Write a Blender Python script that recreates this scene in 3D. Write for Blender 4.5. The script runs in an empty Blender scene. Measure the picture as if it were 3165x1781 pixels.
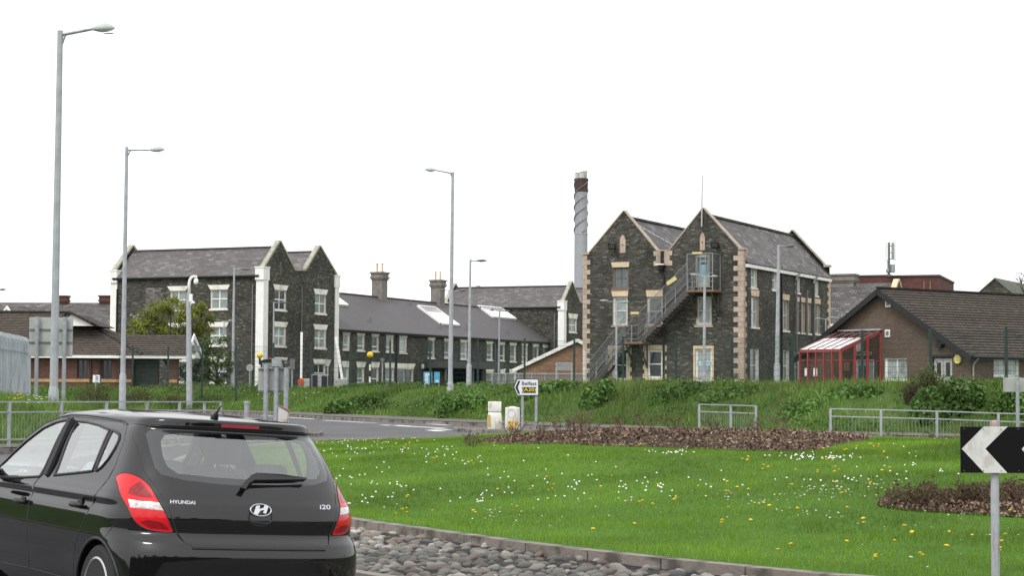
import bpy, math, random
import numpy as np
from mathutils import Vector, Matrix, noise
from mathutils.geometry import delaunay_2d_cdt
random.seed(7); RNG=np.random.default_rng(7)
R=math.radians; sin,cos,pi=math.sin,math.cos,math.pi
scn=bpy.context.scene
COL=scn.collection

# ------------------------------------------------------------------ camera
FP=5529.0; PITCH=math.atan(301.5/FP); ROLL=R(.35); EYE=1.65
cam_m=(Matrix.Rotation(pi/2+PITCH,3,'X') @ Matrix.Rotation(ROLL,3,'Z'))
cd=bpy.data.cameras.new('camera'); cam=bpy.data.objects.new('camera',cd); COL.objects.link(cam)
cam.matrix_world=Matrix.Translation((0,0,EYE)) @ cam_m.to_4x4()
cd.sensor_width=36; cd.lens=FP/3165*36; cd.clip_end=6000; cd.clip_start=.1
scn.camera=cam
scn.render.resolution_x=1024; scn.render.resolution_y=577

# ------------------------------------------------------------------ sky and light (bright overcast)
SUN_EL=R(52); SUN_ROT=R(-150)      # azimuth measured from +Y towards +X
w=bpy.data.worlds.new('World'); scn.world=w; w.use_nodes=True
nt=w.node_tree; bg=nt.nodes['Background']
sky=nt.nodes.new('ShaderNodeTexSky'); sky.sky_type='NISHITA'; sky.sun_disc=False
sky.sun_elevation=SUN_EL; sky.sun_rotation=SUN_ROT; sky.air_density=1.0; sky.dust_density=6; sky.ozone_density=.5
hs=nt.nodes.new('ShaderNodeHueSaturation'); hs.inputs['Saturation'].default_value=.06
mx=nt.nodes.new('ShaderNodeMixRGB'); mx.inputs[0].default_value=.72; mx.inputs[2].default_value=(13.6,13.7,13.9,1)
nt.links.new(sky.outputs[0],hs.inputs['Color']); nt.links.new(hs.outputs[0],mx.inputs[1])
nt.links.new(mx.outputs[0],bg.inputs['Color']); bg.inputs['Strength'].default_value=.1
sd=bpy.data.lights.new('sun','SUN'); sd.energy=1.1; sd.angle=R(14); sd.color=(1,.97,.93)
so=bpy.data.objects.new('sun',sd); COL.objects.link(so)
dirv=Vector((sin(SUN_ROT)*cos(SUN_EL),cos(SUN_ROT)*cos(SUN_EL),sin(SUN_EL)))
so.rotation_euler=dirv.to_track_quat('Z','Y').to_euler()
scn.view_settings.view_transform='Standard'; scn.view_settings.look='None'
scn.view_settings.exposure=0.35; scn.view_settings.gamma=1
try:
    scn.cycles.max_bounces=8; scn.cycles.transparent_max_bounces=24
except Exception: pass

# ------------------------------------------------------------------ pixel helpers (photo pixels, 3165x1781)
CO=Vector((0,0,EYE))
def ray(px,py): return cam_m @ Vector(((px-1582.5)/FP,-(py-890.5)/FP,-1))
def at(px,py,Y):
    d=ray(px,py); return CO+d*(Y/d.y)
def Zm(x0,y0,s): return lambda x,y:(x0+x/s,y0+y/s)
zl=Zm(0,700,2.4167); z2=Zm(300,700,2.636); z3=Zm(1000,780,2.4165); z4=Zm(1750,500,2.0133); z5=Zm(2450,700,2.2308)
z6=Zm(720,1000,4.142); z7=Zm(1000,1250,2.342); z8=Zm(2065,1200,2.342); zc=Zm(2450,1000,5.724); zdp=lambda x,y:(x*1.2287,y*1.2287)
class Frame:
    """local frame of a building: x to the right along its front, y inwards, origin at its near right corner"""
    def __init__(s,px,Y,th,z=0):
        p=at(px,1190,Y); s.o=Vector((p.x,p.y,z)); s.th=th
        s.m=Matrix.Rotation(-th,3,'Z'); s.mi=s.m.transposed()
    def hit(s,p,ax,val):
        o=s.mi@(CO-s.o); d=s.mi@ray(*p); i='xyz'.index(ax); t=(val-o[i])/d[i]; return o+d*t
    def x0(s,px,py,val=0.): return s.hit((px,py),'x',val)
# ------------------------------------------------------------------ tagging
def tag(o,label=None,cat=None,group=None,kind=None):
    if label: o['label']=label
    if cat: o['category']=cat
    if group: o['group']=group
    if kind: o['kind']=kind
    return o
def thing(name,label,cat,loc=(0,0,0),rotz=0.,group=None):
    o=bpy.data.objects.new(name,None); COL.objects.link(o); o.location=loc; o.rotation_euler=(0,0,rotz)
    o.empty_display_size=.2
    return tag(o,label,cat,group)
def copy_tree(o,parent=None):
    c=o.copy(); COL.objects.link(c)
    if parent: c.parent=parent
    for ch in [q for q in COL.objects if q.parent==o]: copy_tree(ch,c)
    return c
# ------------------------------------------------------------------ mesh builder
class MB:
    def __init__(s): s.v=[]; s.f=[]
    def add(s,vs,fs):
        n=len(s.v); s.v+= [tuple(v) for v in vs]; s.f+=[tuple(i+n for i in f) for f in fs]; return s
    def box(s,a,b):
        (x0,y0,z0),(x1,y1,z1_)=a,b
        x0,x1=min(x0,x1),max(x0,x1); y0,y1=min(y0,y1),max(y0,y1); z0,zz=min(z0,z1_),max(z0,z1_)
        return s.add([(x0,y0,z0),(x1,y0,z0),(x1,y1,z0),(x0,y1,z0),(x0,y0,zz),(x1,y0,zz),(x1,y1,zz),(x0,y1,zz)],
              [(3,2,1,0),(4,5,6,7),(0,1,5,4),(1,2,6,5),(2,3,7,6),(3,0,4,7)])
    def beam(s,a,b,w,h,up=(0,0,1)):
        a,b=Vector(a),Vector(b); d=(b-a).normalized(); u=Vector(up)
        r=d.cross(u)
        if r.length<1e-4: r=d.cross(Vector((0,1,0)))
        r.normalize(); u=r.cross(d)
        P=[]
        for q in (a,b):
            for i,j in ((-1,-1),(1,-1),(1,1),(-1,1)): P.append(q+r*(i*w/2)+u*(j*h/2))
        return s.add(P,[(3,2,1,0),(4,5,6,7),(0,1,5,4),(1,2,6,5),(2,3,7,6),(3,0,4,7)])
    def tube(s,pts,rad,seg=8,cap=True):
        pts=[Vector(p) for p in pts]; n=len(pts)
        if not hasattr(rad,'__len__'): rad=[rad]*n
        P=[];F=[]; ref=None
        for i,p in enumerate(pts):
            d=(pts[min(i+1,n-1)]-pts[max(i-1,0)]).normalized()
            if ref is None:
                ref=Vector((1,0,0)) if abs(d.x)<.9 else Vector((0,1,0))
            r=(ref-d*ref.dot(d)).normalized(); ref=r; u=d.cross(r)
            for k in range(seg):
                a=2*pi*k/seg; P.append(p+(r*cos(a)+u*sin(a))*rad[i])
        for i in range(n-1):
            for k in range(seg):
                a=i*seg+k; b=i*seg+(k+1)%seg; F.append((a,b,b+seg,a+seg))
        if cap: F.append(tuple(range(seg-1,-1,-1))); F.append(tuple((n-1)*seg+k for k in range(seg)))
        return s.add(P,F)
    def lathe(s,prof,c=(0,0,0),seg=16):
        P=[];F=[];n=len(prof)
        for r,z in prof:
            for k in range(seg): a=2*pi*k/seg; P.append((c[0]+r*cos(a),c[1]+r*sin(a),c[2]+z))
        for i in range(n-1):
            for k in range(seg):
                a=i*seg+k; b=i*seg+(k+1)%seg; F.append((a,b,b+seg,a+seg))
        F.append(tuple(range(seg-1,-1,-1))); F.append(tuple((n-1)*seg+k for k in range(seg)))
        return s.add(P,F)
    def prism(s,poly,fn,d0,d1):
        """poly 2-D (counter-clockwise or not), fn(u,v,d)->point; solid between depth d0 and d1"""
        n=len(poly); P=[fn(u,v,d0) for u,v in poly]+[fn(u,v,d1) for u,v in poly]
        F=[tuple(range(n)),tuple(range(2*n-1,n-1,-1))]+[(i,i+n,(i+1)%n+n,(i+1)%n) for i in range(n)]
        return s.add(P,F)
    def poly(s,P): return s.add(P,[tuple(range(len(P)))])
    def sheet(s,outline,holes,fn):
        """flat polygon with rectangular / polygonal holes"""
        vs=[Vector(p) for p in outline]; es=[(i,(i+1)%len(outline)) for i in range(len(outline))]
        for h in holes:
            n=len(vs); vs+=[Vector(p) for p in h]; es+=[(n+i,n+(i+1)%len(h)) for i in range(len(h))]
        r=delaunay_2d_cdt([v.to_2d() for v in vs],es,[],0,1e-5)
        P=[fn(v.x,v.y) for v in r[0]]; F=[]
        for f in r[2]:
            c=sum((r[0][i] for i in f),Vector((0,0)))/len(f)
            if pip(c.x,c.y,outline) and not any(pip(c.x,c.y,h) for h in holes): F.append(tuple(f))
        return s.add(P,F)
    def build(s,name,mat,parent=None,smooth=False,bevel=0,label=None,fix=True):
        me=bpy.data.meshes.new(name); me.from_pydata(s.v,[],s.f); me.update()
        if fix and len(s.f)<6000:
            import bmesh
            bm=bmesh.new(); bm.from_mesh(me); bmesh.ops.recalc_face_normals(bm,faces=bm.faces); bm.to_mesh(me); bm.free()
        autouv(me); me.materials.append(mat)
        if smooth: me.polygons.foreach_set('use_smooth',[True]*len(me.polygons))
        o=bpy.data.objects.new(name,me); COL.objects.link(o)
        if parent: o.parent=parent
        if bevel:
            b=o.modifiers.new('b','BEVEL'); b.width=bevel; b.segments=2; b.limit_method='ANGLE'; b.angle_limit=R(40)
        if smooth=='auto':
            m=o.modifiers.new('e','EDGE_SPLIT'); m.split_angle=R(35)
        if label: o['label']=label
        return o
def pip(x,y,poly):
    c=False; n=len(poly); j=n-1
    for i in range(n):
        xi,yi=poly[i][0],poly[i][1]; xj,yj=poly[j][0],poly[j][1]
        if (yi>y)!=(yj>y) and x<(xj-xi)*(y-yi)/(yj-yi)+xi: c=not c
        j=i
    return c
def autouv(me):
    n=len(me.loops)
    if n==0: return
    uv=me.uv_layers.new(name='UVMap')
    co=np.empty(len(me.vertices)*3); me.vertices.foreach_get('co',co); co=co.reshape(-1,3)
    li=np.empty(n,int); me.loops.foreach_get('vertex_index',li)
    nf=len(me.polygons); nr=np.empty(nf*3); me.polygons.foreach_get('normal',nr); nr=nr.reshape(-1,3)
    lt=np.empty(nf,int); me.polygons.foreach_get('loop_total',lt)
    N=np.repeat(nr,lt,axis=0); P=co[li]
    U=np.stack([-N[:,1],N[:,0],0*N[:,0]],1); l=np.linalg.norm(U,axis=1)
    flat=l<.15; U[flat]=(1,0,0); l[flat]=1; U/=l[:,None]
    # keep a consistent sign so that coursing runs on
    sg=np.where(np.abs(U[:,0])>np.abs(U[:,1]),np.sign(U[:,0]),np.sign(U[:,1])); U*=sg[:,None]
    W=np.cross(N,U); W*=np.where(W[:,2]<0,-1,1)[:,None]
    W[flat]=(0,1,0)
    uv.data.foreach_set('uv',np.stack([(P*U).sum(1),(P*W).sum(1)],1).ravel())
def rawmesh(name,V,Fc,mat,parent=None,smooth=False):
    """fast mesh from numpy arrays; Fc (n,3) or (n,4)"""
    me=bpy.data.meshes.new(name); V=np.asarray(V,np.float32); Fc=np.asarray(Fc,np.int32); k=Fc.shape[1]
    me.vertices.add(len(V)); me.vertices.foreach_set('co',V.ravel())
    me.loops.add(Fc.size); me.loops.foreach_set('vertex_index',Fc.ravel())
    me.polygons.add(len(Fc)); me.polygons.foreach_set('loop_start',np.arange(0,Fc.size,k,dtype=np.int32))
    me.polygons.foreach_set('loop_total',np.full(len(Fc),k,np.int32))
    if smooth: me.polygons.foreach_set('use_smooth',np.ones(len(Fc),bool))
    me.update(calc_edges=True); me.materials.append(mat)
    o=bpy.data.objects.new(name,me); COL.objects.link(o)
    if parent: o.parent=parent
    return o
# ------------------------------------------------------------------ materials
MATS={}
def lnk(nt,a,b): nt.links.new(a,b)
def mat(name,col,rough=.7,metal=0.,spec=.5,var=0.,vscale=3.,bump=0.,bscale=30.,coat=0.,dirt=None,coords='Object'):
    if name in MATS: return MATS[name]
    m=bpy.data.materials.new(name); m.use_nodes=True; t=m.node_tree; b=t.nodes['Principled BSDF']
    b.inputs['Base Color'].default_value=(*col,1); b.inputs['Roughness'].default_value=rough; b.inputs['Metallic'].default_value=metal
    b.inputs['Specular IOR Level'].default_value=spec; b.inputs['Coat Weight'].default_value=coat; b.inputs['Coat Roughness'].default_value=.03
    if var or bump or dirt:
        tc=t.nodes.new('ShaderNodeTexCoord'); src=tc.outputs[coords]
    if var:
        n=t.nodes.new('ShaderNodeTexNoise'); n.inputs['Scale'].default_value=vscale; n.inputs['Detail'].default_value=8; n.inputs['Roughness'].default_value=.65
        lnk(t,src,n.inputs['Vector'])
        r=t.nodes.new('ShaderNodeValToRGB'); r.color_ramp.elements[0].position=.3; r.color_ramp.elements[1].position=.72
        r.color_ramp.elements[0].color=(*[c*(1-var) for c in col],1); r.color_ramp.elements[1].color=(*[min(1,c*(1+var)) for c in col],1)
        lnk(t,n.outputs['Fac'],r.inputs[0]); out=r.outputs[0]
        if dirt:
            n2=t.nodes.new('ShaderNodeTexNoise'); n2.inputs['Scale'].default_value=dirt[1]; n2.inputs['Detail'].default_value=6
            mp=t.nodes.new('ShaderNodeMapping'); mp.inputs['Scale'].default_value=(1,1,dirt[2] if len(dirt)>2 else 1); lnk(t,src,mp.inputs[0]); lnk(t,mp.outputs[0],n2.inputs['Vector'])
            r2=t.nodes.new('ShaderNodeValToRGB'); r2.color_ramp.elements[0].position=.49; r2.color_ramp.elements[1].position=.63
            r2.color_ramp.elements[0].color=(0,0,0,1)
            lnk(t,n2.outputs['Fac'],r2.inputs[0]); x=t.nodes.new('ShaderNodeMixRGB'); x.inputs[2].default_value=(*dirt[0],1)
            lnk(t,r2.outputs[0],x.inputs[0]); lnk(t,out,x.inputs[1]); out=x.outputs[0]
        lnk(t,out,b.inputs['Base Color'])
    if bump:
        n=t.nodes.new('ShaderNodeTexNoise'); n.inputs['Scale'].default_value=bscale; n.inputs['Detail'].default_value=8
        lnk(t,src,n.inputs['Vector']); bp=t.nodes.new('ShaderNodeBump'); bp.inputs['Strength'].default_value=bump; bp.inputs['Distance'].default_value=.03
        lnk(t,n.outputs['Fac'],bp.inputs['Height']); lnk(t,bp.outputs[0],b.inputs['Normal'])
    MATS[name]=m; return m
def mat_masonry(name,c1,c2,mortar,bw,bh,msize,wob=.03,rough=.85,pv=.5,bump=.5,mix2=None,offset=.5,msmooth=.4,big=.25):
    """brick / rubble / slate coursing on metre UVs, each unit its own tone"""
    m=bpy.data.materials.new(name); m.use_nodes=True; t=m.node_tree; b=t.nodes['Principled BSDF']; b.inputs['Roughness'].default_value=rough
    b.inputs['Specular IOR Level'].default_value=.3
    uv=t.nodes.new('ShaderNodeUVMap'); v=uv.outputs[0]
    if wob:
        n=t.nodes.new('ShaderNodeTexNoise'); n.inputs['Scale'].default_value=2.2; n.inputs['Detail'].default_value=4; lnk(t,v,n.inputs['Vector'])
        s=t.nodes.new('ShaderNodeVectorMath'); s.operation='SUBTRACT'; s.inputs[1].default_value=(.5,.5,.5); lnk(t,n.outputs['Color'],s.inputs[0])
        k=t.nodes.new('ShaderNodeVectorMath'); k.operation='SCALE'; k.inputs['Scale'].default_value=wob*4; lnk(t,s.outputs[0],k.inputs[0])
        a=t.nodes.new('ShaderNodeVectorMath'); a.operation='ADD'; lnk(t,v,a.inputs[0]); lnk(t,k.outputs[0],a.inputs[1]); v=a.outputs[0]
    br=t.nodes.new('ShaderNodeTexBrick'); lnk(t,v,br.inputs['Vector']); br.inputs['Scale'].default_value=1
    br.inputs['Brick Width'].default_value=bw; br.inputs['Row Height'].default_value=bh; br.inputs['Mortar Size'].default_value=msize
    br.inputs['Mortar Smooth'].default_value=msmooth; br.offset=offset
    br.inputs['Color1'].default_value=(0,0,0,1); br.inputs['Color2'].default_value=(1,1,1,1); br.inputs['Mortar'].default_value=(.5,.5,.5,1)
    mixc=t.nodes.new('ShaderNodeValToRGB'); e=mixc.color_ramp.elements; e[0].color=(*c1,1); e[1].color=(*c2,1)
    if mix2:
        q=e.new(.86); q.color=(*c2,1); e[-1].color=(*mix2,1); e[-1].position=.97
    n1=t.nodes.new('ShaderNodeTexNoise'); n1.inputs['Scale'].default_value=9; n1.inputs['Detail'].default_value=8; lnk(t,uv.outputs[0],n1.inputs['Vector'])
    mm=t.nodes.new('ShaderNodeMath'); mm.operation='MULTIPLY_ADD'; lnk(t,n1.outputs['Fac'],mm.inputs[0]); mm.inputs[1].default_value=.9; mm.inputs[2].default_value=-.45
    ad=t.nodes.new('ShaderNodeMath'); ad.operation='ADD'; lnk(t,br.outputs['Color'],ad.inputs[0]); lnk(t,mm.outputs[0],ad.inputs[1]); ad.use_clamp=True
    lnk(t,ad.outputs[0],mixc.inputs[0])
    x=t.nodes.new('ShaderNodeMixRGB'); lnk(t,br.outputs['Fac'],x.inputs[0]); lnk(t,mixc.outputs[0],x.inputs[1]); x.inputs[2].default_value=(*mortar,1)
    # large weathering patches
    n2=t.nodes.new('ShaderNodeTexNoise'); n2.inputs['Scale'].default_value=.55; n2.inputs['Detail'].default_value=7; n2.inputs['Roughness'].default_value=.62; lnk(t,uv.outputs[0],n2.inputs['Vector'])
    r2=t.nodes.new('ShaderNodeMapRange'); r2.inputs['From Min'].default_value=.32; r2.inputs['From Max'].default_value=.7; r2.inputs['To Min'].default_value=1-big; r2.inputs['To Max'].default_value=1+big
    lnk(t,n2.outputs['Fac'],r2.inputs['Value'])
    y=t.nodes.new('ShaderNodeVectorMath'); y.operation='SCALE'; lnk(t,x.outputs[0],y.inputs[0]); lnk(t,r2.outputs[0],y.inputs['Scale'])
    lnk(t,y.outputs[0],b.inputs['Base Color'])
    bp=t.nodes.new('ShaderNodeBump'); bp.inputs['Strength'].default_value=bump; bp.inputs['Distance'].default_value=.02
    h=t.nodes.new('ShaderNodeMath'); h.operation='SUBTRACT'; lnk(t,ad.outputs[0],h.inputs[0]); lnk(t,br.outputs['Fac'],h.inputs[1])
    lnk(t,h.outputs[0],bp.inputs['Height']); lnk(t,bp.outputs[0],b.inputs['Normal'])
    MATS[name]=m; return m
def mat_leaf(name,cols,rough=.55,trans=.35):
    m=bpy.data.materials.new(name); m.use_nodes=True; t=m.node_tree; b=t.nodes['Principled BSDF']; b.inputs['Roughness'].default_value=rough
    b.inputs['Specular IOR Level'].default_value=.3
    g=t.nodes.new('ShaderNodeNewGeometry'); r=t.nodes.new('ShaderNodeValToRGB'); e=r.color_ramp.elements
    e[0].color=(*cols[0],1); e[1].color=(*cols[-1],1)
    for i,c in enumerate(cols[1:-1]): q=e.new((i+1)/(len(cols)-1)); q.color=(*c,1)
    lnk(t,g.outputs['Random Per Island'],r.inputs[0]); 
    tr=t.nodes.new('ShaderNodeBsdfTranslucent'); mixs=t.nodes.new('ShaderNodeMixShader'); mixs.inputs[0].default_value=trans
    n=t.nodes.new('ShaderNodeTexNoise'); n.inputs['Scale'].default_value=.35; n.inputs['Detail'].default_value=5; lnk(t,g.outputs['Position'],n.inputs['Vector'])
    rr=t.nodes.new('ShaderNodeMapRange'); rr.inputs['From Min'].default_value=.35; rr.inputs['From Max'].default_value=.68; rr.inputs['To Min'].default_value=.62; rr.inputs['To Max'].default_value=1.35
    lnk(t,n.outputs['Fac'],rr.inputs['Value']); s=t.nodes.new('ShaderNodeVectorMath'); s.operation='SCALE'
    lnk(t,r.outputs[0],s.inputs[0]); lnk(t,rr.outputs[0],s.inputs['Scale'])
    lnk(t,s.outputs[0],b.inputs['Base Color']); lnk(t,s.outputs[0],tr.inputs['Color'])
    lnk(t,b.outputs[0],mixs.inputs[1]); lnk(t,tr.outputs[0],mixs.inputs[2]); lnk(t,mixs.outputs[0],t.nodes['Material Output'].inputs['Surface'])
    MATS[name]=m; return m
def mat_glass(name,tint,refl,rough=.02):
    m=bpy.data.materials.new(name); m.use_nodes=True; t=m.node_tree; t.nodes.remove(t.nodes['Principled BSDF'])
    a=t.nodes.new('ShaderNodeBsdfTransparent'); a.inputs[0].default_value=(*tint,1)
    g=t.nodes.new('ShaderNodeBsdfGlossy'); g.inputs['Roughness'].default_value=rough; g.inputs['Color'].default_value=(.95,.97,.97,1)
    f=t.nodes.new('ShaderNodeFresnel'); ge=t.nodes.new('ShaderNodeNewGeometry'); mi=t.nodes.new('ShaderNodeMath'); mi.operation='MULTIPLY_ADD'; lnk(t,ge.outputs['Backfacing'],mi.inputs[0]); mi.inputs[1].default_value=1/1.5-1.5; mi.inputs[2].default_value=1.5; lnk(t,mi.outputs[0],f.inputs[0])
    ad=t.nodes.new('ShaderNodeMath'); ad.operation='ADD'; lnk(t,f.outputs[0],ad.inputs[0]); ad.inputs[1].default_value=refl; ad.use_clamp=True
    x=t.nodes.new('ShaderNodeMixShader'); lnk(t,ad.outputs[0],x.inputs[0]); lnk(t,a.outputs[0],x.inputs[1]); lnk(t,g.outputs[0],x.inputs[2])
    lnk(t,x.outputs[0],t.nodes['Material Output'].inputs['Surface']); MATS[name]=m; return m

ST_DARK=mat_masonry('basalt_rubble',(.030,.030,.026),(.082,.079,.067),(.092,.085,.072),.31,.12,.014,wob=.07,mix2=(.16,.15,.13),big=.35,msmooth=.7)
ST_OLIVE=mat_masonry('olive_rubble',(.034,.034,.028),(.074,.073,.060),(.07,.068,.058),.42,.17,.02,wob=.04,mix2=(.11,.105,.09),big=.3,msmooth=.8)
SLATE_L=mat_masonry('purple_slate',(.095,.088,.087),(.137,.127,.125),(.045,.041,.041),.55,.30,.016,wob=0,mix2=(.19,.175,.17),bump=.5,big=.12,rough=.6)
SLATE_R=mat_masonry('grey_slate',(.072,.067,.065),(.12,.112,.108),(.03,.028,.028),.55,.3,.02,wob=.006,mix2=(.2,.19,.175),bump=.6,big=.32,rough=.62)
SLATE_N=mat_masonry('smooth_slate',(.086,.079,.083),(.10,.093,.097),(.062,.057,.06),.3,.16,.012,wob=0,bump=.3,big=.07,rough=.6)
TILE=mat_masonry('brown_tile',(.040,.031,.026),(.062,.050,.042),(.012,.010,.009),.33,.32,.04,wob=0,bump=.8,big=.15,mix2=(.10,.09,.075),msmooth=.2)
BRICK_R=mat_masonry('red_brick',(.085,.032,.023),(.15,.06,.042),(.13,.1,.085),.23,.078,.012,wob=0,big=.15)
BRICK_B=mat_masonry('brown_brick',(.09,.061,.046),(.142,.098,.074),(.15,.12,.1),.23,.078,.012,wob=0,big=.12)
BRICK_O=mat_masonry('orange_brick',(.2,.105,.062),(.34,.19,.115),(.3,.22,.16),.24,.08,.012,wob=.0,mix2=(.16,.08,.06),big=.15)
BRICK_D=mat_masonry('dark_red_brick',(.09,.035,.03),(.15,.06,.05),(.1,.06,.05),.23,.078,.01,wob=0,big=.15)
WHITE=mat('white_paint',(.84,.83,.80),.5,var=.1,vscale=1.2)
CREAM=mat('cream_paint',(.82,.79,.72),.6,var=.08,vscale=1.0,dirt=((.6,.57,.5),1.3,.5))
COPE=mat('mossy_coping',(.34,.33,.26),.8,var=.3,vscale=2.5)
TAN=mat('sandstone',(.42,.345,.275),.85,var=.25,vscale=1.6,bump=.2)
TANL=mat('pale_sandstone',(.62,.49,.34),.85,var=.18,vscale=1.8,bump=.15)
GUTTER=mat('black_gutter',(.02,.02,.022),.5)
GREYPIPE=mat('grey_pipe',(.16,.16,.165),.5)
PVC=mat('white_frame',(.82,.82,.8),.35)
PVC_OLD=mat('peeling_frame',(.6,.57,.52),.7,var=.3,vscale=6)
GALV=mat('galvanised_steel',(.36,.38,.40),.55,metal=.15,var=.22,vscale=2.5,bump=.05)
GALV2=mat('weathered_steel',(.30,.32,.34),.6,metal=.1,var=.25,vscale=6)
HEADG=mat('lamp_shell',(.45,.49,.47),.45,var=.1)
HEADD=mat('dark_lamp_shell',(.11,.11,.115),.45)
LENS=mat('lamp_lens',(.6,.52,.5),.15)
GREENP=mat('dark_green_paint',(.012,.035,.028),.5)
RUST=mat('rusty_paint',(.2,.12,.09),.8,var=.4,vscale=6)
BLACK=mat('black_paint',(.012,.012,.013),.45)
ST_STEEL=mat('grey_stair_steel',(.075,.077,.078),.6,metal=.2,var=.25,vscale=5,dirt=((.14,.075,.045),5,1))
SIGNGREY=mat('sign_back_grey',(.36,.38,.36),.55,var=.12,vscale=3,dirt=((.26,.28,.25),2.5,.3))
def mat_pane(name,base,rough=.12,vs=1.5):
    m=mat(name,base,rough,spec=.8,var=.45,vscale=vs); return m
PANES=[mat_pane('pane_dark',(.03,.035,.036)),mat_pane('pane_blind',(.22,.26,.25)),mat_pane('pane_mid',(.09,.11,.11)),mat_pane('pane_net',(.34,.38,.38))]
# ================================================================== GROUND
def smooth01(t): t=np.clip(t,0,1); return t*t*(3-2*t)
def segdist(X,Y,poly,closed=True):
    P=np.array(poly,float); n=len(P); D=np.full(X.shape,1e9)
    for i in range(n if closed else n-1):
        a=P[i]; b=P[(i+1)%n]; d=b-a; t=np.clip(((X-a[0])*d[0]+(Y-a[1])*d[1])/(d@d),0,1)
        D=np.minimum(D,np.hypot(X-a[0]-t*d[0],Y-a[1]-t*d[1]))
    return D
def inside(X,Y,poly):
    P=np.array(poly,float); c=np.zeros(X.shape,bool); j=len(P)-1
    for i in range(len(P)):
        yi,yj=P[i,1],P[j,1]; xi,xj=P[i,0],P[j,0]
        c^=((yi>Y)!=(yj>Y))&(X<(xj-xi)*(Y-yi)/(yj-yi+1e-12)+xi); j=i
    return c
def sdist(X,Y,poly):
    d=segdist(X,Y,poly); return np.where(inside(X,Y,poly),d,-d)
def catmull(P,k=8,closed=False):
    P=[Vector(p) for p in P]; n=len(P); out=[]
    rng=range(n) if closed else range(n-1)
    for i in rng:
        g=lambda j:P[j%n] if closed else P[max(0,min(n-1,j))]
        a,b,c,d=g(i-1),g(i),g(i+1),g(i+2)
        for q in range(k):
            t=q/k; out.append(.5*((2*b)+(c-a)*t+(2*a-5*b+4*c-d)*t*t+(3*b-a-3*c+d)*t**3))
    if not closed: out.append(P[-1])
    return out
KERB_FAR=[(140,44),(60,47),(40,50),(26,52),(18,54.5),(11,58),(6,62),(-1.1,72.1),(-6,80),(-9,85.7),(-15.1,96.6),(-22,100.2),(-40,103.5),(-90,108)]
KERB_LEFT=[(-90,99),(-45,94),(-28,84),(-17,70),(-11.0,58),(-8.7,53.6),(-8.9,49.5),(-10.2,45),(-11.9,40.9),(-16,32),(-24,24),(-60,12)]
KF=[tuple(p) for p in catmull([(x,y) for x,y in KERB_FAR],6)]; KL=[tuple(p) for p in catmull(KERB_LEFT,6)]
ROAD=KF+KL+[(-60,-80),(140,-80)]
LEFT=KL+[(-140,12),(-140,124)]
FOOT=3.1
def vnoise(X,Y,sc,seed=0):
    """cheap smooth value noise"""
    r=np.random.default_rng(seed); T=r.random((64,64)); x=X/sc; y=Y/sc; xi=np.floor(x).astype(int); yi=np.floor(y).astype(int)
    fx=x-xi; fy=y-yi; fx=fx*fx*(3-2*fx); fy=fy*fy*(3-2*fy); g=lambda i,j:T[i%64,j%64]
    return (g(xi,yi)*(1-fx)+g(xi+1,yi)*fx)*(1-fy)+(g(xi,yi+1)*(1-fx)+g(xi+1,yi+1)*fx)*fy
def zbank(X,Y):
    X=np.asarray(X,float); Y=np.asarray(Y,float)
    d=-sdist(X,Y,ROAD)                      # >0 outside the road
    inl=inside(X,Y,LEFT)
    up=smooth01((d-FOOT)/4.2)
    ridge=.28*smooth01((d-FOOT-1.5)/3)*(1-smooth01((d-FOOT-7.5)/4))
    hx=smooth01((X+24)/12)*.14+smooth01((X+4)/10)*.16; ridge=ridge*(.25+.75*smooth01((X+2)/8))
    zb=.13+up*(.92+hx)+ridge+(vnoise(X,Y,2.7,1)-.5)*.22*smooth01((d-FOOT)/2)*(1-smooth01((d-14)/3))
    zl=.13+.95*smooth01((d-.8)/4.5)+(vnoise(X,Y,2.2,2)-.5)*.14*smooth01((d-1)/3)
    z=np.where(inl,zl,zb)
    return np.where(d<=0,-.35,z)
class GridF:
    """bilinear lookup table of a slow height / distance function"""
    def __init__(s,f,x0,x1,y0,y1,st):
        s.x0,s.y0,s.st=x0,y0,st; xs=np.arange(x0,x1+st,st); ys=np.arange(y0,y1+st,st); X,Y=np.meshgrid(xs,ys); s.T=f(X,Y); s.nx=len(xs); s.ny=len(ys); s.L=s.T.tolist()
    def __call__(s,X,Y):
        X=np.asarray(X,float); Y=np.asarray(Y,float); u=np.clip((X-s.x0)/s.st,0,s.nx-1.001); v=np.clip((Y-s.y0)/s.st,0,s.ny-1.001); i=u.astype(int); j=v.astype(int); a=u-i; b=v-j; T=s.T
        return (T[j,i]*(1-a)+T[j,i+1]*a)*(1-b)+(T[j+1,i]*(1-a)+T[j+1,i+1]*a)*b
    def at(s,x,y):
        u=min(max((x-s.x0)/s.st,0),s.nx-1.001); v=min(max((y-s.y0)/s.st,0),s.ny-1.001); i=int(u); j=int(v); a=u-i; b=v-j; L=s.L
        return (L[j][i]*(1-a)+L[j][i+1]*a)*(1-b)+(L[j+1][i]*(1-a)+L[j+1][i+1]*a)*b
ZB=GridF(zbank,-70,70,28,145,.35); SDR=GridF(lambda X,Y:sdist(X,Y,ROAD),-70,70,28,145,.35); INL=GridF(lambda X,Y:inside(X,Y,LEFT).astype(float),-70,70,28,145,.35)
def gz(x,y): return ZB.at(x,y)

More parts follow.
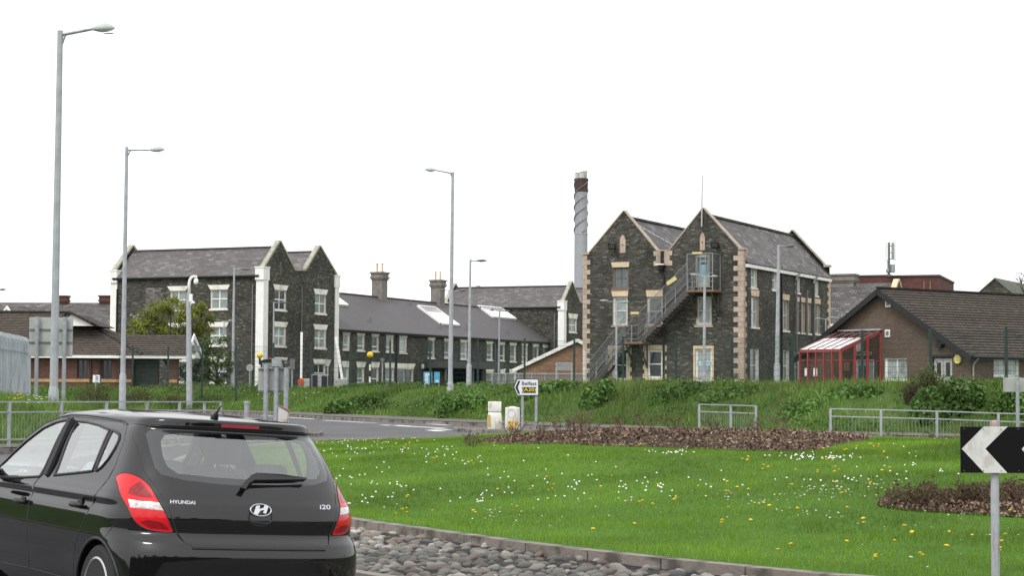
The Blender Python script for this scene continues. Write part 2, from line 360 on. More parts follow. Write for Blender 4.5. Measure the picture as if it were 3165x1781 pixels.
ISL=catmull([(3.4,13.75),(1.2,15.9),(-.45,18.15),(-1.81,20.3),(-3.9,24.5),(-5.6,30),(-6.6,37),(-6.4,43),(-4.6,48.2),(0,51),(7,50.5),(14,47),(21,42),(26,35),(26.5,26),(21,17),(14.5,12.0),(9,11.0),(5.8,11.9)],7,True)
ISL=[(p.x,p.y) for p in ISL]
def zisl(X,Y):
    X=np.asarray(X,float); Y=np.asarray(Y,float); d=sdist(X,Y,ISL)
    return .14+.43*smooth01(d/10)+(vnoise(X,Y,3.1,5)-.5)*.07*smooth01(d/2)+(vnoise(X,Y,.7,6)-.5)*.018*smooth01(d/.7)
ZI=GridF(zisl,-8,28,9,53,.12); SDI=GridF(lambda X,Y:sdist(X,Y,ISL),-8,28,9,53,.12)
def isl_hit(px,py,dz=0):
    d=ray(px,py); t=8.0
    while t<80:
        p=CO+d*t
        if p.z<ZI.at(p.x,p.y)+dz and SDI.at(p.x,p.y)>-.1: return p
        t+=.05
    return CO+d*52
# --- bank and site sheet
def axis(a,b,s,far):
    m=list(np.arange(a,b+.01,s)); lo=[];hi=[]; q=s
    x=a
    while x>-far: q*=1.35; x-=q; lo.append(x)
    q=s; x=b
    while x<far: q*=1.35; x+=q; hi.append(x)
    return np.array(lo[::-1]+m+hi)
def mat_ground(name,c1,c2,c3,sc=.6,rough=.95,bump=.6):
    m=bpy.data.materials.new(name); m.use_nodes=True; t=m.node_tree; b=t.nodes['Principled BSDF']; b.inputs['Roughness'].default_value=rough; b.inputs['Specular IOR Level'].default_value=.2
    tc=t.nodes.new('ShaderNodeNewGeometry'); n=t.nodes.new('ShaderNodeTexNoise'); n.inputs['Scale'].default_value=sc; n.inputs['Detail'].default_value=10; n.inputs['Roughness'].default_value=.7
    lnk(t,tc.outputs['Position'],n.inputs['Vector']); r=t.nodes.new('ShaderNodeValToRGB'); e=r.color_ramp.elements
    e[0].position=.32; e[0].color=(*c1,1); e[1].position=.7; e[1].color=(*c3,1); q=e.new(.5); q.color=(*c2,1)
    lnk(t,n.outputs['Fac'],r.inputs[0]); lnk(t,r.outputs[0],b.inputs['Base Color'])
    n2=t.nodes.new('ShaderNodeTexNoise'); n2.inputs['Scale'].default_value=sc*25; n2.inputs['Detail'].default_value=6; lnk(t,tc.outputs['Position'],n2.inputs['Vector'])
    bp=t.nodes.new('ShaderNodeBump'); bp.inputs['Strength'].default_value=bump; bp.inputs['Distance'].default_value=.04; lnk(t,n2.outputs['Fac'],bp.inputs['Height']); lnk(t,bp.outputs[0],b.inputs['Normal'])
    MATS[name]=m; return m
M_BANK=mat_ground('bank_turf',(.03,.05,.014),(.05,.095,.02),(.085,.12,.035),.5)
M_LAWN=mat_ground('lawn_turf',(.035,.09,.01),(.055,.13,.014),(.075,.155,.018),.5)
M_MULCH=mat_ground('bark_mulch',(.024,.015,.009),(.065,.041,.024),(.14,.095,.06),5.,bump=1.)
xs=axis(-75,75,.75,3500); ys=axis(28,140,.75,4500)
GX,GY=np.meshgrid(xs,ys); GZ=zbank(GX,GY)
far=np.maximum(np.abs(GX)-130,0)+np.maximum(GY-260,0); GZ=np.where(far>0,np.minimum(GZ,1.4),GZ)
ny,nx=GX.shape; idx=np.arange(nx*ny).reshape(ny,nx)
Q=np.stack([idx[:-1,:-1],idx[:-1,1:],idx[1:,1:],idx[1:,:-1]],-1).reshape(-1,4)
zz=GZ.ravel(); keep=(zz[Q]>-.3).any(1)
tag(rawmesh('grass_bank_ground',np.stack([GX.ravel(),GY.ravel(),zz],1),Q[keep],M_BANK,smooth=True),kind='structure')
# --- asphalt
def mat_asphalt(name,base,blot,sp=1.):
    m=mat_ground(name,[c*.78 for c in base],base,[c*1.2 for c in base],.35,rough=.82,bump=.25)
    t=m.node_tree; b=t.nodes['Principled BSDF']; g=t.nodes.new('ShaderNodeNewGeometry')
    v=t.nodes.new('ShaderNodeTexNoise'); v.inputs['Scale'].default_value=90; v.inputs['Detail'].default_value=2; lnk(t,g.outputs['Position'],v.inputs['Vector'])
    r=t.nodes.new('ShaderNodeMapRange'); r.inputs['From Min'].default_value=.3; r.inputs['From Max'].default_value=.7; r.inputs['To Min'].default_value=1-.35*sp; r.inputs['To Max'].default_value=1+.35*sp
    lnk(t,v.outputs['Fac'],r.inputs['Value']); s=t.nodes.new('ShaderNodeVectorMath'); s.operation='SCALE'
    src=b.inputs['Base Color'].links[0].from_socket; lnk(t,src,s.inputs[0]); lnk(t,r.outputs[0],s.inputs['Scale']); lnk(t,s.outputs[0],b.inputs['Base Color']); return m
M_ROAD=mat_asphalt('road_asphalt',(.10,.10,.105),0); M_PATH=mat_asphalt('path_asphalt',(.125,.112,.10),0)
mb=MB(); mb.add([(-150,-90,0),(150,-90,0),(150,160,0),(-150,160,0)],[(0,1,2,3)]); tag(mb.build('road',M_ROAD),kind='structure')
def offset(P,d):
    out=[]; n=len(P)
    for i in range(n):
        a=Vector(P[max(i-1,0)]); b=Vector(P[min(i+1,n-1)]); t=(b-a).normalized(); out.append((P[i][0]-t.y*d,P[i][1]+t.x*d))
    return out
def strip(P,Qp,z0,z1):
    mb=MB(); n=len(P); mb.add([(p[0],p[1],z0) for p in P]+[(q[0],q[1],z1) for q in Qp],[(i,i+1,n+i+1,n+i) for i in range(n-1)]); return mb
M_KERB=mat('kerb_stone',(.22,.195,.17),.85,var=.25,vscale=1.3,bump=.3,dirt=((.07,.065,.055),3.,1))
def kerb(P,w_,h,z0=-.02,side=1,L=.9,gap=.012,closed=False):
    """row of kerb stones along a polyline, outer face on P"""
    mb=MB(); P=[Vector(p) for p in P]; pts=[];
    if closed: P=P+[P[0]]
    S=[0]
    for a,b in zip(P,P[1:]): S.append(S[-1]+(b-a).length)
    def pos(s):
        s=min(max(s,0),S[-1]-1e-6)
        for i in range(len(P)-1):
            if S[i+1]>s: t=(s-S[i])/(S[i+1]-S[i]); return P[i].lerp(P[i+1],t)
    s=0
    while s<S[-1]-.2:
        e=min(s+L-gap,S[-1]); a=pos(s); b=pos(e); t=(b-a).normalized(); nrm=Vector((-t.y,t.x))*side; hh=h+random.uniform(-.004,.004); bv=.018
        c=[a,b,b+nrm*w_,a+nrm*w_]; cb=[a+nrm*bv,b+nrm*bv,b+nrm*w_,a+nrm*w_]
        V=[(p.x,p.y,z0) for p in c]+[(p.x,p.y,hh-bv) for p in c]+[(p.x,p.y,hh) for p in cb]
        mb.add(V,[(0,1,5,4),(1,2,6,5),(2,3,7,6),(3,0,4,7),(4,5,9,8),(5,6,10,9),(6,7,11,10),(7,4,8,11),(8,9,10,11)])
        s+=L
    return mb
tag(kerb([p for p in KF if -60<p[0]<70],.14,.12,side=1).build('far_road_kerb',M_KERB,fix=False),kind='structure')
tag(kerb([p for p in KL if p[0]>-60],.14,.12,side=1).build('left_verge_kerb',M_KERB,fix=False),kind='structure')
kin=[p for p in KF if -70<p[0]<80]
sg=1 if (-sdist(np.array([offset(kin,1)[20][0]]),np.array([offset(kin,1)[20][1]]),ROAD))[0]>0 else -1
tag(strip(offset(kin,.14*sg),offset(kin,(FOOT+.1)*sg),.135,.142).build('footpath',M_PATH,fix=False),kind='structure')
kl=[p for p in KL if -60<p[0]]
sgl=1 if (-sdist(np.array([offset(kl,1)[30][0]]),np.array([offset(kl,1)[30][1]]),ROAD))[0]>0 else -1
tag(strip(offset(kl,.14*sgl),offset(kl,.9*sgl),.135,.19).build('left_verge_paving',M_PATH,fix=False),kind='structure')
for o in COL.objects:
    if o.name in('far_road_kerb',) and sg<0: pass
# --- road markings
M_LINE=mat('road_paint',(.75,.75,.73),.6,var=.2,vscale=5)
mk=MB()
def line_px(P,wd=.14):
    """painted line through photo points lying on the road"""
    pts=[]
    for px,py in P:
        d=ray(px,py); t=(EYE-.006)/-d.z; p=CO+d*t; pts.append(Vector((p.x,p.y)))
    for a,b in zip(pts,pts[1:]):
        t=(b-a).normalized(); n=Vector((-t.y,t.x))*wd*.7; mk.add([(q.x,q.y,.006) for q in(a-n,b-n,b+n,a+n)],[(0,1,2,3)])
for a,b,wd in [(z6(-60,1150),z6(95,1168),.16),(z6(365,1183),z6(530,1192),.2),(z6(715,1205),z6(1035,1226),.2),(z6(1165,1243),z7(300,133),.2),(z7(310,134),z7(385,137),.14),
  (z7(418,150),z7(497,154),.25),(z7(510,153),z7(655,163),.3),(z7(665,137),z7(905,153),.2),(z7(665,163),z7(885,176),.22),(z7(770,187),z7(850,196),.3),(z7(800,179),z7(915,188),.2),(z7(1060,165),z7(1190,174),.18)]:
    line_px([a,b],wd)
tag(mk.build('road_markings',M_LINE,fix=False),kind='structure')
# --- roundabout island
def cdt_ground(outline,step,zf,jit=.25):
    O=np.array(outline); x0,y0=O.min(0); x1,y1=O.max(0)
    gx,gy=np.meshgrid(np.arange(x0,x1,step),np.arange(y0,y1,step)); gx=gx.ravel()+RNG.uniform(-jit,jit,gx.size)*step; gy=gy.ravel()+RNG.uniform(-jit,jit,gy.size)*step
    ok=inside(gx,gy,outline)&(segdist(gx,gy,outline)>step*.4); gx,gy=gx[ok],gy[ok]
    V=[Vector(p) for p in outline]+[Vector((a,b)) for a,b in zip(gx,gy)]; n=len(outline)
    r=delaunay_2d_cdt(V,[(i,(i+1)%n) for i in range(n)],[],0,1e-6)
    P=np.array([(v.x,v.y) for v in r[0]]); F=np.array([f for f in r[2]]); c=P[F].mean(1); F=F[inside(c[:,0],c[:,1],outline)]
    return np.column_stack([P,zf(P[:,0],P[:,1])]),F
isl_in=[(x,y) for x,y in ISL]
V,Fc=cdt_ground(isl_in,.45,zisl)
tag(rawmesh('island_lawn_ground',V,Fc,M_LAWN,smooth=True),kind='structure')
tag(kerb(ISL,.16,.165,z0=-.05,side=1,L=.92,closed=True).build('island_kerb',mat('island_kerb_stone',(.215,.185,.16),.85,var=.22,vscale=1.6,bump=.35,dirt=((.08,.072,.06),4.,1)),fix=False),kind='structure')
# cobbled apron between island kerb and the outer kerb
Po=[Vector(p) for p in ISL]
def ring(d):
    out=[];n=len(Po)
    for i in range(n):
        t=(Po[(i+1)%n]-Po[i-1]).normalized(); out.append(Po[i]+Vector((-t.y,t.x))*d)
    return out
ORI=1 if sdist(np.array([ring(1)[3].x]),np.array([ring(1)[3].y]),ISL)[0]<0 else -1
AP=2.45
M_BED=mat_ground('cobble_mortar',(.018,.016,.014),(.045,.04,.036),(.10,.09,.08),2.5,bump=1.)
r0=ring(0.0); r1=ring(AP*ORI); n=len(r0)
sub=[r0[i].lerp(r1[i],k/12) for k in range(13) for i in range(n)]
V=np.array([(p.x,p.y,.075-.03*(i//n)/12) for i,p in enumerate(sub)]); V[:,2]+=(vnoise(V[:,0],V[:,1],.25,9)-.5)*.03
Fq=np.array([(k*n+i,k*n+(i+1)%n,(k+1)*n+(i+1)%n,(k+1)*n+i) for k in range(12) for i in range(n)])
tag(rawmesh('cobble_bed',V,Fq,M_BED,smooth=True),kind='structure')
tag(kerb([tuple(p) for p in r1],.15,.10,z0=-.05,side=ORI,L=.9,closed=True).build('apron_kerb',M_KERB,fix=False),kind='structure')
M_COB=mat_leaf('cobble_stone',[(.10,.095,.088),(.20,.185,.165),(.09,.096,.094),(.38,.36,.32),(.14,.146,.142),(.17,.135,.11),(.17,.173,.167),(.28,.26,.225)],.75,0.)
import bmesh
bm=bmesh.new(); bmesh.ops.create_icosphere(bm,subdivisions=2,radius=1); IV=np.array([v.co[:] for v in bm.verts]); IF=np.array([[v.index for v in f.verts] for f in bm.faces]); bm.free()
VV=[];FF=[];cnt=0
cand=[]
for i in range(42000):
    x=random.uniform(-4.5,6); y=random.uniform(9,26); cand.append((x,y))
cx=np.array(cand); dd=-sdist(cx[:,0],cx[:,1],ISL); ok=(dd>.14)&(dd<AP-.12); cx=cx[ok]; dd=dd[ok]
placed=[]
for (x,y),d in zip(cx,dd):
    dens=.12+.88*min(1,max(0,(d-.2)/1.0))
    if d<1.2 and random.random()>dens*.75: continue
    r=random.uniform(.03,.062)*(1. if random.random()<.85 else 1.35)
    if any((x-a)**2+((y-b)*.8)**2<(r+q)**2*.66 for a,b,q in placed[-2500:]): continue
    placed.append((x,y,r))
    a=random.uniform(-.6,1.); S=IV*np.array([r*random.uniform(1.0,1.6),r*random.uniform(.6,.85),r*random.uniform(.55,.8)])
    S=S*(1+.17*np.sin(IV[:,[1,2,0]]*random.uniform(2,5)+random.uniform(0,6)))
    ti=random.uniform(-.35,.35); c,s_=cos(ti),sin(ti); S=np.column_stack([S[:,0]*c-S[:,2]*s_,S[:,1],S[:,0]*s_+S[:,2]*c])
    c,s_=cos(a),sin(a); S=np.column_stack([S[:,0]*c-S[:,1]*s_,S[:,0]*s_+S[:,1]*c,S[:,2]])+[x,y,.075-.03*d/AP+r*.02]
    VV.append(S); FF.append(IF+cnt); cnt+=len(IV)
    if len(placed)>3600: break
tag(rawmesh('cobbles',np.vstack(VV),np.vstack(FF),M_COB,smooth=True),kind='structure')
# --- traffic islands out in the road
def small_island(name,c,rx,ry,rot):
    P=[]
    for k in range(28):
        a=2*pi*k/28; u=Vector((rx*cos(a),ry*sin(a))); u.rotate(Matrix.Rotation(rot,2)); P.append((c[0]+u.x,c[1]+u.y))
    mb=kerb(P,.14,.12,z0=-.03,side=1,L=.6,closed=True); tag(mb.build(name+'_kerb',M_KERB,fix=False),kind='structure')
    mb=MB(); mb.poly([(c[0]+(x-c[0])*.97,c[1]+(y-c[1])*.97,.112) for x,y in P]); tag(mb.build(name+'_paving',M_PATH,fix=False),kind='structure')
small_island('splitter_island',(-7.9,58.5),1.7,2.9,.35)
small_island('crossing_island',(.2,64.2),2.2,2.6,.5)
# ================================================================== BUILDINGS
GR=1.36   # level of the hospital ground
class Bld:
    """building root + helpers; every mesh is in the local metres of its frame"""
    def __init__(s,name,label,fr,cat='building',group=None):
        s.fr=fr; s.e=thing(name,label,cat,fr.o,-fr.th,group)
    def part(s,mb,name,mat,parent=None,**k): return mb.build(name,mat,parent or s.e,**k)
def facefn(ax,val,out):
    """map (u,z,d) to local coords; d = metres outwards from the face"""
    if ax=='y': return lambda u,z,d=0.: Vector((u,val-d,z)) if out<0 else Vector((u,val+d,z))
    return lambda u,z,d=0.: Vector((val+d if out>0 else val-d,u,z))
def rect(u0,u1,z0,z1): return [(u0,z0),(u1,z0),(u1,z1),(u0,z1)]
def fbox(mb,fn,u0,u1,z0,z1,d0,d1):
    mb.prism(rect(u0,u1,z0,z1),fn,d0,d1)
def pxrect(fr,ax,val,a,b):
    """photo rectangle (two opposite corners, in photo pixels) -> u0,u1,z0,z1 on a face plane"""
    (x0,y0),(x1,y1)=a,b; xm=(x0+x1)/2; ym=(y0+y1)/2; ia=1 if ax=='x' else 0
    l=fr.hit((x0,ym),ax,val); r=fr.hit((x1,ym),ax,val); t=fr.hit((xm,y0),ax,val); bt=fr.hit((xm,y1),ax,val)
    u=sorted((l[ia],r[ia])); return u[0],u[1],bt.z,t.z
def window(b,fn,r,style='cross',rec=.12,fw=.07,frame=None,pane=None,sill=.0,sillmat=None,lintel=None,lmat=None,reveal=None,surround=None):
    """window part (frame) with panes, sill, lintel as its sub-parts; returns hole rectangle"""
    u0,u1,z0,z1=r; frame=frame or PVC; pane=pane or random.choice(PANES)
    mb=MB(); d0,d1=-rec-.06,-rec
    fbox(mb,fn,u0,u0+fw,z0,z1,d0,d1); fbox(mb,fn,u1-fw,u1,z0,z1,d0,d1); fbox(mb,fn,u0+fw,u1-fw,z0,z0+fw,d0,d1); fbox(mb,fn,u0+fw,u1-fw,z1-fw,z1,d0,d1)
    um=(u0+u1)/2; zm=(z0+z1)/2; k=.045
    if style=='cross': zm=z0+(z1-z0)*.52; fbox(mb,fn,um-k,um+k,z0+fw,z1-fw,d0,d1+.003); fbox(mb,fn,u0+fw,u1-fw,zm-k,zm+k,d0,d1+.006)
    elif style=='sash': fbox(mb,fn,u0+fw,u1-fw,zm-k*.8,zm+k*.8,d0,d1+.006)
    elif style=='low': zq=z0+(z1-z0)*.3; fbox(mb,fn,u0+fw,u1-fw,zq-k,zq+k,d0,d1+.006)
    elif style=='two': fbox(mb,fn,um-k,um+k,z0+fw,z1-fw,d0,d1+.003)
    elif style=='grid': fbox(mb,fn,um-.02,um+.02,z0+fw,z1-fw,d0,d1+.003); fbox(mb,fn,u0+fw,u1-fw,zm-.02,zm+.02,d0,d1+.006)
    w_=b.part(mb,'window',frame)
    mb=MB(); mb.poly([fn(u0+.02,z0+.02,d0+.02),fn(u1-.02,z0+.02,d0+.02),fn(u1-.02,z1-.02,d0+.02),fn(u0+.02,z1-.02,d0+.02)]); b.part(mb,'pane',pane,w_,fix=False)
    if reveal:
        mb=MB()
        for q in ([(u0,z0),(u0,z1)],[(u0,z1),(u1,z1)],[(u1,z1),(u1,z0)],[(u1,z0),(u0,z0)]):
            mb.poly([fn(*q[0],0),fn(*q[1],0),fn(*q[1],d0),fn(*q[0],d0)])
        b.part(mb,'reveal',reveal,w_,fix=False)
    if sill: mb=MB(); fbox(mb,fn,u0-.1,u1+.1,z0-sill,z0,-rec,.07); b.part(mb,'sill',sillmat or WHITE,w_)
    if lintel:
        mb=MB(); l0,l1,za,zb=lintel; mb.prism([(u0-.02,za),(u1+.02,za),(l1,zb),(l0,zb)],fn,-.1,.03); b.part(mb,'lintel',lmat or CREAM,w_)
    return rect(u0,u1,z0,z1)
def coping(mb,pts,fn,w0,w1,th):
    """slab running over gable edge points; depth w0..w1 across the wall"""
    for (a,b) in zip(pts,pts[1:]):
        a=Vector(a);b=Vector(b);n=(b-a).normalized();n=Vector((-n.y,n.x));
        if n.y<0:n=-n
        q=[a,b,b+n*th,a+n*th]; mb.prism([(v.x,v.y) for v in q],fn,w0,w1)
def slab(mb,P,th=.07):
    """thin roof slab under 4 points"""
    P=[Vector(p) for p in P]; n=(P[1]-P[0]).cross(P[3]-P[0]).normalized()
    if n.z<0:n=-n
    Bt=[p-n*th for p in P]; k=len(P)
    mb.add(P+Bt,[tuple(range(k)),tuple(range(2*k-1,k-1,-1))]+[(i,i+k,(i+1)%k+k,(i+1)%k) for i in range(k)])

# ---------------------------------------------------------------- stone block C (left) and its far twin E
def stone_block(name,label,fr,L,D,apx,kne,val,wins_front,wins_side,pil=True,group=None,right_roof=True):
    """double-gabled three storey block. gables on x=0 (and x=-L) ; ridges along x.
       apx: list of (y,z) apexes, kne: (y,z) list kneelers  [near, valleyL, valleyR, far]"""
    b=Bld(name,label,fr,'building',group)
    fx=facefn('x',0,1); fy=facefn('y',0,-1); fL=facefn('x',-L,-1); fD=facefn('y',D,1)
    # gable outline (y,z)
    out=[(0,0),(D,0),(D,kne[3][1]),apx[1],kne[2],kne[1],apx[0],(0,kne[0][1])]
    holes_s=[];holes_f=[]
    for (r,l,st) in wins_side: holes_s.append(window(b,fx,r,st,lintel=l,sill=.14,sillmat=CREAM,lmat=CREAM,reveal=CREAM))
    for (r,l,st) in wins_front: holes_f.append(window(b,fy,r,st,lintel=l,sill=.14,sillmat=CREAM,lmat=CREAM,reveal=CREAM))
    ze=kne[0][1]-.45
    mb=MB(); mb.sheet(out,holes_s,lambda u,z:fx(u,z)); mb.sheet(rect(-L,0,0,ze),holes_f,lambda u,z:fy(u,z))
    mb.sheet(out,[],lambda u,z:fL(u,z)); mb.sheet(rect(-L,0,0,ze),[],lambda u,z:fD(u,z))
    b.part(mb,'wall',ST_DARK,fix=False)
    # inner dark volume so panes never show the sky
    # roof : two ridges
    eav=.18
    for k,(ay,az) in enumerate(apx):
        y0=(0 if k==0 else (kne[1][0]+kne[2][0])/2); y1=((kne[1][0]+kne[2][0])/2 if k==0 else D)
        zr=az-.42; s0=(zr-(ze))/(ay-y0+eav) if k==0 else (zr-(kne[2][1]-.3))/(ay-y0)
        e0=(y0-eav,ze) if k==0 else (y0,kne[2][1]-.3); e1=(y1,kne[1][1]-.3) if k==0 else (y1+eav,ze)
        mb=MB(); slab(mb,[(-L+.28,e0[0],e0[1]),(-.28,e0[0],e0[1]),(-.28,ay,zr),(-L+.28,ay,zr)])
        slab(mb,[(-.28,e1[0],e1[1]),(-L+.28,e1[0],e1[1]),(-L+.28,ay,zr),(-.28,ay,zr)])
        rf=b.part(mb,'roof',SLATE_L,fix=True)
        mb=MB(); mb.beam((-L+.28,ay,zr+.03),(-.28,ay,zr+.03),.26,.12); b.part(mb,'ridge_tiles',SLATE_N,rf)
    mb=MB(); mb.tube([(-L+.2,-.25,ze-.07),(-.3,-.25,ze-.07)],.075,6); mb.box((-L+.2,-.2,ze-.2),(-.3,-.05,ze-.02)); b.part(mb,'gutter',GUTTER)
    # copings and pilasters
    for fn in (fx,fL):
        mb=MB(); ed=[(0-.02,kne[0][1]),apx[0]]; coping(mb,ed,fn,-.34,.06,.17); coping(mb,[apx[0],kne[1],kne[2],apx[1]],fn,-.34,.06,.17); coping(mb,[apx[1],(D,kne[3][1])],fn,-.34,.06,.17)
        b.part(mb,'gable_coping',COPE)
    if pil:
        for (x0,x1) in ((-.62,.08),(-L-.08,-L+.55)):
            for (ya,yb) in ((-.08,.62),(D-.5,D+.12)):
                mb=MB(); mb.box((x0,ya,0),(x1,yb,kne[0][1]-.55)); mb.box((x0-.04,ya-.12,kne[0][1]-.85),(x1+.04,yb+.1,kne[0][1]+.1)); mb.box((x0-.08,ya-.16,kne[0][1]+.1),(x1+.08,yb+.14,kne[0][1]+.2))
                b.part(mb,'corner_pilaster',WHITE,bevel=0)
    return b
FC=Frame(808+2,140,R(23.7))
def fpt(fr,p,ax,val): return fr.hit(p,ax,val)
def gab(fr,pts):
    return [ (lambda q:(q.y,q.z))(fr.hit(p,'x',0)) for p in pts]
DC=FC.hit(z2(1962,420),'x',0).y; LC=-FC.hit(z2(122,480),'y',0).x
g=gab(FC,[z2(1340,345),z2(1490,125),z2(1612,362),z2(1700,362),z2(1815,165),z2(1935,415)])
def WR(fr,ax,v,Z,w,l,st='cross'):
    r=pxrect(fr,ax,v,Z(w[0],w[1]),Z(w[2],w[3])); q=pxrect(fr,ax,v,Z(l[0],l[1]),Z(l[2],l[3])); 
    return (r,(q[0],q[1],r[3],q[3]),st)
ws=[WR(FC,'x',0,z2,w,l) for w,l in [((1447,520,1540,680),(1433,477,1558,520)),((1445,820,1537,975),(1435,778,1555,820)),((1450,1110,1535,1262),(1440,1068,1552,1110)),
   ((1775,555,1865,710),(1762,512,1880,555)),((1772,842,1865,992),(1760,800,1878,842)),((1768,1122,1860,1275),(1757,1083,1877,1122))]]
wf=[WR(FC,'y',0,z2,w,l) for w,l in [((597,525,722,680),(572,487,742,525)),((925,515,1062,672),(902,477,1083,515)),((925,820,1055,968),(902,780,1075,820)),((597,822,722,975),(572,787,742,822)),((925,1105,1052,1270),(905,1065,1073,1105)),((597,1105,722,1270),(577,1065,742,1105))]]
blkC=stone_block('stone_building','dark rubble-stone three-storey building with white corner pilasters and twin gables, behind the green tree',FC,LC,DC,[g[1],g[4]],[g[0],g[2],g[3],g[5]],0,wf,ws)
# grey rebuilt patch of wall, blind slot, downpipes
fyC=facefn('y',0,-1); fxC=facefn('x',0,1)
r=pxrect(FC,'y',0,z2(385,500),z2(535,640)); mb=MB(); pts=[(r[0]+.05*random.random(),r[2]-.9),(r[1]+.3,r[2]-.9),(r[1]+.1,r[2]+.4),(r[1]-.15,r[2]+1.2),(r[1],r[3]),(r[0],r[3]),(r[0]+.2,r[2]+.9)]
mb.prism(pts,fyC,.0,.015); blkC.part(mb,'repaired_masonry',mat_masonry('pale_rubble',(.07,.067,.066),(.17,.16,.155),(.12,.11,.1),.4,.17,.02,wob=.04,mix2=(.26,.23,.22)),label='paler grey repaired patch of rubble wall')
r=pxrect(FC,'x',0,z2(1484,285),z2(1502,400)); mb=MB(); fbox(mb,fxC,r[0],r[1],r[2],r[3],-.01,.03); blkC.part(mb,'blind_slot',mat('slot_stone',(.11,.10,.075),.9))
for p,a,b_ in ((z2(1663,480),'x',0),):
    q=FC.hit(p,a,b_); mb=MB(); mb.tube([(.09,q.y,0),(.09,q.y,q.z)],.05,6); blkC.part(mb,'downpipe',GREYPIPE)
q=FC.hit(z2(1275,460),'y',0); mb=MB(); mb.tube([(q.x,-.12,0),(q.x,-.12,q.z-.1)],.055,6); blkC.part(mb,'downpipe',GREYPIPE)
q=FC.hit(z2(170,500),'y',0); mb=MB(); mb.tube([(q.x,-.12,0),(q.x,-.12,q.z-.1)],.055,6); blkC.part(mb,'downpipe',GUTTER)
# twin E
FE=Frame(1741,193,R(23.7))
kE=[g[0],g[2],g[3],g[5]]
wsE=[WR(FE,'x',0,z3,(1833,497,1890,597),(1827,460,1900,497))]
blkE=stone_block('stone_building','far rubble-stone building with white pilaster, its slate roof rising behind the long low wing',FE,LC,DC,[g[1],g[4]],kE,0,[],wsE)
q=FE.hit(z3(1728,460),'y',0); mb=MB(); mb.tube([(q.x,-.12,3),(q.x,-.12,q.z)],.06,6); blkE.part(mb,'downpipe',GREYPIPE)

# ---------------------------------------------------------------- long low wing D, facade on plane x=-.15 of FC
XD=-.2; fD_=facefn('x',XD,1)
y0=DC+.1; yE=FC.hit(z3(1706,672),'x',XD).y
ze=FC.hit(z3(600,600),'x',XD).z+.14
zr=ze+3.35; hw=5.0
bD=Bld('long_wing','long low two-storey olive stone wing with plain slate roof between the two gabled blocks',FC)
hol=[]
UP=[((145,612,195,727),(133,572,210,612)),((252,620,305,735),(244,578,318,620)),((360,625,412,740),(350,583,425,625)),((467,632,520,745),(457,590,530,632)),((567,638,620,752),(556,600,630,638)),((780,655,828,790),(772,617,842,655)),((903,662,945,788),(893,625,960,662)),((1023,672,1070,798),(1015,636,1080,672)),((1218,684,1262,805),(1208,648,1277,684)),((1308,690,1352,810),(1297,655,1360,690)),((1392,695,1437,817),(1385,660,1447,695)),((1480,700,1522,820),(1472,668,1530,700)),((1563,705,1605,830),(1555,672,1612,705)),((1637,712,1678,835),(1630,678,1685,712))]
LO=[((143,860,187,975),(133,815,200,860)),((250,862,303,978),(243,820,318,862)),((357,865,410,980),(350,822,420,865)),((460,868,525,985),(455,825,530,868)),((1215,905,1262,1010),(1208,867,1277,905)),((1303,905,1350,1010),(1298,870,1360,905)),((1390,910,1437,1012),(1385,875,1445,910)),((1478,913,1520,1012),(1470,880,1530,913))]
DPAN=[PANES[3],PANES[1],PANES[2],PANES[1],PANES[3],PANES[2],PANES[1]]
for i,(w_,l) in enumerate(UP+LO):
    r,l2,_=WR(FC,'x',XD,z3,w_,l); l2=(l2[0],l2[1],l2[2],min(l2[3],ze-.24)); hol.append(window(bD,fD_,r,'low',lintel=l2,sill=.12,sillmat=CREAM,lmat=CREAM,pane=DPAN[i%7],reveal=CREAM,fw=.09))
r,l2,_=WR(FC,'x',XD,z3,(550,872,670,985),(543,832,685,872)); hol.append(window(bD,fD_,r,'two',lintel=l2,lmat=CREAM,pane=PANES[2],reveal=CREAM,fw=.09))
ent=pxrect(FC,'x',XD,z3(875,880),z3(1180,1010)); ent=(ent[0],ent[1],GR-.1,ent[3]); hol.append(rect(*ent))
mb=MB(); mb.sheet(rect(y0,yE,0,ze),hol,lambda u,z:fD_(u,z)); 
mb.sheet([(XD-2*hw,0),(XD,0),(XD,ze),(XD-hw,zr),(XD-2*hw,ze)],[],lambda u,z:Vector((u,yE,z))); mb.sheet(rect(y0,yE,0,ze),[],lambda u,z:Vector((XD-2*hw,u,z)))
bD.part(mb,'wall',ST_OLIVE,fix=False)
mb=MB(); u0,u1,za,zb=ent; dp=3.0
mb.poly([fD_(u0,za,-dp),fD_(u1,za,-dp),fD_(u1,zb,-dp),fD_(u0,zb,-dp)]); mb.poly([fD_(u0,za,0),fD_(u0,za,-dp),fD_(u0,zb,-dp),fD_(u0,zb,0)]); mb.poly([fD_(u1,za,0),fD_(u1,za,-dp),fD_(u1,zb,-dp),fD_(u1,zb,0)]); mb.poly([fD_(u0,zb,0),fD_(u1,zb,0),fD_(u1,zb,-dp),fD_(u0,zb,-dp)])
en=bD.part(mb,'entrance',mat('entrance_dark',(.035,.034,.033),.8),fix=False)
mb=MB(); fbox(mb,fD_,u0+(u1-u0)*.42,u0+(u1-u0)*.62,GR,GR+2.2,-dp+.01,-dp+.08); bD.part(mb,'door',mat('grey_door',(.16,.165,.17),.5),en)
ov=.3; sl=(zr-ze)/hw
mb=MB(); slab(mb,[(XD+ov,y0,ze-ov*sl),(XD+ov,yE+.02,ze-ov*sl),(XD-hw,yE+.02,zr),(XD-hw,y0,zr)]); slab(mb,[(XD-2*hw-ov,y0,ze-ov*sl),(XD-2*hw-ov,yE,ze-ov*sl),(XD-hw,yE,zr),(XD-hw,y0,zr)])
rfD=bD.part(mb,'roof',SLATE_N)
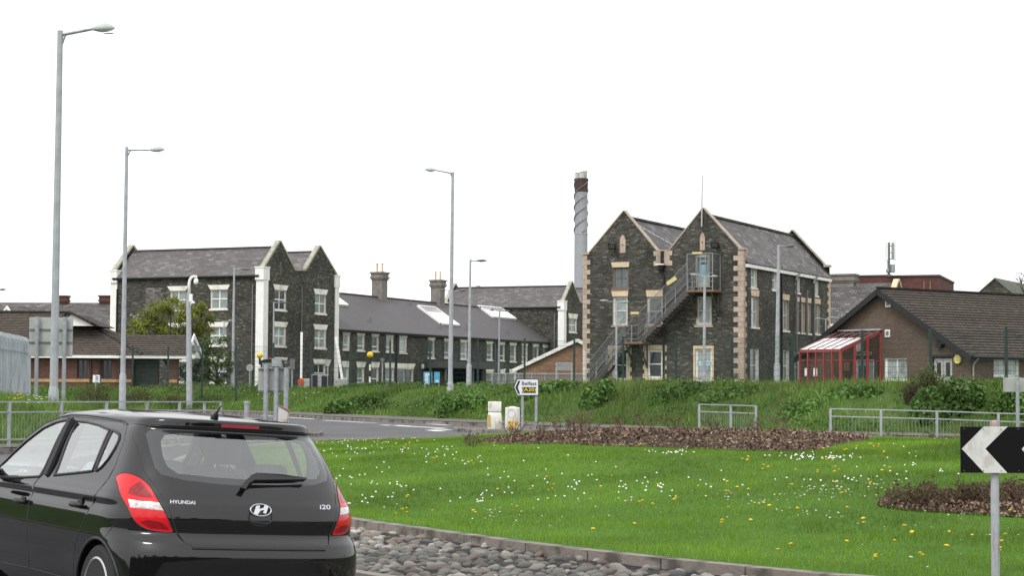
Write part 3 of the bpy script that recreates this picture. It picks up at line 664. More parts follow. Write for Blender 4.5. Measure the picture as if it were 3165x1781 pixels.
mb=MB(); mb.beam((XD-hw,y0,zr+.04),(XD-hw,yE,zr+.04),.25,.1); bD.part(mb,'ridge_tiles',SLATE_L,rfD)
mb=MB(); mb.tube([(XD+ov,y0,ze-ov*sl-.05),(XD+ov,yE,ze-ov*sl-.05)],.08,6); mb.box((XD+.02,y0,ze-.42),(XD+ov-.05,yE,ze-.2)); bD.part(mb,'gutter',GUTTER)
def roof_hit(p):
    """photo point on the near slope of the wing roof"""
    o=FC.mi@(CO-FC.o); d=FC.mi@ray(*p); # plane: z = ze - (x-XD)*sl
    t=(ze-(o.x-XD)*sl-o.z)/(d.z+d.x*sl); return o+d*t
nrm=Vector((sl,0,1)).normalized()
def skylight(P,mats):
    Q=[roof_hit(p) for p in P]
    # rectangle from the traced points: y extent and x extent
    xs_=sorted(q.x for q in Q); 
    mb=MB(); xa,xb=(xs_[0]+xs_[1])/2,(xs_[2]+xs_[3])/2; ys_=sorted(q.y for q in Q); ya,yb=(ys_[0]+ys_[1])/2,(ys_[2]+ys_[3])/2
    f=lambda x,y,d:Vector((x,y,ze-(x-XD)*sl))+nrm*d
    for (a,b_) in (((xa,ya),(xb,ya)),((xb,ya),(xb,yb)),((xb,yb),(xa,yb)),((xa,yb),(xa,ya))): mb.beam(f(*a,.1),f(*b_,.1),.16,.2,up=nrm)
    n=7
    for k in range(1,n): y=ya+(yb-ya)*k/n; mb.beam(f(xa,y,.14),f(xb,y,.14),.05,.06,up=nrm)
    s_=bD.part(mb,'skylight',PVC,rfD)
    return f,xa,xb,ya,yb
M_SKG=mat('skylight_glass',(.55,.58,.6),.05,spec=1.,metal=.6)
M_SKL=mat('white_skylight_panel',(.85,.86,.87),.25,spec=.8)
for P in ([z3(715,412),z3(838,420),z3(995,548),z3(872,545)],[z3(1162,412),z3(1330,425),z3(1425,503),z3(1258,490)],[z3(40,335),z3(108,338),z3(152,400),z3(85,397)]):
    f,xa,xb,ya,yb=skylight(P,None); sk=[o for o in COL.objects if o.name.startswith('skylight')][-1]
    xm=xa+(xb-xa)*.32
    mb=MB(); mb.poly([f(xm,ya,.13),f(xb,ya,.13),f(xb,yb,.13),f(xm,yb,.13)]); mb.build('roof_glazing',M_SKL,sk,fix=False)
    mb=MB(); mb.poly([f(xa,ya,.13),f(xm,ya,.13),f(xm,yb,.13),f(xa,yb,.13)]); mb.build('roof_glazing',PANES[2],sk,fix=False)
for p in [z3(350,522),z3(875,568),z3(1070,580),z3(1382,605),z3(1612,612),z3(652,392),z3(1170,440),z3(125,345)]:
    q=roof_hit(p); mb=MB(); mb.tube([q,q+Vector((0,0,.42))],.07,6); mb.tube([q+Vector((0,0,.42)),q+Vector((0,0,.5))],[.12,.1],6); mb.build('roof_vent',GREYPIPE,rfD)
def chimney(b,cx,cy,z0,z1,wx,wy,pots,m,parent=None):
    mb=MB(); mb.box((cx-wx/2,cy-wy/2,z0),(cx+wx/2,cy+wy/2,z1-.75)); k=.08
    mb.box((cx-wx/2-.18,cy-wy/2-.18,z0),(cx+wx/2+.18,cy+wy/2+.18,z0+.0+ (z1-z0)*.22)); 
    for i,(a,bb) in enumerate(((.75,.6),(.6,.45),(.45,.15),(.15,0))):
        kk=(k,2*k,1.0*k,2.2*k)[i]; mb.box((cx-wx/2-kk,cy-wy/2-kk,z1-a),(cx+wx/2+kk,cy+wy/2+kk,z1-bb-.003))
    c=b.part(mb,'chimney',m,parent)
    for i in range(pots):
        y=cy+(i-(pots-1)/2)*wy*.5 if wy>wx else cy; x=cx+(i-(pots-1)/2)*wx*.5 if wx>=wy else cx
        mb=MB(); mb.lathe([(.11,0),(.13,.1),(.10,.12),(.095,.75),(.12,.78),(.12,.85)],(x,y,z1),10); b.part(mb,'chimney_pot',TANL,c)
CH=mat('rendered_chimney',(.20,.185,.165),.9,var=.3,vscale=2,bump=.3)
for (xa_,xb_,yt) in ((358,478,150),(798,908,206)):
    lo,hi=0,80
    for _ in range(40):   # position along the ridge whose image x is the chimney's middle
        m_=(lo+hi)/2; p=FC.o+FC.m@Vector((XD-hw,m_,zr)); q=(p-CO)@cam_m; X=1582.5+FP*q.x/-q.z
        if X<z3((xa_+xb_)/2,0)[0]: lo=m_
        else: hi=m_
    yy=m_; dep=(FC.o+FC.m@Vector((XD-hw,yy,0))).y; wpx=(xb_-xa_)/2.4165*dep/FP
    zt=EYE+(1190-z3(0,yt)[1])/FP*dep; chimney(bD,XD-hw,yy,zr-1.2,zt,wpx*.72,wpx*.72,2,CH,rfD)
# entrance canopy, white box, downpipes
r=pxrect(FC,'x',XD,z3(757,820),z3(1180,862)); mb=MB(); fbox(mb,fD_,r[0]-.2,r[1]+.5,r[2]-.1,r[3],0.01,2.2); bD.part(mb,'entrance_canopy',mat('dark_canopy',(.06,.06,.062),.6,var=.2))
for u in (r[0]+.3,r[1]-.1,(r[0]+r[1])/2): mb=MB(); fbox(mb,fD_,u,u+.14,GR-.1,r[2]-.1,1.9,2.05); bD.part(mb,'canopy_post',GREYPIPE)
pass
q=FC.hit(z3(737,853),'x',XD); mb=MB(); fbox(mb,fD_,q.y-.2,q.y+.2,q.z-.2,q.z+.2,.005,.12); bD.part(mb,'alarm_box',WHITE)
for x in (541,1275,1700):
    q=FC.hit(z3(x,640),'x',XD); mb=MB(); mb.tube([(XD+.1,q.y,0),(XD+.1,q.y,ze-.3)],.06,6); bD.part(mb,'downpipe',GREYPIPE if x!=541 else GUTTER)

# ---------------------------------------------------------------- right block H
TH=R(27.5); FH=Frame(2298,118,TH)
bH=Bld('stone_hospital_block','tall dark stone block with tan quoins, twin gables and an outside staircase on its front',FH)
hy=lambda p:(lambda q:(q.x,q.z))(FH.hit(p,'y',0))
P=[hy(z4(*p)) for p in [(108,575),(145,572),(360,306),(565,556),(640,556),(852,290),(1078,547),(1106,547)]]
WL=P[0][0]; zk=P[7][1]
DH=FH.hit(z4(1640,720),'x',0).y; zeH=FH.hit(z4(1112,628),'x',0).z
def sym(a,b): return (a+b)/2
aL=(P[2][0],P[2][1]); aR=(P[5][0],P[5][1]); V0,V1=P[3],P[4]
out=[(WL,0),(0,0),(0,zk),(P[6][0],zk),aR,V1,V0,aL,(P[1][0],P[1][1]),(WL,P[1][1])]
fF=facefn('y',0,-1); fS=facefn('x',0,1); fB=facefn('y',DH,1); fW=facefn('x',WL,-1)
holF=[];holS=[]
def rr(ax,a,b): return pxrect(FH,ax,0,z4(*a),z4(*b))
def lint(q): return (q[0],q[1],q[2],q[3])
r=rr('y',(290,657),(388,790)); l=rr('y',(280,625),(393,657)); holF.append(window(bH,fF,r,'grid',frame=mat('brown_frame',(.15,.125,.115),.7),pane=PANES[2],sill=.12,sillmat=RUST,lintel=(l[0],l[1],r[3],l[3]),lmat=TANL,reveal=TAN,fw=.12))
for a,b_,la,lb,pn in [((290,838),(382,1020),(280,800),(388,838),PANES[1]),((503,840),(600,1022),(497,800),(602,840),PANES[2])]:
    r=rr('y',a,b_); l=rr('y',la,lb); holF.append(window(bH,fF,r,'sash',frame=PVC_OLD,pane=pn,sill=.1,sillmat=TAN,lintel=(l[0],l[1],r[3],l[3]),lmat=TANL,reveal=PVC_OLD,fw=.14))
r=rr('y',(808,838),(905,1018)); holF.append(window(bH,fF,r,'sash',frame=PVC_OLD,pane=PANES[1],sill=.14,sillmat=TAN,reveal=PVC_OLD,fw=.17))
def surround(r,m,name='stone_surround'):
    u0,u1,z0,z1=r; mb=MB(); fbox(mb,fF,u0-.3,u1+.3,z1,z1+.3,-.05,.03); k=0; z=z0
    while z<z1-.05:
        h=min(.3,z1-z); e=.3 if k%2==0 else .17; fbox(mb,fF,u0-e,u0,z,z+h,-.05,.03); fbox(mb,fF,u1,u1+e,z,z+h,-.05,.03); z+=h; k+=1
    return bH.part(mb,name,m)
for a,b_,pn in [((285,1172),(383,1362),PANES[0]),((503,1170),(600,1350),PANES[0])]:
    r=rr('y',a,b_); holF.append(window(bH,fF,r,'sash',frame=PVC,pane=pn,sill=.12,sillmat=TANL,reveal=CREAM,fw=.16)); surround(r,TANL)
r=rr('y',(805,1165),(905,1372)); holF.append(window(bH,fF,r,'sash',frame=PVC,pane=PANES[3],reveal=CREAM,fw=.12)); ud=r
u0,u1,z0,z1=r; mb=MB(); fbox(mb,fF,u0-.16,u0,z0,z1+.2,-.05,.04); fbox(mb,fF,u1,u1+.16,z0,z1+.2,-.05,.04); fbox(mb,fF,u0,u1,z1,z1+.2,-.05,.04); bH.part(mb,'stone_surround',TANL)
def text(s,size,mt,M,parent,name='lettering',ext=.004,bold=0.,space=1.,align='CENTER',shear=0):
    cu=bpy.data.curves.new(name,'FONT'); cu.body=s; cu.size=size; cu.extrude=ext; cu.offset=bold; cu.space_character=space; cu.align_x=align; cu.align_y='CENTER'; cu.shear=shear
    o=bpy.data.objects.new(name,cu); COL.objects.link(o); dg=bpy.context.evaluated_depsgraph_get(); me=bpy.data.meshes.new_from_object(o.evaluated_get(dg)); bpy.data.objects.remove(o)
    me.materials.clear(); me.materials.append(mt); o=bpy.data.objects.new(name,me); COL.objects.link(o); o.matrix_local=M
    if parent: o.parent=parent; 
    return o
def faceM(fn,u,z,d):
    o=fn(u,z,d); X=(fn(u+1,z,d)-o); N=(fn(u,z,d+1)-o); Y=N.cross(X)
    if Y.z<0: X=-X; Y=N.cross(X)
    M=Matrix((X,Y,N)).transposed().to_4x4(); M.translation=o; return M
text('Daisy',.5,mat('sign_blue_text',(.16,.38,.48),.5),faceM(fF,(u0+u1)/2,z0+(z1-z0)*.585,-.11),bH.e,'window_lettering',bold=.008,shear=.3)
mb=MB(); fbox(mb,fF,u0+.13,u1-.13,z0+(z1-z0)*.52,z0+(z1-z0)*.66,-.175,-.13); bH.part(mb,'window_banner',mat('pale_banner',(.62,.68,.7),.5))
# door with fire exit
r=rr('y',(815,592),(887,783)); dr=r; u0,u1,z0,z1=r; holF.append(rect(*r)); mb=MB(); fbox(mb,fF,u0+.06,u1-.06,z0,z1-.06,-.16,-.1); dO=bH.part(mb,'door',mat('pale_blue_door',(.22,.39,.42),.5,var=.12,vscale=2),label='pale blue fire door at the head of the staircase')
mb=MB(); fbox(mb,fF,(u0+u1)/2-.26,(u0+u1)/2+.26,z0+1.55,z1-.35,-.099,-.09); bH.part(mb,'door_glass',PANES[0],dO)
mb=MB(); fbox(mb,fF,(u0+u1)/2-.5,(u0+u1)/2+.5,z0+.02,z0+.35,-.099,-.085); bH.part(mb,'kick_plate',mat('grey_plate',(.45,.43,.41),.5),dO)
mb=MB(); fbox(mb,fF,u0-.1,u0+.05,z0,z1,-.2,.05); fbox(mb,fF,u1-.05,u1+.1,z0,z1,-.2,.05); fbox(mb,fF,u0-.1,u1+.1,z1-.05,z1+.12,-.2,.05); bH.part(mb,'door_frame',mat('grey_frame',(.3,.3,.29),.6),dO)
# side windows
SW=[((1150,655),(1187,785),None,'sash'),((1282,675),(1312,798),None,'sash'),((1425,705),(1453,815),None,'sash'),((1543,722),(1568,835),None,'sash'),
 ((1152,838),(1197,1030),(800,),'sash'),((1343,862),(1386,1052),(826,),'sash'),((1427,872),(1448,1062),(842,),'none'),((1464,877),(1486,1066),(846,),'none'),((1500,880),(1522,1070),(850,),'none'),((1541,885),(1580,1072),(853,),'sash'),
 ((1145,1165),(1197,1372),None,'sash'),((1337,1172),(1387,1372),None,'sash'),((1422,1184),(1447,1372),None,'sash')]
for i,(a,b_,lt,st) in enumerate(SW):
    r=rr('x',a,b_); u0,u1,z0,z1=r; L_=None
    if lt: zt=FH.hit(z4((a[0]+b_[0])/2,lt[0]),'x',0).z; L_=(u0-.12,u1+.12,z1,zt)
    holS.append(window(bH,fS,r,st,frame=PVC if i<4 or i>9 else PVC_OLD,pane=PANES[(3,1,2,1)[i%4]],sill=.12,sillmat=CREAM,lintel=L_,lmat=TANL,reveal=TAN if 4<=i<10 else CREAM,fw=.11 if st!='none' else .2,rec=.16))
mb=MB(); mb.sheet(out,holF,lambda u,z:fF(u,z)); mb.sheet(rect(0,DH,0,zeH),holS,lambda u,z:fS(u,z)); mb.sheet(out,[],lambda u,z:fB(u,z)); mb.sheet(rect(0,DH,0,zeH),[],lambda u,z:fW(u,z))
bH.part(mb,'wall',ST_DARK,fix=False)
xv=(V0[0]+V1[0])/2
for (ap,xa,za,xb,zb) in ((aL,WL-.25,zeH,xv,V0[1]-.35),(aR,xv,V1[1]-.35,.28,zeH-.02)):
    zr_=ap[1]-.42; mb=MB(); slab(mb,[(xa,.3,za),(xa,DH-.3,za),(ap[0],DH-.3,zr_),(ap[0],.3,zr_)]); slab(mb,[(xb,.3,zb),(xb,DH-.3,zb),(ap[0],DH-.3,zr_),(ap[0],.3,zr_)])
    rf=bH.part(mb,'roof',SLATE_R); mb=MB(); mb.beam((ap[0],.3,zr_+.05),(ap[0],DH-.3,zr_+.05),.28,.13); bH.part(mb,'ridge_tiles',SLATE_R,rf)
    if ap is aL:
        mb=MB(); sx=(xv-ap[0]); 
        for k in range(9):
            t=.16+.055*k; y=1.0+.42*k; f=lambda tt,yy,d=.01:Vector((ap[0]+sx*tt,yy,zr_+(zb-zr_)*tt+d+.01))
            mb.poly([f(t,y),f(t,y+.45),f(t+.075,y+.8),f(t+.075,y+.35)])
        bH.part(mb,'slate_repair',mat('pale_repair',(.3,.31,.34),.5),rf,fix=False)
for fn in (fF,fB):
    mb=MB(); coping(mb,[(P[1][0]-.05,P[1][1]),aL],fn,-.36,.05,.085); coping(mb,[aL,V0,V1,aR],fn,-.36,.05,.085); coping(mb,[aR,(P[6][0]+.1,P[6][1])],fn,-.36,.05,.085); 
    for x0_,x1_ in ((WL-.1,P[1][0]),(P[6][0]-.05,.12)): fbox(mb,fn,x0_,x1_,zk-.02,zk+.14,-.5,.1)
    bH.part(mb,'gable_coping',TAN if fn is fF else COPE)
# eaves: white fascia along the side
mb=MB(); mb.box((.03,.3,zeH-.3),(.22,DH-.2,zeH-.08)); bH.part(mb,'gutter',WHITE)
mb=MB(); mb.box((WL-.2,.3,zeH-.3),(WL-.03,DH-.2,zeH-.08)); bH.part(mb,'gutter',WHITE)
# quoins
def quoins(x,y,sx,sy,z0,z1,lx=.62,ly=.62,m=TAN,hh=.31,only=None):
    mb=MB(); k=0; z=z0
    while z<z1-.1:
        a,b_=(lx,ly*.55) if k%2==0 else (lx*.55,ly)
        e=.035
        mb.box((x+sx*e,y+sy*e,z+.008),(x-sx*a,y-sy*.03 if only=='f' else y-sy*b_,min(z+hh,z1)-.008)); z+=hh; k+=1
    return bH.part(mb,'quoins',m)
TANP=mat('weathered_quoin',(.44,.345,.275),.85,var=.38,vscale=1.1,bump=.2)
quoins(0,0,1,-1,GR-.2,zk,.68,.55,TANP,.34); quoins(WL,0,-1,-1,GR-.2,P[1][1],.52,.45,TANP,.34); quoins(0,DH,1,1,GR,zk-.8,.5,.62,TANL)
mb=MB(); 
for k in range(3):
    z=V0[1]-k*.34; a=.14 if k%2==0 else -.04; fbox(mb,fF,V0[0]-a-.1,xv-.11,z-.33,z-.0,-.02,.035); fbox(mb,fF,xv+.11,V1[0]+a+.1,z-.33,z-.0,-.02,.035)
bH.part(mb,'quoins',TANP)
# blind lancets
for a,b_ in (((335,455),(370,568)),((833,440),(864,552))):
    r=rr('y',a,b_); u0,u1,z0,z1=r; um=(u0+u1)/2; mb=MB(); mb.prism([(u0,z0),(u1,z0),(u1,z1-.35),(u1-.08,z1-.12),(um,z1),(u0+.08,z1-.12),(u0,z1-.35)],fF,-.02,.04); bH.part(mb,'blind_lancet',TANP)
    mb=MB(); mb.tube([fF(um,z0+.55,.04),fF(um,z0+.55,.06)],.05,6); bH.part(mb,'putlog_hole',BLACK)
# floodlights on brackets
for a in ((304,530),(943,522)):
    q=FH.hit(z4(*a),'y',0); mb=MB(); c=fF(q.x,q.z,.45)
    mb.prism([(-.27,-.2),(.27,-.2),(.25,.17),(-.25,.17)],lambda u,v,d:c+Vector((u,-d,v))+Vector((0,-v*.5,0)),-.12,.12)
    mb.beam(fF(q.x,q.z-.15,0),c,.08,.08); mb.beam(fF(q.x-.3,q.z,0),fF(q.x-.3,q.z,.4),.05,.05); fl=bH.part(mb,'floodlight',BLACK)
    mb=MB(); mb.prism([(-.21,-.13),(.21,-.13),(.2,.12),(-.2,.12)],lambda u,v,d:c+Vector((u,-d,v))+Vector((0,-v*.5,0)),.12,.135); bH.part(mb,'floodlight_glass',PANES[2],fl)
# black hopper + downpipe in the valley
pp=[FH.hit(z4(*a),'y',0) for a in ((596,560),(597,645),(600,690),(612,715),(610,1375))]
mb=MB(); pts=[fF(p.x,p.z,.14) for p in pp]; mb.tube([pts[0],pts[1]],.06,6); mb.tube(pts[1:],[.1,.1,.075,.075],6); mb.tube([pts[1]+Vector((0,0,.1)),pts[1]-Vector((0,0,.25)),pts[2]],[.24,.2,.1],8); bH.part(mb,'downpipe',BLACK)
pb=fF(pp[1].x,pp[1].z+.05,.3); mb=MB(); mb.box(pb-Vector((.3,.2,.05)),pb+Vector((.3,.2,.03))); bH.part(mb,'hopper_rim',CREAM)
# roof-edge flagpole
q=FH.hit(z4(848,405),'y',0); q2=FH.hit(z4(852,86),'y',0); mb=MB(); mb.tube([fF(q.x,q.z,.15),fF(q2.x,q2.z,.15)],[.06,.035],6); bH.part(mb,'flagpole',mat('pale_pole',(.42,.4,.38),.6))
# side pipes
for px_,ya,yb,mt in ((1421,700,1372,GREYPIPE),(1532,725,1180,GREYPIPE),(1330,655,1372,BLACK),(1487,800,1085,GREYPIPE),(1402,1075,1372,GREYPIPE)):
    q=FH.hit(z4(px_,ya),'x',0); q2=FH.hit(z4(px_,yb),'x',0); mb=MB(); mb.tube([(.14,q.y,q2.z),(.14,q.y,q.z)],.07,6)
    bH.part(mb,'downpipe',mt)
for px_,yt,yl in ((1455,640,700),(1563,640,722)):
    q=FH.hit(z4(px_,yl),'x',0.3); qt=FH.hit(z4(px_,yt),'x',.3); mb=MB(); mb.tube([(.3,q.y-.9,q.z-.5),(.3,q.y-.55,q.z-.12),(.3,q.y,q.z),(.3,q.y,qt.z)],.07,6); bH.part(mb,'vent_pipe',GREYPIPE)

# ---------------------------------------------------------------- fire escape
STR=mat('stair_rail_grey',(.26,.27,.275),.6,metal=.1,var=.2,vscale=5)
YS=1.35  # depth of the stair in front of the wall
FE_=thing('fire_escape','grey steel fire escape climbing the tall stone block to a pale blue door','fire escape',FH.o,-TH)
def sp(x,y,d=YS): q=FH.hit(z4(x,y),'y',-d); return Vector((q.x,-d,q.z))
bot=sp(140,1345); land0=sp(368,1122); land1=sp(448,1120); plat0=sp(758,800); plat1=sp(916,800)
Zb=lambda p,z:Vector((p.x,p.y,z))
bot.z=min(bot.z,GR+.15)
LD=land0.z; PL=plat0.z; land1.z=LD; plat1.z=PL
def flight(a,b):
    mb=MB()
    for d in (.18,YS):
        mb.beam(Vector((a.x,-d,a.z-.12)),Vector((b.x,-d,b.z-.12)),.05,.18)
    mb.build('stringer',ST_STEEL,FE_)
    n=max(3,int((b.z-a.z)/.19)); mb=MB()
    for k in range(1,n):
        t=k/n; x=a.x+(b.x-a.x)*t; z=a.z+(b.z-a.z)*t; mb.box((x-.13,-YS+.04,z-.03),(x+.13,-.2,z)); 
    mb.build('treads',ST_STEEL,FE_)
flight(bot,land0); flight(land1,plat0)
def deck(x0,x1,z,d0=0,d1=YS+.1):
    mb=MB(); mb.box((x0,-d1,z-.14),(x1,-d0,z)); mb.build('landing',RUST,FE_)
    mb=MB()
    for x in (x0+.15,x1-.25): mb.beam((x,-d1+.1,z-.12),(x,-.05,z-1.7),.09,.09); mb.beam((x,-.05,z-.1),(x,-.05,z-1.75),.08,.08)
    mb.build('bracket',ST_STEEL,FE_)
deck(land0.x-.1,land1.x+.35,LD); deck(plat0.x-.05,plat1.x+.1,PL,0,YS+.2)
def rail(a,b,y,posts,top=1.1,thick=.04):
    mb=MB()
    for h in (top,top*.5,.18): mb.tube([Vector((a.x,y,a.z+h)),Vector((b.x,y,b.z+h))],.016 if h!=top else .022,5)
    for t in posts: x=a.x+(b.x-a.x)*t; z=a.z+(b.z-a.z)*t; mb.beam((x,y,z-.1),(x,y,z+top+.02),thick,thick)
    mb.build('handrail',STR,FE_)
rail(bot,land0,-YS,[0,.22,.5,.78,1]); rail(land1,plat0,-YS,[0,.18,.36,.55,.75,1]); rail(land0,land1,-YS,[.0,.5,1]); rail(plat0,plat1,-YS-.15,[0,.2,.45,1],1.1)
for a,b_ in ((bot,land0),(land1,plat0)): rail(a,b_,-.22,[0,1])
# wire mesh guard panels
def mat_mesh(name,col,sc,cover):
    m=bpy.data.materials.new(name); m.use_nodes=True; t=m.node_tree; b=t.nodes['Principled BSDF']; b.inputs['Base Color'].default_value=(*col,1); b.inputs['Roughness'].default_value=.6
    uv=t.nodes.new('ShaderNodeUVMap'); br=t.nodes.new('ShaderNodeTexBrick'); lnk(t,uv.outputs[0],br.inputs['Vector']); br.offset=0; br.inputs['Scale'].default_value=1
    br.inputs['Brick Width'].default_value=sc; br.inputs['Row Height'].default_value=sc; br.inputs['Mortar Size'].default_value=cover; br.inputs['Mortar Smooth'].default_value=0
    a=t.nodes.new('ShaderNodeBsdfTransparent'); x=t.nodes.new('ShaderNodeMixShader'); lnk(t,br.outputs['Fac'],x.inputs[0]); lnk(t,a.outputs[0],x.inputs[1]); lnk(t,b.outputs[0],x.inputs[2]); lnk(t,x.outputs[0],t.nodes['Material Output'].inputs['Surface'])
    MATS[name]=m; return m
M_WIRE=mat_mesh('wire_mesh',(.10,.10,.105),.05,.0045)
def meshpanel(a,b,y,h0,h1,name='mesh_guard'):
    mb=MB(); mb.poly([Vector((a.x,y,a.z+h0)),Vector((b.x,y,b.z+h0)),Vector((b.x,y,b.z+h1)),Vector((a.x,y,a.z+h1))]); mb.build(name,M_WIRE,FE_,fix=False)
    mb=MB(); mb.tube([Vector((a.x,y,a.z+h1)),Vector((b.x,y,b.z+h1))],.02,5); mb.tube([Vector((a.x,y,a.z+h0)),Vector((b.x,y,b.z+h0))],.015,5); mb.build('guard_rail',STR,FE_)
meshpanel(bot,land0,-YS-.03,.7,1.75); meshpanel(land1,plat0,-YS-.03,.75,1.9); meshpanel(bot,land0,-.2,.2,1.6); meshpanel(land1,plat0,-.2,.2,1.8)
cg=[plat0.x,plat1.x]; hgt=4.75
zt=sp(755,575).z
mb=MB()
for x in (plat0.x,plat0.x+.95,dr[1]+.35,plat1.x):
    mb.beam((x,-YS-.15,PL),(x,-YS-.15,zt),.05,.05)
mb.beam((plat0.x,-YS-.15,zt),(plat1.x,-YS-.15,zt),.05,.05); mb.beam((plat0.x,-YS-.15,zt),(plat0.x,-.05,zt),.05,.05); mb.beam((plat1.x,-YS-.15,zt),(plat1.x,-.05,zt),.05,.05); mb.beam((plat1.x,-.1,PL),(plat1.x,-.1,zt),.05,.05)
mb.build('cage_frame',STR,FE_)
M_WIRE2=mat_mesh('dense_wire_mesh',(.08,.08,.085),.05,.0065)
for x0_,x1_ in ((plat0.x,plat0.x+.95),(dr[1]+.35,plat1.x)):
    mb=MB(); mb.poly([Vector((x0_,-YS-.14,PL+1.1)),Vector((x1_,-YS-.14,PL+1.1)),Vector((x1_,-YS-.14,zt)),Vector((x0_,-YS-.14,zt))]); mb.build('cage_mesh',M_WIRE2,FE_,fix=False)
mb=MB(); mb.poly([Vector((plat1.x,-YS-.14,PL+.2)),Vector((plat1.x,-.1,PL+.2)),Vector((plat1.x,-.1,zt)),Vector((plat1.x,-YS-.14,zt))]); mb.build('cage_mesh',M_WIRE2,FE_,fix=False)
q=sp(655,742,YS+.08); mb=MB(); mb.beam(q-Vector((.33,0,.2)),q+Vector((.33,0,.2)),.02,.26); mb.build('step_notice',mat('yellow_notice',(.6,.52,.25),.6),FE_)
q=sp(427,942,YS+.08); mb=MB(); mb.box(q-Vector((.3,.01,.08)),q+Vector((.3,.01,.08))); mb.build('step_notice',MATS['yellow_notice'],FE_)
q=sp(815,568,YS+.2); mb=MB(); mb.box(q-Vector((.35,.01,.07)),q+Vector((.35,.01,.07))); mb.build('step_notice',MATS['yellow_notice'],FE_)
# ================================================================== OTHER BUILDINGS
def simple_gable(name,label,fr,L,D,ze,zr,walls,roofm,y_front=0,over=.35,verge=.3,parts=True,ridge_axis='x',cat='building',fascia=None,bargeb=None,base=0):
    """box with a gabled roof. ridge along x ('x': gables on x ends) or along y. extents x in [-L,0], y in [0,D]"""
    b=Bld(name,label,fr,cat); mb=MB()
    if ridge_axis=='x':
        mb.sheet(rect(-L,0,base,ze),[],lambda u,z:Vector((u,0,z))); mb.sheet(rect(-L,0,base,ze),[],lambda u,z:Vector((u,D,z)))
        for x in (-L,0): mb.sheet([(0,base),(D,base),(D,ze),(D/2,zr),(0,ze)],[],lambda u,z:Vector((x,u,z)))
        b.part(mb,'wall',walls,fix=False); s=(zr-ze)/(D/2); o=over
        mb=MB(); slab(mb,[(-L-verge,-o,ze-o*s),(verge,-o,ze-o*s),(verge,D/2,zr),(-L-verge,D/2,zr)],.12); slab(mb,[(-L-verge,D+o,ze-o*s),(verge,D+o,ze-o*s),(verge,D/2,zr),(-L-verge,D/2,zr)],.12)
    else:
        mb.sheet(rect(0,D,base,ze),[],lambda u,z:Vector((0,u,z))); mb.sheet(rect(0,D,base,ze),[],lambda u,z:Vector((-L,u,z)))
        for y in (0,D): mb.sheet([(-L,base),(0,base),(0,ze),(-L/2,zr),(-L,ze)],[],lambda u,z:Vector((u,y,z)))
        b.part(mb,'wall',walls,fix=False); s=(zr-ze)/(L/2); o=over
        mb=MB(); slab(mb,[(o,-verge,ze-o*s),(o,D+verge,ze-o*s),(-L/2,D+verge,zr),(-L/2,-verge,zr)],.12); slab(mb,[(-L-o,-verge,ze-o*s),(-L-o,D+verge,ze-o*s),(-L/2,D+verge,zr),(-L/2,-verge,zr)],.12)
    mb2=MB(); 
    for v in mb.v: mb2.v.append((v[0],v[1],v[2]+.1))
    mb2.f=mb.f; b.roof=b.part(mb2,'roof',roofm); b.s=s
    return b
# ---- K : brown brick clinic on the right
TK=R(90-54)   # ridge direction 54 deg from the view axis
def frK(): 
    f=Frame(3001,108,0); f.th=-(pi/2-R(54)-pi/2)  # placeholder, replaced below
    return f
# local frame with x along the gable (rightwards) and y inwards along the ridge
FK=Frame(3001,108,R(-0)); ang=R(35); FK.th=ang-0  # gable dir recedes to the left by 'ang'
FK.th=R(55); FK.m=Matrix.Rotation(-FK.th,3,'Z'); FK.mi=FK.m.transposed()
# with th=55deg: local x=(cos55,-sin55): heading right and towards the camera; local y=(sin55,cos55): the ridge
wk=14.4
zeK=FK.hit(z5(1235,872),'y',0).z; q=FK.hit(z5(622,440),'y',0); zrK=q.z; xr=q.x
LK=-2*xr
bK=Bld('brick_clinic','low brown-brick building with brown tiled roof and black bargeboards, beside the tall stone block',FK)
DK=26; fK=facefn('y',0,-1); fKs=facefn('x',0,1); holK=[]; holKs=[]
r=pxrect(FK,'y',0,z5(636,908),z5(788,1062)); holK.append(window(bK,fK,r,'two',pane=PANES[3],fw=.09,sill=.08,reveal=WHITE))
# double door right of the bush
r=pxrect(FK,'y',0,z5(966,905),z5(1100,1060)); r=(r[0],r[1],GR,r[3]); holK.append(rect(*r)); u0,u1,z0,z1=r; mb=MB()
for a,b_ in ((u0+.04,(u0+u1)/2-.015),((u0+u1)/2+.015,u1-.04)):
    fbox(mb,fK,a,b_,z0,z1-.05,-.16,-.1)
ddr=bK.part(mb,'door',mat('pale_grey_door',(.42,.4,.38),.5,var=.1))
for a,b_ in ((u0+.25,(u0+u1)/2-.2),((u0+u1)/2+.2,u1-.25)):
    mb=MB(); fbox(mb,fK,a,b_,z0+1.0,z1-.3,-.099,-.09); bK.part(mb,'door_glass',PANES[0],ddr)
mb=MB(); fbox(mb,fK,u0-.12,u1+.12,z1,z1+.14,-.05,.03); bK.part(mb,'door_lintel',BLACK,ddr)
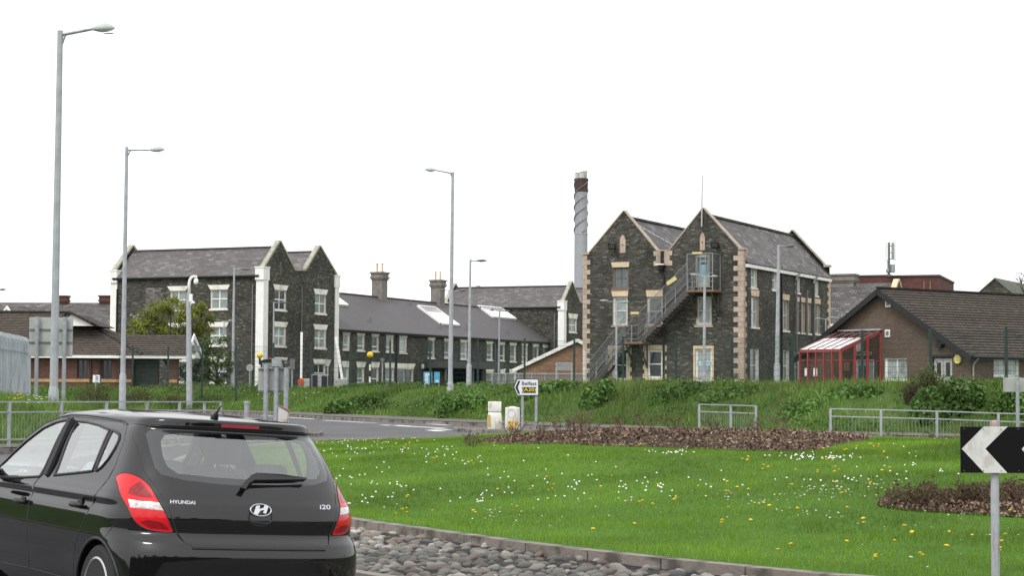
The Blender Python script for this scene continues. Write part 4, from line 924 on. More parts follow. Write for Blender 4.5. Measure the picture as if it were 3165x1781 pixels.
# entrance door within the canopy
r=pxrect(FK,'y',0,zc(1120,640),zc(1440,960)); r=(r[0],r[1],GR,r[3]); holK.append(rect(*r)); u0,u1,z0,z1=r
mb=MB(); fbox(mb,fK,u0,u1,z0,z1,-.14,-.1); ed=bK.part(mb,'entrance_door',mat('pale_glazed_door',(.34,.42,.45),.15,spec=.8,var=.25))
mb=MB(); fbox(mb,fK,u0,u0+.1,z0,z1,-.1,-.02); fbox(mb,fK,u1-.1,u1,z0,z1,-.1,-.02); fbox(mb,fK,u0+.1,u1-.1,z1-.1,z1,-.1,-.02); um=u0+(u1-u0)*.6; fbox(mb,fK,um,um+.08,z0,z1-.1,-.1,-.02); bK.part(mb,'door_frame',PVC,ed)
mb=MB(); fbox(mb,fK,u0+.25,u0+.42,z0+.5,z0+1.7,-.1,-.03); fbox(mb,fK,um-.25,um-.1,z0+.5,z0+1.7,-.1,-.03); bK.part(mb,'door_handle',BLACK,ed)
r=pxrect(FK,'x',0,z5(1385,905),z5(1560,1035)); holKs.append(window(bK,fKs,r,'two',pane=PANES[3],fw=.09,sill=.08,reveal=WHITE))
mb=MB(); mb.sheet([(-LK,0),(0,0),(0,zeK),(xr,zrK-.1),(-LK,zeK)],holK,lambda u,z:fK(u,z)); mb.sheet(rect(0,DK,0,zeK),holKs,lambda u,z:fKs(u,z)); mb.sheet([(-LK,0),(0,0),(0,zeK),(xr,zrK-.1),(-LK,zeK)],[],lambda u,z:Vector((u,DK,z))); mb.sheet(rect(0,DK,0,zeK),[],lambda u,z:Vector((-LK,u,z)))
bK.part(mb,'wall',BRICK_B,fix=False)
sK=(zrK-zeK)/(-xr); o_=.45
mb=MB(); slab(mb,[(o_,-.5,zeK-o_*sK+.08),(o_,DK+.4,zeK-o_*sK+.08),(xr,DK+.4,zrK+.08),(xr,-.5,zrK+.08)],.1); slab(mb,[(-LK-o_,-.5,zeK-o_*sK+.08),(-LK-o_,DK+.4,zeK-o_*sK+.08),(xr,DK+.4,zrK+.08),(xr,-.5,zrK+.08)],.1)
rK=bK.part(mb,'roof',TILE)
# raised course edges, coloured lighter than the darkened tile to imitate shadow lines
mb=MB(); nrow=int(math.hypot(xr,zrK-zeK)/.34)
for k in range(nrow+1):
    t=k/nrow; x=o_+(xr-o_)*t; z=zeK-o_*sK+(zrK-zeK+o_*sK)*t+.085
    mb.beam((x,-.5,z+.03),(x,DK+.4,z+.03),.055,.075,up=(sK,0,1)) if k<nrow else None
bK.part(mb,'tile_edges',mat('tile_edge',(.135,.112,.092),.8,var=.4,vscale=2.2),rK)
mb=MB(); mb.beam((xr,-.5,zrK+.14),(xr,DK+.4,zrK+.14),.26,.14); bK.part(mb,'ridge_tiles',TILE,rK)
mb=MB()
for (xa,xb) in ((o_,xr),(-LK-o_,xr)):
    mb.beam((xa,-.53,zeK-o_*sK-.12),(xb,-.53,zrK-.12),.04,.36); mb.beam((xa,-.3,zeK-o_*sK-.1),(xb,-.3,zrK-.1),.45,.03)
bK.part(mb,'bargeboard',BLACK,rK)
mb=MB(); mb.tube([(o_+.05,-.4,zeK-o_*sK),(o_+.05,DK,zeK-o_*sK)],.08,6); mb.box((.02,0,zeK-o_*sK-.12),(o_,DK,zeK-o_*sK-.02)); bK.part(mb,'gutter',GUTTER)
mb=MB(); mb.tube([(o_+.05,.1,zeK-.35),(.12,.1,zeK-.75),(.1,.1,0)],.05,6); bK.part(mb,'downpipe',mat('pale_pipe',(.4,.38,.36),.5))
for a,b_ in (((643,508),(678,556)),((640,713),(673,764))):
    r=pxrect(FK,'y',0,z5(*a),z5(*b_)); mb=MB(); fbox(mb,fK,r[0],r[1],r[2],r[3],.0,.06); v=bK.part(mb,'wall_vent',WHITE)
    mb=MB(); fbox(mb,fK,r[0]+.08,r[1]-.08,r[2]+.08,r[3]-.08,.06,.065); bK.part(mb,'vent_grille',mat('grille_grey',(.2,.19,.18),.7),v)
q=FK.hit(z5(1025,802),'y',0); mb=MB(); mb.tube([fK(q.x,q.z,0),fK(q.x,q.z,.12)],.3,14); mb.box(fK(q.x-.22,q.z-.3,.04),fK(q.x+.22,q.z-.1,.3)); bK.part(mb,'security_light',BLACK)
q=FK.hit(z5(1146,917),'y',0); mb=MB(); mb.tube([fK(q.x,q.z,.02),fK(q.x,q.z,.16)],.27,18); cl=bK.part(mb,'alarm_dome',mat('yellow_dome',(.75,.66,.22),.4),label='round pale yellow disc on the brown brick wall')
mb=MB(); mb.tube([fK(q.x-.05,q.z,0),fK(q.x-.05,q.z,.05)],.31,18); bK.part(mb,'dome_backplate',mat('brown_plate',(.12,.08,.05),.6),cl)
r=pxrect(FK,'y',0,zc(1168,490),zc(1380,620)); mb=MB(); fbox(mb,fK,r[0],r[1],r[2],r[3],.01,.06); sg_=bK.part(mb,'name_board',mat('navy_board',(.025,.03,.06),.4))
text('SURGERY',.34,PVC,faceM(fK,(r[0]+r[1])/2,r[2]+.3,.068),sg_,'board_lettering'); 
mb=MB(); fbox(mb,fK,r[0]+.15,r[1]-.4,r[3]-.22,r[3]-.16,.06,.07); fbox(mb,fK,r[0]+.15,r[1]-.9,r[3]-.42,r[3]-.37,.06,.07); bK.part(mb,'board_red_lines',mat('board_red',(.45,.05,.05),.5),sg_)
q=FK.hit(zc(1195,427),'y',0); mb=MB(); mb.tube([fK(q.x,q.z,0),fK(q.x,q.z,.2)],.28,14); bK.part(mb,'wall_lamp',PVC)
r=pxrect(FK,'y',0,zc(915,690),zc(1020,845)); mb=MB(); fbox(mb,fK,r[0],r[1],r[2],r[3],.0,.06); bK.part(mb,'notice_board',mat('tan_board',(.28,.2,.12),.7))
# ---- red entrance canopy
RED=mat('red_canopy_paint',(.36,.05,.05),.4,var=.15,vscale=3)
cn=thing('entrance_canopy','red steel lean-to canopy with clear sheet roof against the brown brick gable','canopy',FK.o,-FK.th)
qR=FK.hit(zc(1560,150),'y',0); 
# wall-line right end, find projection depth so the outer post stands at px 850
dC=4.2
def fd(d): p=FK.hit(zc(850,480),'y',-d); return p
best=min([x*.1 for x in range(10,70)],key=lambda d:abs(FK.hit(zc(850,480),'y',-d).x-qR.x)); dC=best
qo=fd(dC); zoL=qo.z; zwl=qR.z; xR=qR.x
xLq=FK.hit(zc(130,510),'y',-dC).x; 
xL=xLq
def P2(x,y,h): return Vector((x,y,h))
roofz=lambda y:zwl+(zoL-zwl)*(-y/dC)
mb=MB()
for x in (xL,xR): mb.beam(P2(x,-dC,zoL),P2(x,0,zwl),.09,.16)
mb.beam(P2(xL,-dC,zoL),P2(xR,-dC,zoL),.1,.16); mb.beam(P2(xL,-.06,zwl),P2(xR,-.06,zwl),.08,.12)
mb.build('canopy_frame',RED,cn)
n=5
for k in range(n+1):
    x=xL+(xR-xL)*k/n
    mb=MB(); mb.box((x-(.08 if k==n else .035),-dC-.06,0),(x+(.08 if k==n else .035),-dC+.08,zoL-.05)); mb.build('post',RED,cn)
for t in (.34,.66,1.):
    y=-dC*(1-t); mb=MB(); mb.box((xR-.07,y-.09 if t==1 else y-.07,0),(xR+.07,y if t==1 else y+.07,roofz(y)-.05)); mb.build('post',RED,cn)
mb=MB(); mb.beam(P2(xR,-dC,GR+2.0),P2(xR,0,GR+2.0),.04,.05); mb.beam(P2(xL,-dC,GR+2.0),P2(xR,-dC,GR+2.0),.04,.05) ; mb.build('cross_rail',RED,cn)
M_POLY=mat_glass('clear_polycarbonate',(.62,.55,.56),.12,.15); M_POLYW=mat('milky_polycarbonate',(.8,.8,.8),.35)
tm=.6
mb=MB(); mb.poly([P2(xL,-dC*(1-tm),roofz(-dC*(1-tm))+.1),P2(xR,-dC*(1-tm),roofz(-dC*(1-tm))+.1),P2(xR,0,zwl+.1),P2(xL,0,zwl+.1)]); mb.build('roof_sheet',M_POLY,cn,fix=False)
mb=MB(); mb.poly([P2(xL,-dC,zoL+.1),P2(xR,-dC,zoL+.1),P2(xR,-dC*(1-tm),roofz(-dC*(1-tm))+.1),P2(xL,-dC*(1-tm),roofz(-dC*(1-tm))+.1)]); mb.build('roof_sheet',M_POLYW,cn,fix=False,label='milky white lower roof sheets')
mb=MB()
for k in range(6): x=xL+(xR-xL)*k/5; mb.beam(P2(x,-dC,zoL+.12),P2(x,0,zwl+.12),.05,.05)
mb.build('glazing_bar',mat('dull_red_bar',(.3,.12,.12),.5),cn)
mb=MB(); mb.beam(P2(xL,-.1,zwl+.14),P2(xR+.15,-.1,zwl+.14),.3,.1); mb.build('flashing',GALV,cn)
M_SIDE=mat_glass('side_glazing',(.78,.76,.76),.0,.05)
mb=MB(); mb.poly([P2(xR,-dC,GR+.2),P2(xR,0,GR+.2),P2(xR,0,zwl-.1),P2(xR,-dC,zoL-.1)]); mb.build('side_pane',M_SIDE,cn,fix=False)
for k in (0,1):
    x=xL+(xR-xL)*(.22*k+.16); mb=MB(); mb.box((x-.17,-dC+.0,GR+1.0),(x+.17,-dC+.02,GR+1.5)); mb.build('paper_notice',PVC,cn)
# ---- F small orange-brick gable in front of the long wing
FF_=Frame(1784,150,R(8)); qa=FF_.hit(z3(1895,655),'y',0); ql=FF_.hit(z3(1440,872),'y',0); L_=2*(qa.x-ql.x)
FF_.o=FF_.o+FF_.m@Vector((qa.x+L_/2,0,0))
bF=simple_gable('brick_annexe','small orange-brick annexe with white bargeboards beside the foot of the staircase',FF_,L_,12,ql.z,qa.z,BRICK_O,SLATE_N,ridge_axis='y',over=.3,verge=.25)
mb=MB(); s=bF.s
for a in (-L_-.3,.3): mb.beam((a,-.28,ql.z-.3*s-.03),(-L_/2,-.28,qa.z-.03),.05,.28)
bF.part(mb,'bargeboard',WHITE,bF.roof)
mb=MB(); mb.box((-L_-.2,-.1,ql.z-.9),(-L_+.0,.1,ql.z-.35)); bF.part(mb,'eaves_box',WHITE)
# ---- chimney tower
yt=205; p0=at(*z4(91,700),yt); base=thing('boiler_chimney','tall pale grey chimney stack with spiral fins and a dark brown crown','chimney',(p0.x,yt,0))
wpx=(132-51)/2.0133*yt/FP; r_=wpx/2
zz_=lambda y:at(z4(91,y)[0],z4(91,y)[1],yt).z
mb=MB(); mb.lathe([(r_*1.04,0),(r_*1.02,zz_(455)),(r_*1.06,zz_(454)),(r_*1.06,zz_(448)),(r_*1.0,zz_(446)),(r_*1.0,zz_(190))],(0,0,0),24); mb.build('shaft',mat('chimney_cladding',(.33,.345,.37),.6,var=.1,vscale=.8,dirt=((.25,.26,.28),.5,.2)),base,smooth='auto')
mb=MB(); mb.lathe([(r_*1.01,zz_(189)),(r_*1.08,zz_(120)),(r_*1.12,zz_(116)),(r_*1.12,zz_(106)),(r_*.9,zz_(104))],(0,0,0),24); cap_=mb.build('chimney_crown',mat('brown_crown',(.075,.045,.045),.8,var=.4,vscale=1.5),base,smooth='auto')
for st in range(3):
    pts=[]; P3=[];F3=[]
    zA,zB=zz_(440),zz_(112); N_=70; turns=1.55
    for k in range(N_+1):
        t=k/N_; a=st*2*pi/3+turns*2*pi*t+.6; z=zA+(zB-zA)*t
        for rr_ in (r_*1.0,r_*1.15): P3.append((rr_*cos(a),rr_*sin(a),z))
    for k in range(N_): F3.append((2*k,2*k+1,2*k+3,2*k+2))
    P4=[(x,y,z-.05) for x,y,z in P3]; nn=len(P3); mb=MB(); mb.add(P3,F3); mb.add(P4,[f[::-1] for f in F3]); mb.add([P3[2*k+1] for k in range(N_+1)]+[P4[2*k+1] for k in range(N_+1)],[(k,k+1,N_+2+k,N_+1+k) for k in range(N_)])
    mb.build('spiral_fin',mat('fin_grey',(.27,.285,.31),.6),base,fix=False)
for k,(dx,dy) in enumerate(((-.45,-.2),(.1,-.45),(.45,.1))):
    mb=MB(); mb.lathe([(.26,zz_(104)),(.26,zz_(72)+.1*k),(.3,zz_(72)+.1*k),(.3,zz_(70)+.12*k)],(dx,dy,0),10); mb.build('flue',mat('pale_flue',(.5,.49,.46),.6),base)
for st_ in (1.9,4.2,6.0):
    pass
# ---- I : slate roofed range behind the clinic, J : flat dark red building with mast, L : far gable
FI=Frame(2730,148,R(27.5)); bI=None
fI=FI; qe=FI.hit(z5(255,665),'y',0)
zI=FI.hit(z5(400,400),'y',3.5).z; zEi=FI.hit(z5(255,668),'y',0).z
bI=simple_gable('slate_roofed_range','slate-roofed stone range with a white eaves board between the tall stone block and the clinic',FI,17,8.,zEi,zI,ST_DARK,SLATE_R,ridge_axis='x',over=.2,verge=0)
mb=MB(); mb.box((-17,-.26,zEi-.35),(0,-.2,zEi-.08)); bI.part(mb,'fascia',WHITE)
mb=MB(); coping(mb,[(-.2,zEi),(4,zI+.25)],lambda u,z,d:Vector((.0-d*1.,u,z)),-.3,.15,.22); coping(mb,[(4,zI+.25),(8.2,zEi)],lambda u,z,d:Vector((-d,u,z)),-.3,.15,.22); bI.part(mb,'gable_coping',TANL)
qc=FI.hit(z5(302,350),'y',4); chimney(bI,qc.x,4.2,zI-1.5,at(*z5(302,335),155).z,3.2,1.1,0,CH,bI.roof)
FJ=Frame(2905,215,R(20)); zt=FJ.hit(z5(1010,345),'y',0).z; xl=FJ.hit(z5(652,380),'y',0).x
bJ=Bld('flat_roofed_block','flat-roofed dark red brick block rising behind the clinic roof',FJ)
xfar=FJ.hit(z5(345,375),'y',0).x
mb=MB(); mb.box((xl,0,0),(0,16,zt)); mb.box((xfar,4,0),(xl-.01,16,zt+.35)); bJ.part(mb,'wall',BRICK_D)
mb=MB(); mb.box((xl-.1,-.12,zt),(.12,16.1,zt+.22)); mb.box((xfar-.1,3.9,zt+.35),(xl-.12,16.1,zt+.55)); bJ.part(mb,'parapet',mat('dark_parapet',(.06,.045,.045),.7))
mb=MB(); 
for u in (.37,.50): x=xl*(1-u)*0+xl*(.3-.12*(u-.37)/.13*1.); mb.box((x,-.05,zt-2.6),(x+.12,-.01,zt-.5))
bJ.part(mb,'wall_pipes',mat('pinkish_pipe',(.25,.13,.11),.7))
pm=at(*z5(690,345),213); ms=thing('antenna_mast','grey mobile-phone antenna mast with tall white panel aerials on the dark red block','mast',(pm.x,213+2,0))
Z=lambda y:at(*z5(690,y),215).z; X=lambda x:at(*z5(x,300),215).x-pm.x
mb=MB(); mb.tube([(0,0,zt),(0,0,Z(110))],.14,8); mb.tube([(X(657),0,zt+.2),(X(657),0,Z(230))],.08,6); mb.build('mast_pole',GREYPIPE,ms)
for xa,xb,ya,yb in ((636,656,110,238),(699,713,107,235),(682,696,112,230)):
    mb=MB(); mb.box((X(xa),-.25,Z(yb)),(X(xb),.1,Z(ya))); mb.build('panel_aerial',PVC if xa!=682 else GALV2,ms,bevel=.04)
mb=MB()
for y in (135,180,225): mb.beam((X(650),0,Z(y)),(X(705),0,Z(y)),.09,.09)
mb.build('aerial_bracket',GREYPIPE,ms)
mb=MB(); mb.box((X(676),-.4,Z(318)),(X(704),.4,Z(262))); mb.box((X(645),-.3,Z(318)),(X(660),.3,Z(296))); mb.build('radio_unit',GALV2,ms,bevel=.05)
FL=Frame(3010,190,R(-62)); 
qa=at(*z5(1312,378),196); ql=at(*z5(1245,458),192)
FL2=Frame(3010,190,R(30)); FL2.o=Vector((ql.x+2*(qa.x-ql.x)*1.0,190,0)); hx=(qa.x-ql.x)*2.3
bL=simple_gable('far_gabled_house','far dark gabled roof with tan coping at the right edge behind the clinic roof',FL2,hx,30,ql.z-.6,qa.z,ST_DARK,mat('mossy_slate',(.09,.1,.075),.9,var=.4,vscale=.6),ridge_axis='y',over=.1,verge=.1)
# ---- far terrace on the left
FA=Frame(395,172,R(4)); zA=at(*zl(640,575),176).z; zAe=at(*zl(820,745),170).z
bA=simple_gable('terraced_house','far slate-roofed terrace with two brick chimneys on the left behind the lodge',FA,23.5,9,zAe,zA,BRICK_R,SLATE_R,ridge_axis='x',over=.3,verge=.1)
for x in (465,793):
    p=FA.hit(zl(x,600),'y',4.5); chimney(bA,p.x,4.5,zA-.8,at(*zl(x,536),176).z+.3,1.0,.9,0,BRICK_R,bA.roof)
mb=MB(); 
for s_ in (0,1): mb.beam((-23.6,(-.3,9.3)[s_],zAe-.2),(-23.6,4.5,zA+.1),.08,.3)
bA.part(mb,'bargeboard',WHITE,bA.roof)
FA2=Frame(62,165,R(50)); 
FA2.m=Matrix.Rotation(-FA2.th,3,'Z'); FA2.mi=FA2.m.transposed()
zg=at(*zl(105,598),165).z
bA2=simple_gable('end_terrace_house','small far house gable with white bargeboards at the left edge above the palisade fence',FA2,5.0,12,zg-1.7,zg,ST_DARK,SLATE_R,ridge_axis='y',over=.3,verge=.3)
mb=MB()
for a in (-5.3,.3): mb.beam((a,-.32,zg-1.8),(-2.5,-.32,zg),.05,.3)
bA2.part(mb,'bargeboard',WHITE,bA2.roof)
# ---- B : brick lodge on the left
YB=114; FB_=Frame(0,YB,0); FB_.o=Vector((0,YB,0))
hB=lambda p,y=0:FB_.hit(p,'y',y)
ze_=hB(zl(700,962)).z; xe=hB(zl(1400,962)).x
bB=Bld('brick_lodge','low red-brick lodge with brown ribbed tile roofs and white eaves, left of the stone building',FB_)
fBf=facefn('y',0,-1); hol=[]
for a,b_ in (((577,992),(655,1135)),((760,995),(836,1138))):
    r=pxrect(FB_,'y',0,zl(*a),zl(*b_)); hol.append(window(bB,fBf,r,'two',frame=mat('dark_frame',(.03,.03,.03),.5),pane=PANES[0],fw=.08))
xa=hB(zl(200,1000)).x; xw=hB(zl(985,1000)).x; zb0=hB(zl(700,1165)).z; zb1=hB(zl(700,1142)).z
mb=MB(); mb.sheet(rect(xa-7,xw,.3,ze_),hol,lambda u,z:fBf(u,z)); mb.sheet(rect(0,9,.3,ze_),[],lambda u,z:Vector((xw,u,z))); mb.sheet(rect(xa-7,xw,.3,ze_),[],lambda u,z:Vector((u,9,z)))
xp0,xp1=hB(zl(1263,1000)).x,hB(zl(1325,1000)).x; mb.box((xp0,0,.3),(xp1,.7,ze_))
bB.part(mb,'wall',BRICK_R,fix=False)
for xs0,xs1 in ((xa-7,hB(zl(575,1000)).x-.1),(hB(zl(575,1000)).x-.1,xw+.02),(xp0-.02,xp1+.02)):
    mb=MB(); fbox(mb,fBf,xs0,xs1-.01,zb0,zb1,-.05,.03); bB.part(mb,'stone_band',mat('ochre_band',(.42,.27,.14),.85,var=.3,vscale=3))
# porch back wall, door, yellow notice
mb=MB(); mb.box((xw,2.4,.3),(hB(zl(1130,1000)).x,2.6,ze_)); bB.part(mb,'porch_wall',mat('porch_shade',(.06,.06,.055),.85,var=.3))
r=pxrect(FB_,'y',0,zl(1003,1010),zl(1043,1062)); mb=MB(); fbox(mb,facefn('y',2.4,-1),r[0],r[1],r[2],r[3],.0,.03); bB.part(mb,'yellow_notice',mat('mustard_notice',(.35,.28,.1),.6))
mb=MB(); mb.box((xw+.05,.9,zb0-1.),(xw+1.5,.97,ze_-.35)); bB.part(mb,'porch_gate',mat('grey_timber',(.07,.072,.068),.8,var=.3,vscale=4))
def roof_plane(P,name='roof',m=TILE,rows=True,par=None):
    mb=MB(); slab(mb,P,.12); o=bB.part(mb,name,m,par); return o
# right wing roof
yR=3.0; zR=hB(zl(1150,810),yR).z; x0=hB(zl(880,962)).x; xg=xe+.35
def tiled(P0,P1,P2,P3,rowh=.33):
    """eave P0-P1, ridge P3-P2; slab plus real course edges"""
    P0,P1,P2,P3=map(Vector,(P0,P1,P2,P3)); mb=MB(); slab(mb,[P0,P1,P2,P3],.12); o=bB.part(mb,'roof',TILE)
    L_=((P3-P0).length+(P2-P1).length)/2; n=int(L_/rowh); mb=MB()
    nn=(P1-P0).cross(P3-P0).normalized()
    for k in range(n):
        t=k/n; a=P0.lerp(P3,t)+nn*.02; b_=P1.lerp(P2,t)+nn*.02; mb.beam(a,b_,.055,.08,up=nn)
    bB.part(mb,'tile_edges',MATS['tile_edge'],o); return o
e_=-.45; sB=(zR-ze_)/(yR)
gA=hB(zl(1385,962),e_); gC=hB(zl(1440,812),yR); gB=hB(zl(1512,975),2*yR-e_); gB.z=ze_-.02; gA.z=ze_-.02; gC.z=zR
tiled((x0,e_,ze_-.02),gA+Vector((.1,0,0)),gC+Vector((.1,0,0)),(x0,yR,zR)); tiled(gB+Vector((.1,0,0)),(x0,2*yR-e_,ze_-.02),(x0,yR,zR),gC+Vector((.1,0,0)))
nE=(gB-gA).normalized(); nO=Vector((nE.y,-nE.x,0))
mb=MB(); T0=[gA-Vector((0,0,.1)),gB-Vector((0,0,.1)),gC-Vector((0,0,.15))]; mb.add([q for q in T0]+[q-nO*.12 for q in T0],[(0,1,2),(5,4,3),(0,3,4,1),(1,4,5,2),(2,5,3,0)]); gB_=bB.part(mb,'gable_panel',WHITE)
mb=MB(); mb.beam(gA+nO*.1-Vector((0,0,.05)),gC+nO*.1-Vector((0,0,.05)),.08,.28); mb.beam(gC+nO*.1-Vector((0,0,.1)),gB+nO*.1-Vector((0,0,.1)),.08,.28); bB.part(mb,'gablet_trim',WHITE)
mb=MB(); mb.beam(gC+nO*.02+Vector((0,0,.14)),gB+nO*.02+Vector((0,0,.14)),.3,.12); bB.part(mb,'verge_tiles',TILE)
mb=MB(); mm=(gA+gB)/2; mb.box(mm+nO*.0+Vector((-.3,-.9,.35)),mm+nO*.1+Vector((.1,.9,.75))); bB.part(mb,'gable_vent',mat('vent_grey',(.3,.3,.31),.6))
mb=MB(); mb.box((xa-7,e_-.02,ze_-.2),(xg+.2,e_+.1,ze_+.03)); mb.box((xa-7,e_,ze_-.2),(xg,.0,ze_-.16)); bB.part(mb,'fascia',WHITE)
# main hipped roof on the left with a small gablet
yM=6.5; zM=hB(zl(350,650),yM).z; xM0=xa-7; xM1=hB(zl(525,640),yM).x; xH=hB(zl(905,800),yR).x
tiled((xM0,e_,ze_),(x0+1.6,e_,ze_),(xM1,yM,zM),(xM0,yM,zM),.34)
mb=MB(); slab(mb,[(x0+1.6,e_,ze_),(x0+1.6,2*yM-e_,ze_),(xM1,yM+.01,zM),(xM1,yM-.01,zM)],.12); bB.part(mb,'roof',TILE)
mb=MB(); slab(mb,[(x0+1.6,2*yM-e_,ze_),(xM0,2*yM-e_,ze_),(xM0,yM,zM),(xM1,yM,zM)],.12); bB.part(mb,'roof',TILE)
mb=MB(); mb.tube([(x0+1.6,e_,ze_+.05),(xM1,yM,zM+.06),(xM0,yM,zM+.06)],.12,6); bB.part(mb,'ridge_tiles',TILE)
# white gablet set into the hip
gy=1.7
A_,B_,C_=hB(zl(445,690),gy),hB(zl(700,745),gy),hB(zl(522,655),gy)
mb=MB(); mb.prism([(A_.x,B_.z),(B_.x,B_.z),(C_.x+.1,C_.z)],lambda u,z,d:Vector((u,gy+d,z)),-.02,.1); gp=bB.part(mb,'gablet',WHITE)
mb=MB(); mb.beam((C_.x,gy-.1,C_.z+.12),(B_.x+.3,gy-.1,B_.z+.02),.4,.1); mb.beam((C_.x,gy-.1,C_.z+.12),(A_.x-.2,gy-.1,A_.z-.2),.4,.1)
mb.prism([(A_.x-.1,B_.z),(B_.x+.3,B_.z),(C_.x,C_.z+.05)],lambda u,z,d:Vector((u,gy+d,z)),.12,5); bB.part(mb,'gablet_roof',TILE,gp)
for x in (680,745):
    q=hB(zl(x,965),-.1); mb=MB(); mb.tube([(q.x,-.12,.3),(q.x,-.12,ze_-.25)],.05,6); bB.part(mb,'downpipe',GUTTER)
# ================================================================== STREET FURNITURE
def xz(p,Y): q=at(p[0],p[1],Y); return q.x,q.z
# ---- street lamps
def head(mb,mbl,c,dirx,L,h,wd=None,tilt=0.):
    wd=wd or L*.42; tilt=h*.12
    """flattened teardrop lantern reaching from c along dirx"""
    n=11; P=[];F=[];seg=12
    for i in range(n):
        t=i/(n-1); prof=max(0.,sin(pi*min(1,t*.9+.1)**1.25))**.75
        prof=max(prof,.25 if t<.5 else .03); 
        for k in range(seg):
            a=2*pi*k/seg; zz_=sin(a); zz_=zz_*(.62 if zz_>0 else .42)*h*prof; P.append((c[0]+dirx*L*t,c[1]+cos(a)*wd/2*prof,c[2]+zz_+tilt*t))
    for i in range(n-1):
        for k in range(seg): a=i*seg+k;b=i*seg+(k+1)%seg; F.append((a,b,b+seg,a+seg))
    F.append(tuple(range(seg))); F.append(tuple((n-1)*seg+k for k in range(seg))); mb.add(P,F)
    mbl.add([(c[0]+dirx*L*t,c[1]+s*wd*.3,c[2]-h*.40-(.05 if .45<t<.95 else 0)+tilt*t) for t in (.4,.55,.75,.92) for s in (-1,1)],[(0,1,3,2),(2,3,5,4),(4,5,7,6)])
def lamp(label,top,base,Y,heads,zb=None,rt=.05,rb=.08,base_top=None,base_r=.11,headm=None,arm_from=None,group=None,octa=False,cat='street lamp'):
    xb,_=xz((base[0],base[1]),Y); xt,zt=xz(top,Y); zb=gz(xb,Y) if zb is None else zb; seg=8 if octa else 10
    t=thing('street_lamp',label,cat,(xb,Y,0),0,group); dx=xt-xb
    mb=MB(); z0=zb-.2
    if base_top: zbt=xz((base[0],base_top),Y)[1]
    else: zbt=zb+1.0
    f=lambda z:dx*(z-zb)/(zt-zb)
    mb.tube([(f(zbt),0,zbt),(dx,0,zt)],[rb,rt],seg); mb.build('pole',GALV,t,smooth='auto')
    mb=MB(); mb.tube([(0,0,z0),(f(zbt),0,zbt),(f(zbt),0,zbt+.14)],[base_r,base_r,rb],seg); mb.build('base_section',GALV,t,smooth='auto')
    for (hs_,he_,L,h) in heads:          # arm start / lantern start (pixels), lantern length (signed px), height m
        x0,z0_=xz(hs_,Y); x1,z1_=xz(he_,Y); x2,_=xz((he_[0]+L,he_[1]),Y); x0-=xb;x1-=xb;x2-=xb
        mb=MB(); mb.tube([(x0,0,z0_),(x1+(x2-x1)*.12,0,z1_+(z1_-z0_)*.05)],[rt*.62,rt*.5],6)
        mb.tube([(x0,0,z0_-.28*abs(rt)/.05*.6),(x0+(x1-x0)*.12,0,z0_+(z1_-z0_)*.12)],rt*.4,5); a=mb.build('arm',GALV2,t)
        mb=MB(); ml=MB(); head(mb,ml,(x1,0,z1_),1 if x2>x1 else -1,abs(x2-x1),h); hd=mb.build('lantern',headm or HEADG,t,smooth=True); ml.build('lens',LENS,hd,fix=False)
    return t
zq=Zm(0,30,2.736)
lamp('tallest grey street lamp at the far left, arm and lantern pointing right',zq(509,175),zdp(133,1090),53,[(zq(525,210),zq(775,160),73,.27)],rt=.085,rb=.125,base_top=1210,base_r=.155,octa=True)
lamp('second tall grey street lamp from the left, standing before the brick lodge',zq(1072,1160),zdp(308,1010),83,[(zq(1083,1187),zq(1263,1186),48,.25)],rt=.075,rb=.12,base_top=1163,base_r=.16,octa=True)
lamp('tall grey street lamp on the grass bank with its lantern pointing left',zdp(1139,433),zdp(1132,1033),90,[(zdp(1137,436),zdp(1097,428),-36,.22)],rt=.07,rb=.12,base_top=1190,base_r=.17,octa=True)
lamp('grey lamp post before the left end of the stone building front, dark lantern pointing right',z2(1118,340),z2(1103,1300),121,[(z2(1122,348),z2(1165,350),34,.15)],rt=.06,rb=.11,base_top=z2(0,1165)[1],base_r=.15,headm=HEADD,group=None)
lamp('thin lamp post before the gable windows of the left stone building',z2(1440,615),z2(1436,1290),127,[(z2(1442,620),z2(1478,622),30,.13)],rt=.045,rb=.08,headm=HEADD)
lamp('grey lamp post standing before the middle of the long low wing, lantern pointing right',z3(1097,50),z3(1085,995),111,[(z3(1099,65),z3(1135,65),37,.15)],rt=.06,rb=.11,base_top=z3(0,850)[1],base_r=.17,headm=HEADD)
lamp('grey lamp post in front of the side wall of the tall stone block',z4(1322,518),z4(1310,1385),98,[(z4(1325,524),z4(1362,526),33,.16)],rt=.075,rb=.125,base_top=z4(0,1270)[1],base_r=.17,headm=HEADD)
def twin(label,top,base,Y,lx,rx,hy_,arm=None,hm=HEADD,r=.05):
    L=abs(lx[0]-lx[1]); 
    return lamp(label,top,base,Y,[(top,(lx[1],lx[2]),-(lx[1]-lx[0]),.12),(top,(rx[0],rx[2]),rx[1]-rx[0],.12)],rt=r,rb=r*1.35,base_r=r*1.7,headm=hm,group=None)
def T_(Z,x0,x1,y): a=Z(x0,y); b=Z(x1,y); return (a[0],b[0],a[1])
twin('twin-armed lamp directly behind the tall bank lamp post, before the long wing roof',z3(966,292),z3(955,985),112,T_(z3,865,915,284),T_(z3,1010,1068,287),0)
twin('slim twin-armed lamp before the right half of the long low wing',z3(1315,438),z3(1308,975),139,T_(z3,1238,1280,434),T_(z3,1345,1397,440),0,r=.06)
twin('twin-armed lamp before the blue door and landing of the fire escape',z4(862,718),z4(857,1385),95,T_(z4,770,820,706),T_(z4,895,945,715),0,hm=GALV2,r=.065)
twin('twin-armed lamp before the lower flight of the fire escape',z4(314,877),z4(310,1340),103,T_(z4,205,265,867),T_(z4,335,395,875),0,hm=GALV2,r=.05)
